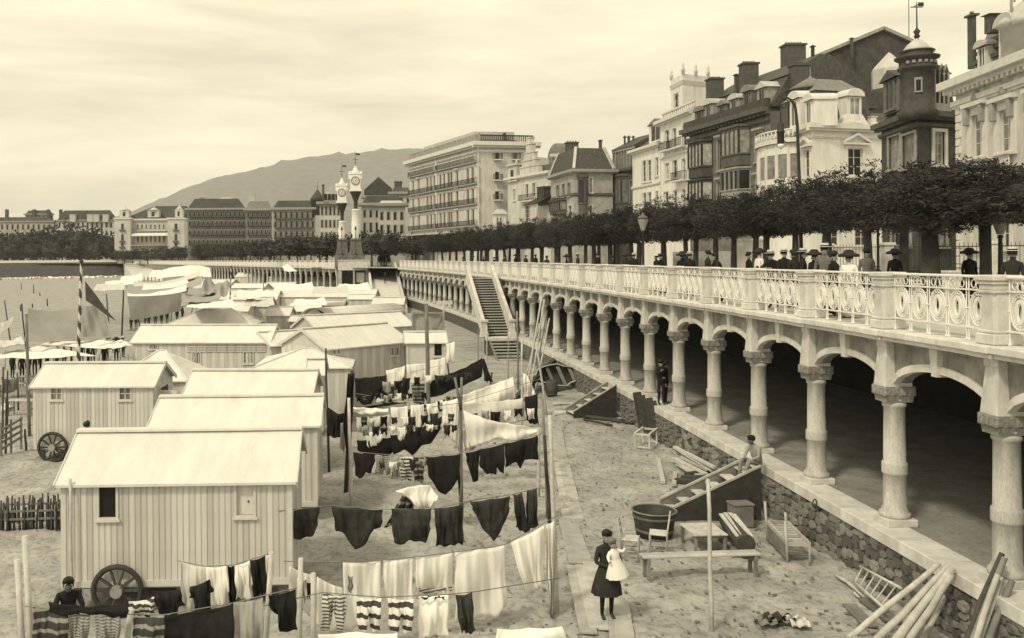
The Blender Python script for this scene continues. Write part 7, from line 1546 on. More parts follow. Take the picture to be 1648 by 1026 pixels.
for lb, top, bot, m, nm, ct in (('dark blanket with pale bands at the bottom left', [(53, 977), (80, 980), (110, 984)], [(53, 1045), (112, 1045)], 'str_dark', 'striped_blanket', 'blanket'), ('grey ribbed drawers, first of a pair', [(110, 985), (145, 988)], [(112, 1045), (140, 1045)], 'str_grey', 'ribbed_underwear', 'drawers'), ('grey ribbed drawers, second of a pair', [(151, 989), (194, 988)], [(158, 1045), (192, 1045)], 'str_grey', 'ribbed_underwear', 'drawers'), ('dark blanket with thin pale bands beside the stout stake', [(214, 993), (264, 990)], [(214, 1045), (266, 1045)], 'str_dark', 'striped_blanket', 'blanket'), ('dark bundle of wet clothes over the bottom left line', [(78, 968), (140, 975), (206, 970)], [(80, 986), (140, 990), (206, 992)], 'dark', 'wet_clothes', 'cloth')):
    cloth(lb, top, bot, 12.9, m, nm, ct)
rope('washing line of ribbed drawers at the bottom left', [(40, 975, 13), (110, 984, 13), (195, 988, 13), (264, 989, 13.1), (376, 970, 13.2), (424, 958, 13.2), (478, 946, 13.3)])
for a, b, c, d_, lb in ((28, 900, 36, 1040, 'pale stake at the bottom left corner'), (40, 862, 50, 1040, 'taller leaning pale stake at the bottom left corner'), (211, 980, 203, 1045, 'short stout stake among the wet clothes'), (108, 985, 107, 1030, 'thin peg stick beside the ribbed drawers')):
    p = PD(c, d_, 13.2); q = PD(a, b, 13.2); p = p + (p - q)*.35; mb = MB().tube([Vector((0, 0, 0)), q - p], [.05, .045] if 'thin' not in lb else [.012, .012], 7); tag(mb.build('line_stake', M['pole_l'], None, p), lb, 'stake')
pole('leaning_pole', 'slim pole leaning at the corner of the nearest hut', (113, 770), (117, 990), .04, 'pole_l')
# --- second row: dark garments
def ln2(px): return interp([(448, 823), (515, 816), (533, 814), (615, 820), (700, 820), (757, 806), (822, 797), (866, 786)], px)
rope('washing line of the row of dark garments', [(x, ln2(x) - 1, lerp(17.6, 18.6, (x-448)/420)) for x in (448, 515, 533, 615, 700, 757, 822, 866, 880)])
for lb, top, bot, m in (('dark wet cloth with slanting sides, at the hut end of the row', [(449, ln2(449)), (515, ln2(515))], [(464, 867), (480, 870), (496, 864), (504, 858), (510, 845)], 'darkw'), ('large dark kerchief hanging to a point', [(533, ln2(533)), (616, ln2(616))], [(541, 856), (553, 860), (570, 884), (590, 872), (603, 852), (614, 850)], 'darkw'), ('dark striped dress with gathered skirt under the white blouse', [(630, 818), (694, 818)], [(633, 873), (651, 874), (661, 868), (672, 872), (686, 876), (692, 850)], 'darkw'), ('dark drawers hung by the legs in a V', [(699, 818), (746, 811)], [(703, 880), (724, 876), (745, 877)], 'darkw'), ('dark kerchief hanging to a long point near the right poles', [(756, 807), (821, 798)], [(762, 822), (777, 850), (793, 870), (806, 856), (818, 830)], 'darkw')):
    cloth(lb, top, bot, 18.0, m, 'dark_garment', 'garment', nu=36, fold=.06)
cloth('dark sleeve loop looping down, first half', [(826, 796), (840, 792)], [(831, 846), (838, 855), (852, 855)], 18.3, 'darkw', 'dark_sleeve', 'sleeve'); cloth('dark sleeve loop looping down, second half', [(848, 789), (864, 785)], [(846, 838), (852, 852), (862, 851), (866, 845)], 18.3, 'darkw', 'dark_sleeve', 'sleeve')
cloth('dark striped skirt spread beside the white blouse', [(655, 784), (672, 786)], [(618, 846), (634, 846), (650, 846), (664, 820)], 18.6, 'str_dark', 'dark_skirt', 'skirt', fold=.07, freq=18)
cloth('white blouse with sleeve turned out, above the dark dress', [(636, 790), (656, 782), (692, 779), (706, 800)], [(655, 800), (668, 816), (684, 818), (697, 816), (700, 812)], 18.4, 'white', 'white_blouse', 'blouse', fold=.06, freq=14)
# --- third row
def ln3(px): return interp([(566, 727), (620, 732), (685, 735), (742, 730), (800, 716), (868, 700)], px)
rope('washing line of the third row with striped shirts', [(x, ln3(x) - 1, 22.5) for x in (563, 620, 685, 742, 800, 868)])
for lb, x0, x1, bot, m, nm, ct in (('black jacket at the pole end of the third row', 568, 604, [(573, 766), (578, 770), (588, 760), (597, 762), (603, 745)], 'dark', 'black_jacket', 'jacket'), ('grey checked shorts in the third row', 606, 628, [(604, 762), (615, 764), (618, 754), (622, 764), (629, 762)], 'str_grey', 'checked_shorts', 'shorts'), ('spotted grey shirt in the third row', 630, 643, [(630, 770), (643, 768)], 'greycl', 'spotted_shirt', 'shirt'), ('bold black and white striped shirt in the third row', 645, 664, [(645, 772), (663, 772)], 'str_mid', 'striped_shirt', 'shirt'), ('dark banded shirt beside the bold striped shirt', 665, 683, [(666, 775), (682, 774)], 'str_dark', 'banded_shirt', 'shirt'), ('big black shawl hanging to a jagged point', 684, 741, [(691, 770), (705, 790), (716, 796), (730, 780), (737, 772), (740, 800)], 'dark', 'black_shawl', 'shawl'), ('black trousers with one leg hanging, right part of the third row', 749, 775, [(752, 745), (760, 776), (770, 774), (768, 748)], 'dark', 'black_trousers', 'trousers'), ('black jacket with hanging sleeves in the third row', 772, 812, [(772, 752), (783, 764), (799, 763), (800, 750), (812, 764)], 'dark', 'black_jacket', 'jacket'), ('black garment with one dangling sleeve by the right poles', 812, 866, [(814, 750), (832, 744), (838, 756), (843, 738), (866, 738)], 'dark', 'black_garment', 'garment')):
    cloth(lb, [(x0, ln3(x0)), ((x0+x1)/2, ln3((x0+x1)/2)), (x1, ln3(x1))], bot, 22.5, m, nm, ct, nu=36)
# --- fourth row: whites and a long dark blanket
rope('washing line of the fourth row, above the long dark blanket', [(560, 656, 28.0), (640, 662, 27.8), (742, 648, 27.4), (868, 610, 27.2)])
for lb, top, bot, m, nm, ct in (('folded white sheet over the line at the pole', [(565, 654), (625, 657)], [(567, 665), (625, 667)], 'white', 'bed_sheet', 'sheet'), ('pale fringed towel of the fourth row', [(573, 671), (594, 670)], [(575, 694), (594, 700)], 'white2', 'towel', 'towel'), ('thin greyish towel of the fourth row', [(596, 669), (627, 667)], [(597, 696), (627, 692)], 'white2', 'towel', 'towel'), ('round white cloth hanging like a bag', [(583, 694), (616, 694)], [(586, 712), (594, 719), (607, 718), (615, 706)], 'white', 'white_cloth', 'cloth'), ('square white towel in the fourth row', [(629, 655), (656, 653)], [(630, 693), (657, 690)], 'white', 'towel', 'towel'), ('white towel right of a dark strip', [(661, 652), (682, 650)], [(662, 692), (682, 686)], 'white', 'towel', 'towel'), ('narrow dark strip between white towels', [(656, 662), (660, 661)], [(657, 694), (661, 693)], 'dark', 'dark_strip', 'cloth'), ('white pillowcase beside the long dark blanket', [(686, 650), (704, 646)], [(690, 680), (706, 668)], 'white', 'pillowcase', 'pillowcase'), ('black shawl slung low across the fourth row, pole end', [(574, 708), (606, 706), (636, 702)], [(576, 726), (590, 734), (604, 730), (618, 738), (634, 728)], 'dark', 'black_shawl', 'shawl'), ('long black blanket slung low across the fourth row', [(628, 700), (660, 696), (690, 682), (712, 668)], [(632, 732), (650, 724), (664, 734), (680, 716), (694, 712), (709, 692)], 'dark', 'black_blanket', 'blanket'), ('ragged white cloth on the middle pole', [(712, 646), (738, 640)], [(712, 712), (722, 700), (736, 716)], 'white', 'ragged_cloth', 'cloth'), ('white streamer hanging down the middle pole', [(735, 652), (741, 652)], [(731, 720), (740, 726)], 'white', 'ragged_cloth', 'cloth')):
    cloth(lb, top, bot, 27.6 if 'blanket' not in lb or 'beside' in lb else 26.5, m, nm, ct, nu=30)
for lb, top, bot, d_, m in (('huge white sheet stretched high between middle and right poles', [(742, 636), (826, 606)], [(742, 652), (790, 656), (831, 640)], 30, 'white'), ('second huge white sheet draped below the first', [(742, 648), (790, 646), (842, 640)], [(752, 690), (800, 684), (846, 678)], 28.5, 'white2'), ('white fringed sheet sweeping to the right poles', [(746, 660), (790, 676), (866, 688)], [(752, 722), (772, 715), (800, 706), (832, 710), (864, 694)], 27, 'white'), ('white cloth hanging free under the fringed sheet', [(742, 690), (772, 690)], [(746, 726), (766, 722)], 27.2, 'white2'), ('white cloth peak tied to the thin front pole', [(842, 600), (848, 602), (862, 632)], [(842, 644), (852, 640), (863, 636)], 29, 'white')):
    cloth(lb, top, bot, d_, m, 'bed_sheet', 'sheet', nu=36, fold=.09, freq=14)
cloth('short dark curtain between white sheets and right poles', [(844, 638), (865, 633)], [(847, 676), (853, 680), (866, 683)], 28, 'dark', 'dark_curtain', 'cloth')
# --- fifth row
rope('washing line of the farthest row before the arched window hut', [(566, 608, 37.5), (640, 603, 37), (690, 592, 36.5), (776, 574, 36)])
for lb, top, bot, m, nm, ct in (('dark tangled garments at the start of the farthest row', [(571, 608), (600, 606), (622, 603)], [(572, 640), (584, 651), (596, 650), (606, 636), (622, 630)], 'dark', 'tangled_garments', 'garment'), ('black bathing trunks, first in the farthest row', [(615, 622), (635, 621)], [(615, 650), (622, 652), (626, 646), (634, 650)], 'dark', 'bathing_shorts', 'trunks'), ('black bathing trunks, second in the farthest row', [(639, 620), (657, 619)], [(640, 638), (646, 641), (656, 640)], 'dark', 'bathing_shorts', 'trunks'), ('white kerchief hanging to a point in the farthest row', [(621, 596), (652, 588)], [(624, 616), (638, 620), (650, 608)], 'white', 'white_kerchief', 'kerchief'), ('white towel next to the dark mast', [(654, 586), (686, 584)], [(656, 618), (686, 612)], 'white', 'towel', 'towel'), ('striped dark shirt at the dark mast', [(662, 619), (684, 615)], [(666, 648), (683, 654)], 'str_dark', 'striped_shirt', 'shirt'), ('white towels behind the black tarpaulin', [(692, 580), (716, 574)], [(692, 612), (716, 604)], 'white', 'towel', 'towel'), ('white hanging cloth beside the leaning sticks', [(718, 553), (732, 549)], [(718, 584), (732, 582)], 'white', 'white_cloth', 'cloth'), ('long black tarpaulin slung across the farthest row', [(686, 615), (720, 602), (750, 590), (776, 575)], [(690, 640), (702, 640), (730, 626), (776, 607)], 'dark', 'black_tarpaulin', 'tarpaulin'), ('pointed tail of the black tarpaulin', [(774, 577), (779, 576)], [(780, 612), (794, 616)], 'dark', 'black_tarpaulin', 'tarpaulin'), ('low white strip behind the fifth row', [(606, 640), (664, 634)], [(606, 650), (664, 645)], 'white2', 'towel', 'towel'), ('dark blanket edge low beside the dark mast', [(680, 652), (716, 642)], [(681, 658), (716, 650)], 'dark', 'dark_blanket', 'blanket')):
    cloth(lb, top, bot, (37.5, 36.2) if 'tarpaulin' in lb else 36.8, m, nm, ct, nu=30)
sheet('canvas_screen', 'square grey canvas screen on a frame beside the dark mast', 'screen', (PD(664, 503, 43), PD(713, 503, 43), PD(713, 537, 43), PD(665, 537, 43)), 'greycl', 0, fold=.02)
mb = MB(); o = PD(664, 503, 42.9); P = [PD(x, y, 42.9) - o for x, y in ((664, 503), (713, 503), (713, 560), (664, 560), (690, 537))]
mb.beam(P[0], P[1], .08, .08); mb.beam(P[0], P[3], .07, .07); mb.beam(P[1], P[2], .07, .07); mb.beam(P[4], P[1], .05, .05); tag(mb.build('screen_frame', M['woodm'], None, o), 'wooden frame with diagonal brace carrying the square grey screen', 'frame')
# --- poles of the drying ground
for lb, tp, bs, r_, m in (('tall dark mast beside the square grey screen', (686, 488), (690, 690), .10, 'woodm'), ('stout pole hung with dark rags at the hut side', (566, 596), (556, 792), .07, 'woodd'), ('pale pole leaning against the rag hung pole', (561, 640), (566, 812), .06, 'pole_l'), ('thin dark pole near the hut corner', (524, 560), (530, 760), .045, 'woodd'), ('middle pole of the drying ground', (741, 628), (742, 812), .06, 'woodm'), ('forked stick leaning left at the middle pole', (731, 607), (741, 654), .0, 'woodm'), ('pale post under the third row near the right poles', (867, 688), (866, 800), .06, 'pole_l'), ('tall right pole of the drying ground', (873, 640), (882, 830), .05, 'woodm'), ('dark paired pole close to the tall right pole', (876, 700), (885, 842), .055, 'woodd'), ('pale end pole of the front towel row', (884, 668), (897, 985), .05, 'pole_l'), ('very tall thin pale pole before the stone stair', (840, 545), (840, 690), .05, 'pole_l'), ('leaning tall pale pole by the timber stack', (864, 554), (880, 668), .06, 'pole_l'), ('pale signpost with short cross bar near the stair', (714, 486), (714, 560), .09, 'pole_l'), ('dark post behind the black tarpaulin', (717, 560), (724, 612), .05, 'woodd'), ('thin stick near the foot of the stair', (784, 524), (783, 615), .035, 'wood'), ('second thin stick near the foot of the stair', (769, 530), (770, 605), .035, 'woodm'), ('thin stick beside the wooden steps', (818, 540), (818, 622), .04, 'wood'), ('slim pole right of the wooden steps', (832, 500), (834, 628), .06, 'woodm')):
    if r_: pole('line_pole', lb, tp, bs, r_, m)
for dx, lb in ((-9, 'stick of the fork leaning left at the middle pole'), (2, 'stick of the fork leaning right at the middle pole')):
    a, b = PD(742, 660, 24.6), PD(741 + dx, 607, 24.6); mb = MB().tube([Vector((0, 0, 0)), b - a], .035, 6); tag(mb.build('forked_stick', M['woodm'], None, a), lb, 'stick')
mb = MB(); a = PD(702, 487, 66); mb.beam(Vector((0, 0, 0)), PD(728, 486, 66) - a, .12, .28); tag(mb.build('sign_board', M['pole_l'], None, a + Vector((0, -.2, 0))), 'short pale cross board near the stone stair', 'board')
cloth('dark rags wound down the hut side pole', [(560, 600), (571, 600)], [(552, 690), (558, 740), (564, 745), (566, 690)], 25.6, 'darkw', 'rags', 'rags', fold=.12, freq=20, nu=24)
cloth('dark cloth heap hanging between hut corner and rag hung pole', [(528, 655), (545, 665), (562, 662)], [(528, 700), (545, 705), (562, 700)], 27.5, 'dark', 'dark_cloth', 'cloth', fold=.1)
cloth('pale rag beside the rag hung pole', [(548, 680), (556, 678)], [(547, 720), (555, 730)], 26, 'white2', 'rags', 'rags')

# --- the crowded back lines: many small pieces
r = random.Random(21)
rope('thin back line between hut corner and dark mast', [(566, 632, 33), (620, 640, 33), (690, 628, 33)]); rope('thin back line from dark mast to the right poles', [(690, 640, 31), (780, 622, 31), (868, 596, 31)])
k = 0
for (x0, x1, y0, y1, d_, n) in ((572, 686, 634, 630, 33, 11), (576, 735, 672, 664, 26.8, 10), (604, 684, 742, 738, 22.0, 5), (696, 736, 646, 634, 31, 4), (580, 738, 688, 680, 25.6, 11), (748, 862, 664, 652, 27.4, 6), (612, 760, 612, 598, 35, 9)):
    for i in range(n):
        u = (i + r.uniform(.1, .4))/n; x = lerp(x0, x1, u); y = lerp(y0, y1, u) + r.uniform(-2, 3); w = (x1 - x0)/n*r.uniform(.55, .95); h = w*r.uniform(.9, 1.9); m = r.choice(('dark', 'dark', 'darkw', 'white2', 'greycl', 'white', 'str_dark')); k += 1
        tone = {'dark': 'black', 'darkw': 'dark', 'white2': 'off-white', 'greycl': 'grey', 'white': 'white', 'str_dark': 'dark striped'}[m]
        cloth('small %s garment pinned on the crowded lines behind the front rows' % tone, [(x, y), (x + w, y + r.uniform(-1, 1))], [(x + w*r.uniform(-.05, .2), y + h*r.uniform(.8, 1)), (x + w*.5, y + h*r.uniform(.6, 1.1)), (x + w*r.uniform(.8, 1.05), y + h*r.uniform(.8, 1.05))], d_, m, 'small_garment', 'garment', 'small washing on the back lines', nu=16, nv=8)
for k, (x, y, w, h, m, lb) in enumerate(((478, 930, 16, 40, 'white2', 'pale stocking pair hung between the pale poles'), (492, 935, 9, 30, 'dark', 'single black stocking hung between the pale poles'), (560, 925, 8, 30, 'greycl', 'grey rag tucked between front towels'))): cloth(lb, [(x, y), (x + w, y + 2)], [(x + 1, y + h), (x + w*.6, y + h*.8), (x + w - 1, y + h)], 14.0, m, 'stocking', 'garment', nu=14)
# ------------------------------------------------------------------ things lying about on the sand
def wooden_steps(label, p_top, p_foot, width, n, z0=0.02, z1=FLOOR - .02):
    a = Vector((p_foot.x, p_foot.y, z0)); b = Vector((p_top.x, p_top.y, z1)); run = Vector((b.x - a.x, b.y - a.y, 0)); t = thing('beach_steps', label, 'steps', a); side = Vector((-run.y, run.x, 0)).normalized()*width/2
    for s in (-1, 1):
        mb = MB(); e = b - a; lo = [side*s*.97, side*s*1.03]; 
        q = [Vector((0, 0, 0)), Vector((0, 0, .30)), e + Vector((0, 0, .18)), e + Vector((0, 0, -.25))] if s == 1 else [Vector((0, 0, 0)), Vector((0, 0, .30)), e + Vector((0, 0, .18)), Vector((e.x, e.y, 0))]
        vs = [p + w for w in lo for p in q]; mb.add(vs, [(0,1,2,3),(7,6,5,4),(0,4,5,1),(1,5,6,2),(2,6,7,3),(3,7,4,0)]); mb.build('stringer', M['woodm' if s == 1 else 'tub'], t)  # near side takes the tar-black colour as painted shade under the steps
        mb = MB(); mb.beam(side*s + Vector((0, 0, .31)), e + side*s + Vector((0, 0, .19)), .07, .05); mb.build('edge_strip', M['wood'], t)
    for k in range(n):
        c = run*((k + .5)/n) + Vector((0, 0, (z1 - z0)*(k + 1)/n - .06)); u = run.normalized()*.15; vs = [c + u*i + side*.95*j + Vector((0, 0, h)) for h in (-.02, .02) for i, j in ((-1,-1),(1,-1),(1,1),(-1,1))]
        MB().add(vs, [(3,2,1,0),(4,5,6,7),(0,1,5,4),(1,2,6,5),(2,3,7,6),(3,0,4,7)]).build('tread', M['pole_l'], t)
    return t
tp = PZ(1207, 753, FLOOR); ft = SH(4.0, 23.75); wooden_steps('steep wooden beach steps with a boarded side coloured dark for shade, leading up to the coping', Vector((tp.x + .1, 23.75, 0)), ft, .95, 6)
tp = PZ(978, 622, FLOOR); wooden_steps('small wooden beach steps farther along the wall', Vector((tp.x + .2, tp.y, 0)), Vector((tp.x - 1.7, tp.y - .3, 0)), .9, 5)
# tub
c = PZ(1053, 862, 0); t = thing('wash_tub', 'big dark tarred tub in front of the beach steps', 'tub', c)
mb = MB().lathe([(.43, .02), (.47, .3), (.52, .60), (.52, .63), (.485, .63), (.44, .30), (.40, .10), (.002, .10)], 24); mb.build('staves', M['tub'], t)
for z, r in ((.14, .455), (.46, .505)): MB().lathe([(r, z), (r + .012, z + .01), (r + .012, z + .06), (r, z + .07)], 24, cap=False).build('hoop', M['ironm'], t)
MB().tube([(.53*math.cos(q), .53*math.sin(q), .635) for q in np.linspace(0, 2*PI, 25)], .02, 5, cap=False).build('rim', M['woodm'], t)
def chair(label, p, rz):
    t = thing('ladder_back_chair', label, 'chair', p, rz, 'rush seated chairs by the tub'); w, d = .40, .38
    for sx in (-1, 1):
        MB().tube([(sx*w/2, d/2, 0), (sx*w/2, d/2, .45), (sx*w/2*.96, d/2 + .07, .92)], [.02, .02, .017], 6).build('back_leg', M['wood'], t); MB().tube([(sx*w/2, -d/2, 0), (sx*w/2, -d/2, .46)], .02, 6).build('front_leg', M['wood'], t)
        MB().tube([(sx*w/2, -d/2, .2), (sx*w/2, d/2, .2)], .012, 5).build('stretcher', M['wood'], t)
    for z, y in ((.60, .025), (.74, .045), (.86, .06)): MB().beam((-w/2, d/2 + y, z), (w/2, d/2 + y, z), .02, .06).build('back_slat', M['wood'], t)
    MB().tube([(-w/2, -d/2, .16), (w/2, -d/2, .16)], .012, 5).build('stretcher', M['wood'], t)
    MB().cbox(-w/2 - .01, w/2 + .01, -d/2 - .01, d/2, .43, .465, .012).build('seat', M['pole_l'], t)
chair('rush seated chair with its back to the mother, left of the tub', PZ(1014, 897, 0), 1.25); chair('rush seated chair in front of the tub, turned the other way', PZ(1060, 888, 0), -1.9)
# low table
c = PZ(1132, 880, 0); t = thing('low_table', 'low plank table between the pole and the old timber roll', 'table', c, .05)
for k in range(4): MB().cbox(-.40 + k*.2, -.206 + k*.2, -.48, .48, .40, .435, .006).build('board', M['pole_l'], t)
for x in (-.34, .34):
    for y in (-.4, .4): MB().cbox(x - .03, x + .03, y - .03, y + .03, 0, .399, .005).build('leg', M['woodm'], t)
for y in (-.4, .4): MB().box(-.34, .34, y - .015, y + .015, .33, .398).build('apron', M['woodm'], t)
# old timber roll (half round log with split boards)
a, b = Vector((PD(1170, 845, 21.6).x, 21.6, .52)), Vector((PD(1201, 882, 20.1).x, 20.1, .40)); t = thing('timber_roll', 'old round timber with split pale boards on its back, end dark and hollow', 'timber', a); e = b - a
MB().tube([Vector((0, 0, 0)), e*.5, e], [.19, .20, .21], 12).build('log', M['woodd'], t)
sd = Vector((e.y, -e.x, 0)).normalized()
for k in range(4): o = sd*(-.15 + k*.1) + Vector((0, 0, .19 - .03*abs(k - 1.5))); MB().beam(o + e*.02, o + e*.93, .09, .03).build('split_board', M['pole_l'], t)
MB().cbox(-.2, .2, -.1, .1, -.52, -.16, .02).build('chock', M['woodm'], t); MB().cbox(e.x - .2, e.x + .2, e.y + .25, e.y + .45, -.52, -.3, .02).build('chock', M['woodm'], t)
# long bench
a, b = PZ(1041, 935, 0), PZ(1222, 929, 0); L = (b - a).length; t = thing('long_bench', 'long low plank bench in front of chairs and table', 'bench', a, math.atan2(b.y - a.y, b.x - a.x))
for k in range(2): MB().cbox(-.06, L + .06, .0 + k*.16, .152 + k*.16, .46, .50, .008).build('seat_plank', M['wood'], t)
for x in (.06, L - .06):
    for y in (.03, .29): MB().cbox(x - .035, x + .035, y - .03, y + .03, 0, .459, .006).build('leg', M['woodm'], t)
    MB().box(x - .02, x + .02, .061, .259, .30, .40).build('brace', M['woodm'], t)
# slatted couch frame near the wall
a, b = PZ(1268, 908, 0), PD(1229, 0, 21.6); b.z = 0; L = (b - a).length; t = thing('couch_frame', 'slatted wooden couch frame with tall posts beside the rubble wall', 'bench', a, math.atan2(b.y - a.y, b.x - a.x) - PI/2); w = .46
for x in (0, w):
    for y, h in ((0, .95 if x == 0 else .5), (L, .95 if x == 0 else .7)): MB().tube([(x, y, 0), (x - (.05 if h > .6 else 0), y, h)], .028, 6).build('post', M['wood'], t)
    MB().beam((x, 0, .46), (x, L, .46), .05, .09).build('side_rail', M['wood'], t)
for y in (0, L): MB().beam((0, y, .46), (w, y, .46), .05, .08).build('end_rail', M['wood'], t)
for k in range(9): y = L*(k + .7)/9.5; MB().cbox(.01, w - .01, y - .045, y + .045, .415, .44, .004).build('slat', M['wood'], t)
MB().box(-.02, .02, .05, L - .05, .08, .40).build('side_panel', M['woodm'], t)
pole('tall_pole', 'tall pale pole standing in the sand in front of the benches', (1140, 771), (1146, 1014), .045, 'pole_l')
# boxes under the steps
mb = MB(); p = PZ(1192, 846, 0); mb.cbox(-.26, .26, -.2, .2, 0, .55, .02); mb.cbox(-.28, .28, -.22, .22, .552, .60, .01); tag(mb.build('wooden_box', M['woodm'], None, p, .1), 'wooden box standing in the shade under the beach steps', 'box')
# ladder and poles against the wall
def timber(name, label, p, q, r, m, cat='pole', group=None, sq=False):
    p, q = Vector(p), Vector(q); mb = MB()
    if sq: mb.beam(Vector((0, 0, 0)), q - p, r*2, r*1.2)
    else:
        e = q - p; n = 5; mb.tube([e*(k/n) + Vector((random.uniform(-1, 1), random.uniform(-1, 1), random.uniform(-1, 1)))*r*.25*(0 < k < n) for k in range(n + 1)], [r*lerp(1.08, .85, k/n) for k in range(n + 1)], 8)
    return tag(mb.build(name, M[m], None, p), label, cat, group)
A, B = PD(1384, 911, 18.7), PD(1450, 946, 16.9); C, D = PD(1373, 934, 18.4), PD(1424, 979, 16.6); t = thing('ladder', 'short ladder lying against the foot of the rubble wall', 'ladder', A)
MB().tube([Vector((0, 0, 0)), B - A], .028, 6).build('side_rail', M['pole_l'], t); MB().tube([C - A, D - A], .028, 6).build('side_rail', M['pole_l'], t)
for k in range(6): f = (k + .4)/6; MB().tube([(B - A)*f, lerp(C - A, D - A, f)], .018, 5).build('rung', M['pole_l'], t)
for k, (p, q) in enumerate((((1344, 925), (1398, 958)), ((1352, 927), (1393, 962)), ((1375, 953), (1386, 966)))): timber('thin_stick', ('thin pale stick on the sand at the ladder foot, longest', 'thin pale stick crossing the longest stick', 'short pale stub beside the grey boards')[k], PZ(*p, .04), PZ(*q, .06), .028, 'pole_l', 'stick')
LOGS = [((1372, 1022), (1512, 906), .055), ((1415, 1026), (1528, 908), .062), ((1440, 1030), (1534, 913), .075), ((1462, 1034), (1532, 924), .06), ((1484, 1030), (1524, 956), .05)]
for k, (p, q, r) in enumerate(LOGS):
    top = PZ(*q, 1.36 if k < 4 else .75); bot = PZ(*p, .05); timber('pale_log', ('long pale log farthest left in the heap leaning on the coping', 'second long pale log leaning on the coping', 'thickest pale barked log leaning on the coping', 'fourth pale log of the heap, under the thickest', 'short crooked pale branch beside the log heap')[k], bot + (bot - top)*.15, top, r, 'pole_l', 'log')
for k, (p, q, r, m) in enumerate((((1556, 1026), (1613, 890), .05, 'woodd'), ((1568, 1030), (1617, 897), .055, 'woodm'), ((1580, 1030), (1611, 928), .055, 'wood'), ((1590, 1034), (1629, 934), .06, 'woodm'), ((1574, 1032), (1606, 924), .05, 'wood'))):
    top = PD(q[0], q[1], 14.95 - .06*k); bot = PZ(p[0] - 26, p[1] + 62, .0); timber('rough_pole', ('dark thin rough pole, tallest of the bundle at the coping', 'rough pole second tallest in the corner bundle', 'grey rough pole in the middle of the corner bundle', 'grey rough pole nearest the picture edge', 'short grey rough pole under the corner bundle')[k], bot, top, r, m, 'pole')
def board(label, p, q, w, z=.03, m='wood', name='board', th=.03): 
    a, b = PZ(*p, z), PZ(*q, z); mb = MB().beam(Vector((0, 0, 0)), b - a, w, th); return tag(mb.build(name, M[m], None, a), label, 'board')
board('grey board lying on the sand under the pale logs', (1392, 962), (1440, 1000), .30, .08, 'woodm'); board('second grey board sunk in the sand by the pale logs', (1366, 972), (1402, 1008), .26, .05, 'woodm')
r = random.Random(12)
hp = thing('rag_heap', 'crumpled heap of rags and paper on the sand at the bottom', 'heap', PZ(1275, 1012, 0))
for k in range(7):
    p0 = Vector((r.uniform(-.45, .45), r.uniform(-.15, .25), .05)); vs = []; n = 6
    for j in range(n + 1):
        for i in range(n + 1): vs.append(p0 + Vector((i/n*.35 - .17, j/n*.3, .12*abs(math.sin(3*i/n*2 + k)*math.cos(4*j/n + k)))))
    MB().add(vs, [(j*(n+1)+i, j*(n+1)+i+1, (j+1)*(n+1)+i+1, (j+1)*(n+1)+i) for j in range(n) for i in range(n)], 0, True).build('rag', M[('darkw', 'white2', 'woodm')[k % 3]], hp)
# timber and frames farther along the wall
for k, (p, q, w, z0, z1) in enumerate((((1086, 719), (1148, 757), .14, .55, .25), ((1084, 738), (1136, 764), .18, .2, .1), ((1090, 746), (1128, 768), .13, .08, .06), ((1098, 734), (1140, 756), .12, .32, .2), ((1104, 728), (1150, 752), .12, .5, .4))): timber('squared_timber', ('long pale beam topmost on the timber pile by the wall', 'broad pale beam at the front of the timber pile', 'lowest pale beam of the timber pile', 'pale beam in the middle of the timber pile', 'pale beam against the wall in the timber pile')[k], PZ(*p, z0), PZ(*q, z1), w/2, 'pole_l', 'beam', None, True)
timber('squared_timber', 'single pale beam lying end-on on the sand', PZ(1059, 738, .05), PZ(1067, 776, .05), .07, 'pole_l', 'beam', None, True); timber('squared_timber', 'short pale post near the timber pile', PZ(1087, 760, .02), PZ(1085, 780, .05), .06, 'wood', 'beam', None, True)
for k in range(3): timber('dark_board', ('dark rotten board under the timber pile, longest', 'dark rotten board under the timber pile, middle', 'dark rotten board under the timber pile, shortest')[k], PZ(1088 + 8*k, 772 - 4*k, .05), PZ(1130 + 6*k, 778 - 10*k, .12), .10, 'woodd', 'board', None, True)
c = PZ(1040, 718, 0); t = thing('wooden_trestle', 'open pale trestle frame on the sand near the leaning boards', 'trestle', c, -.5)
for x in (-.25, .25):
    for y in (-.6, .6): MB().beam((x, y, 0), (x, y, .55), .06, .06).build('leg', M['pole_l'], t)
    MB().beam((x, -.65, .55), (x, .65, .55), .07, .07).build('rail', M['pole_l'], t)
for y in (-.6, .6): MB().beam((-.25, y, .08), (.25, y, .08), .05, .05).build('brace', M['pole_l'], t); MB().beam((-.25, y, .53), (.25, y, .53), .06, .06).build('crossbar', M['pole_l'], t)
for k in range(5):
    p = PZ(1036 + k*6.5, 692 + k*4.0, 0); q = onp(s_at_d(p.y + .25), -.62, 1.45 - .05*(k % 3)); q.y += .1; timber('leaning_board', ('first', 'second', 'third', 'fourth', 'fifth')[k] + ' dark board leaning on the wall, counted from the far end', p, q, .15, 'woodd', 'board', None, True)
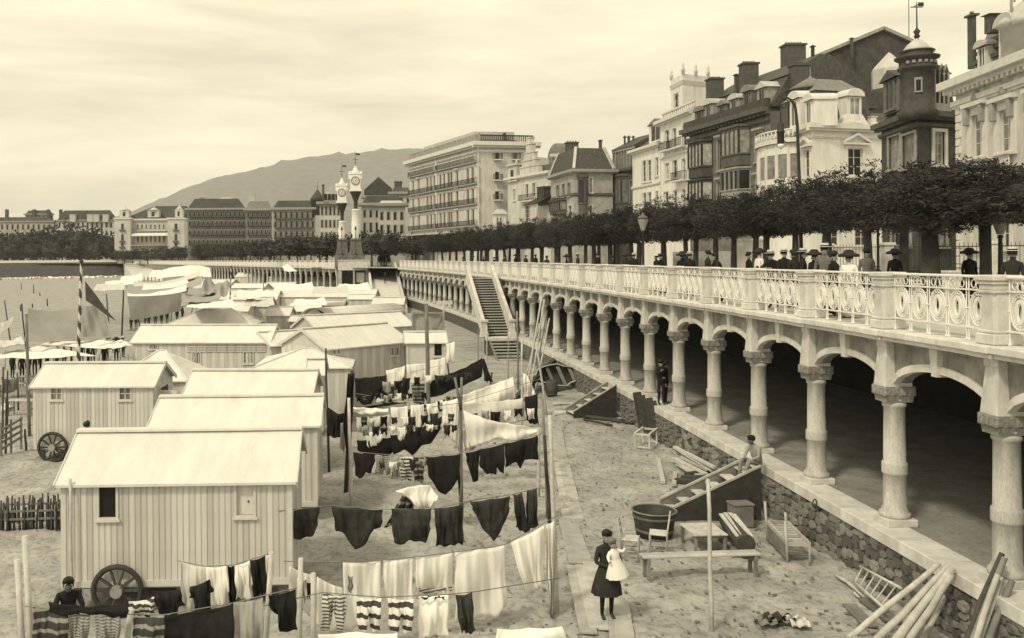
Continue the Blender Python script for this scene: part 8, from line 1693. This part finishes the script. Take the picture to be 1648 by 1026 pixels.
for k, (p, q, rr, m) in enumerate((((891, 665), (987, 659), .11, 'pole_l'), ((991, 664), (1028, 675), .10, 'pole_l'), ((905, 658), (960, 652), .07, 'wood'), ((930, 668), (1005, 676), .06, 'woodd'), ((950, 672), (1020, 681), .06, 'woodd'), ((960, 655), (1000, 668), .05, 'woodm'), ((890, 650), (935, 648), .06, 'pole_l'), ((985, 640), (1025, 662), .05, 'wood'), ((940, 675), (985, 684), .05, 'woodd'))): timber('felled_log', ('long pale log lying across the sand', 'shorter pale log end to end with the long one', 'grey log behind the long pale log', 'dark stick in front of the long pale log', 'second dark stick in front of the pale logs', 'crooked stick crossing the pale logs', 'pale pole farthest back on the sand', 'grey pole leaning by the small beach steps', 'dark stub at the front of the log litter')[k], PZ(*p, .1), PZ(*q, .1), rr, m, 'log')
# upturned boat and barrel, timber stack near the stair
def boat(label, p, rz, L, w, m='woodd', tilt=0.9):
    t = thing('rowing_boat', label, 'boat', p, rz); mb = MB(); n = 12; k = 7; vs = []
    for i in range(n + 1):
        u = i/n; ww = w/2*math.sin(PI*min(u*.55 + .45, 1) if u > .5 else PI*(u*.9 + .05))**.6 if 0 < u < 1 else .02; dd = .42*(1 - .25*(2*u-1)**2)
        for j in range(k + 1): a = PI*j/k; vs.append((L*(u-.5), ww*math.cos(a), -dd*math.sin(a)**.8 + .10*(2*u-1)**2))
    mb.add(vs, [(i*(k+1)+j, i*(k+1)+j+1, (i+1)*(k+1)+j+1, (i+1)*(k+1)+j) for i in range(n) for j in range(k)], 0, True); h = mb.build('hull', M[m], t); 
    g = MB()
    for s in (0, k): g.tube([vs[i*(k+1)+s] for i in range(n+1)], .035, 5)
    g.build('gunwale', M['pole_l'], t)
    for u in (.3, .5, .7): MB().box(L*(u-.5) - .1, L*(u-.5) + .1, -w*.42, w*.42, -.1, -.07).build('thwart', M['woodm'], t)
    t.rotation_euler = (tilt, 0, rz); return t
boat('dark rowing boat propped on its side below the arcade', PZ(905, 626, 0) + Vector((0, 0, .75)), .45, 3.4, 1.3)
c = PZ(888, 638, 0); t = thing('barrel', 'dark upright barrel beside the propped boat', 'barrel', c); MB().lathe([(.24, 0), (.3, .3), (.31, .45), (.24, .8), (.2, .8), (.2, .72), (.002, .72)], 14).build('staves', M['woodd'], t)
for z, rr in ((.12, .272), (.64, .274)): MB().lathe([(rr, z), (rr + .008, z + .05)], 14, cap=False).build('hoop', M['ironm'], t)
mb = MB(); mb.cbox(-.9, .9, -.4, .4, .0, .45, .06); tag(mb.build('stone_block', M['coping'], None, PZ(912, 607, 0), .3), 'pale stone block near the propped boat', 'block')
for k, (p, q, rr, m) in enumerate((((852, 640), (876, 482), .05, 'wood'), ((846, 636), (872, 476), .05, 'pole_l'), ((858, 630), (880, 500), .045, 'woodm'), ((864, 622), (884, 512), .045, 'pole_l'), ((840, 632), (868, 520), .04, 'wood'))):
    b = PZ(*p, 0); u = PD(*q, b.y + 2.0); timber('long_pole', 'long pole number ' + ('one', 'two', 'three', 'four', 'five')[k] + ' from the left in the sheaf leaning by the stair', b, u, rr, m)
for k in range(5):
    b = PZ(806 + k*5, 662 - k*3, 0); u = PZ(878 + k*5, 592 - k*5, 1.0); timber('dark_beam', ('dark slanting beam, front of the stack beside the boat', 'dark slanting beam, second of the stack beside the boat', 'dark slanting beam, third of the stack beside the boat', 'dark slanting beam, fourth of the stack beside the boat', 'dark slanting beam, rear of the stack beside the boat')[k], b, u, .10, 'woodd', 'beam', None, True)
c = PZ(812, 618, 0); t = thing('trestle', 'rough plank trestle at the foot of the wooden steps', 'trestle', c, -.15)
for k in range(3): MB().beam((-.9, -.2 + k*.2, .7 - .02*k), (.9, -.2 + k*.2, .62), .14, .04).build('plank', M['wood'], t)
for x in (-.75, .75):
    for y in (-.2, .2): MB().beam((x, y, 0), (x*.9, y, .64), .08, .08).build('leg', M['woodd'], t)
# board walk up the drying ground
r = random.Random(3)
bw = thing('board_walk', 'pale trodden boards laid on the sand past the mother and child', 'board walk', PZ(960, 1010, 0)); o = PZ(960, 1010, 0); ZB = 0.002
for (x0, x1, y0, y1, n) in ((890, 912, 690, 760, 2), (892, 935, 745, 835, 2), (900, 950, 838, 905, 2), (916, 985, 905, 1015, 3), (985, 1012, 960, 1040, 2)):
    ZB += .0115
    for k in range(n):
        f0, f1 = (k + .5)/n, (k + .5)/n; a = PZ(lerp(x0, x0 + (x1-x0)*.55, f0) + r.uniform(-2, 2), y0 + r.uniform(-6, 6), ZB + .0043*k); b = PZ(lerp(x0 + (x1-x0)*.35, x1, f1) + r.uniform(-2, 2), y1 + r.uniform(-6, 6), ZB + .0043*k); MB().beam(a - o, b - o, r.uniform(.28, .36), .035).build('plank', M['wood'], bw)
# cart waiting at the head of the ramp
p = PD(618, 420, 160); t = thing('covered_cart', 'dark covered cart waiting at the head of the ramp', 'cart', (p.x, 161, DECK), .1)
mb = MB(); mb.cbox(-1.1, 1.1, -.9, .9, .75, 1.1, .04); mb.build('bed', M['woodd'], t); mb = MB(); prof = [(-1.1, 1.1)] + [(1.1*math.cos(q), 1.5 + .75*math.sin(q)) for q in np.linspace(PI, 0, 9)] + [(1.1, 1.1)]
n = len(prof); mb.add([(x, y, z) for y in (-.95, .95) for x, z in prof], [tuple(range(n)), tuple(range(n, 2*n))[::-1]] + [(i, n+i, n+i+1, i+1) for i in range(n-1)]); mb.build('cover', M['dark'], t)
for x in (-.75, .75): 
    w_ = MB().tube([(x + .55*math.cos(q), -1.05, .55 + .55*math.sin(q)) for q in np.linspace(0, 2*PI, 17)], .05, 5, cap=False)
    for k in range(4): q = PI*k/4; w_.beam((x - .55*math.cos(q), -1.05, .55 - .55*math.sin(q)), (x + .55*math.cos(q), -1.05, .55 + .55*math.sin(q)), .05, .05)
    w_.build('wheel', M['woodd'], t)
# stray posts in the wet sand and small litter
for k, (px, y0, y1) in enumerate(((34, 455, 466), (54, 458, 472), (64, 470, 476), (76, 480, 492), (52, 488, 495), (33, 490, 500))): pole('sand_stake', 'small dark stake in the open sand by the water', (px, y0), (px + .5, y1), .10, 'woodd', group='stakes in the open sand')
lit = MB(); r = random.Random(8)
for k in range(900):
    x, y = r.uniform(-1.5, 6.5), 15.2 + 24*r.random()**1.6
    if x + SHR*y > onp(s_at_d(y), -.8).x: continue
    x += SHR*y; a = r.uniform(0, 6); l, w = r.uniform(.02, .10), r.uniform(.006, .02); c_, s_ = math.cos(a), math.sin(a); lit.box(x, x + l*abs(c_) + .01, y, y + l*abs(s_) + w, .0, r.uniform(.015, .04))
tag(lit.build('litter', M['woodm']), 'scattered chips and straw on the sand', 'litter', kind='stuff')
# ------------------------------------------------------------------ sea haze in the air
hm = bpy.data.materials.new('sea_haze'); hm.use_nodes = True; hn = hm.node_tree.nodes; hn.clear()
ho = hn.new('ShaderNodeOutputMaterial'); hv = hn.new('ShaderNodeVolumePrincipled'); hv.inputs['Color'].default_value = (.99, .99, .99, 1); hv.inputs['Density'].default_value = .00014; hv.inputs['Anisotropy'].default_value = .2
hm.node_tree.links.new(hv.outputs[0], ho.inputs['Volume'])
tag(MB().box(-3200, 3200, -120, 3100, -3, 460).build('haze', hm), 'thin pale sea haze lying over the bay', 'haze', kind='stuff')
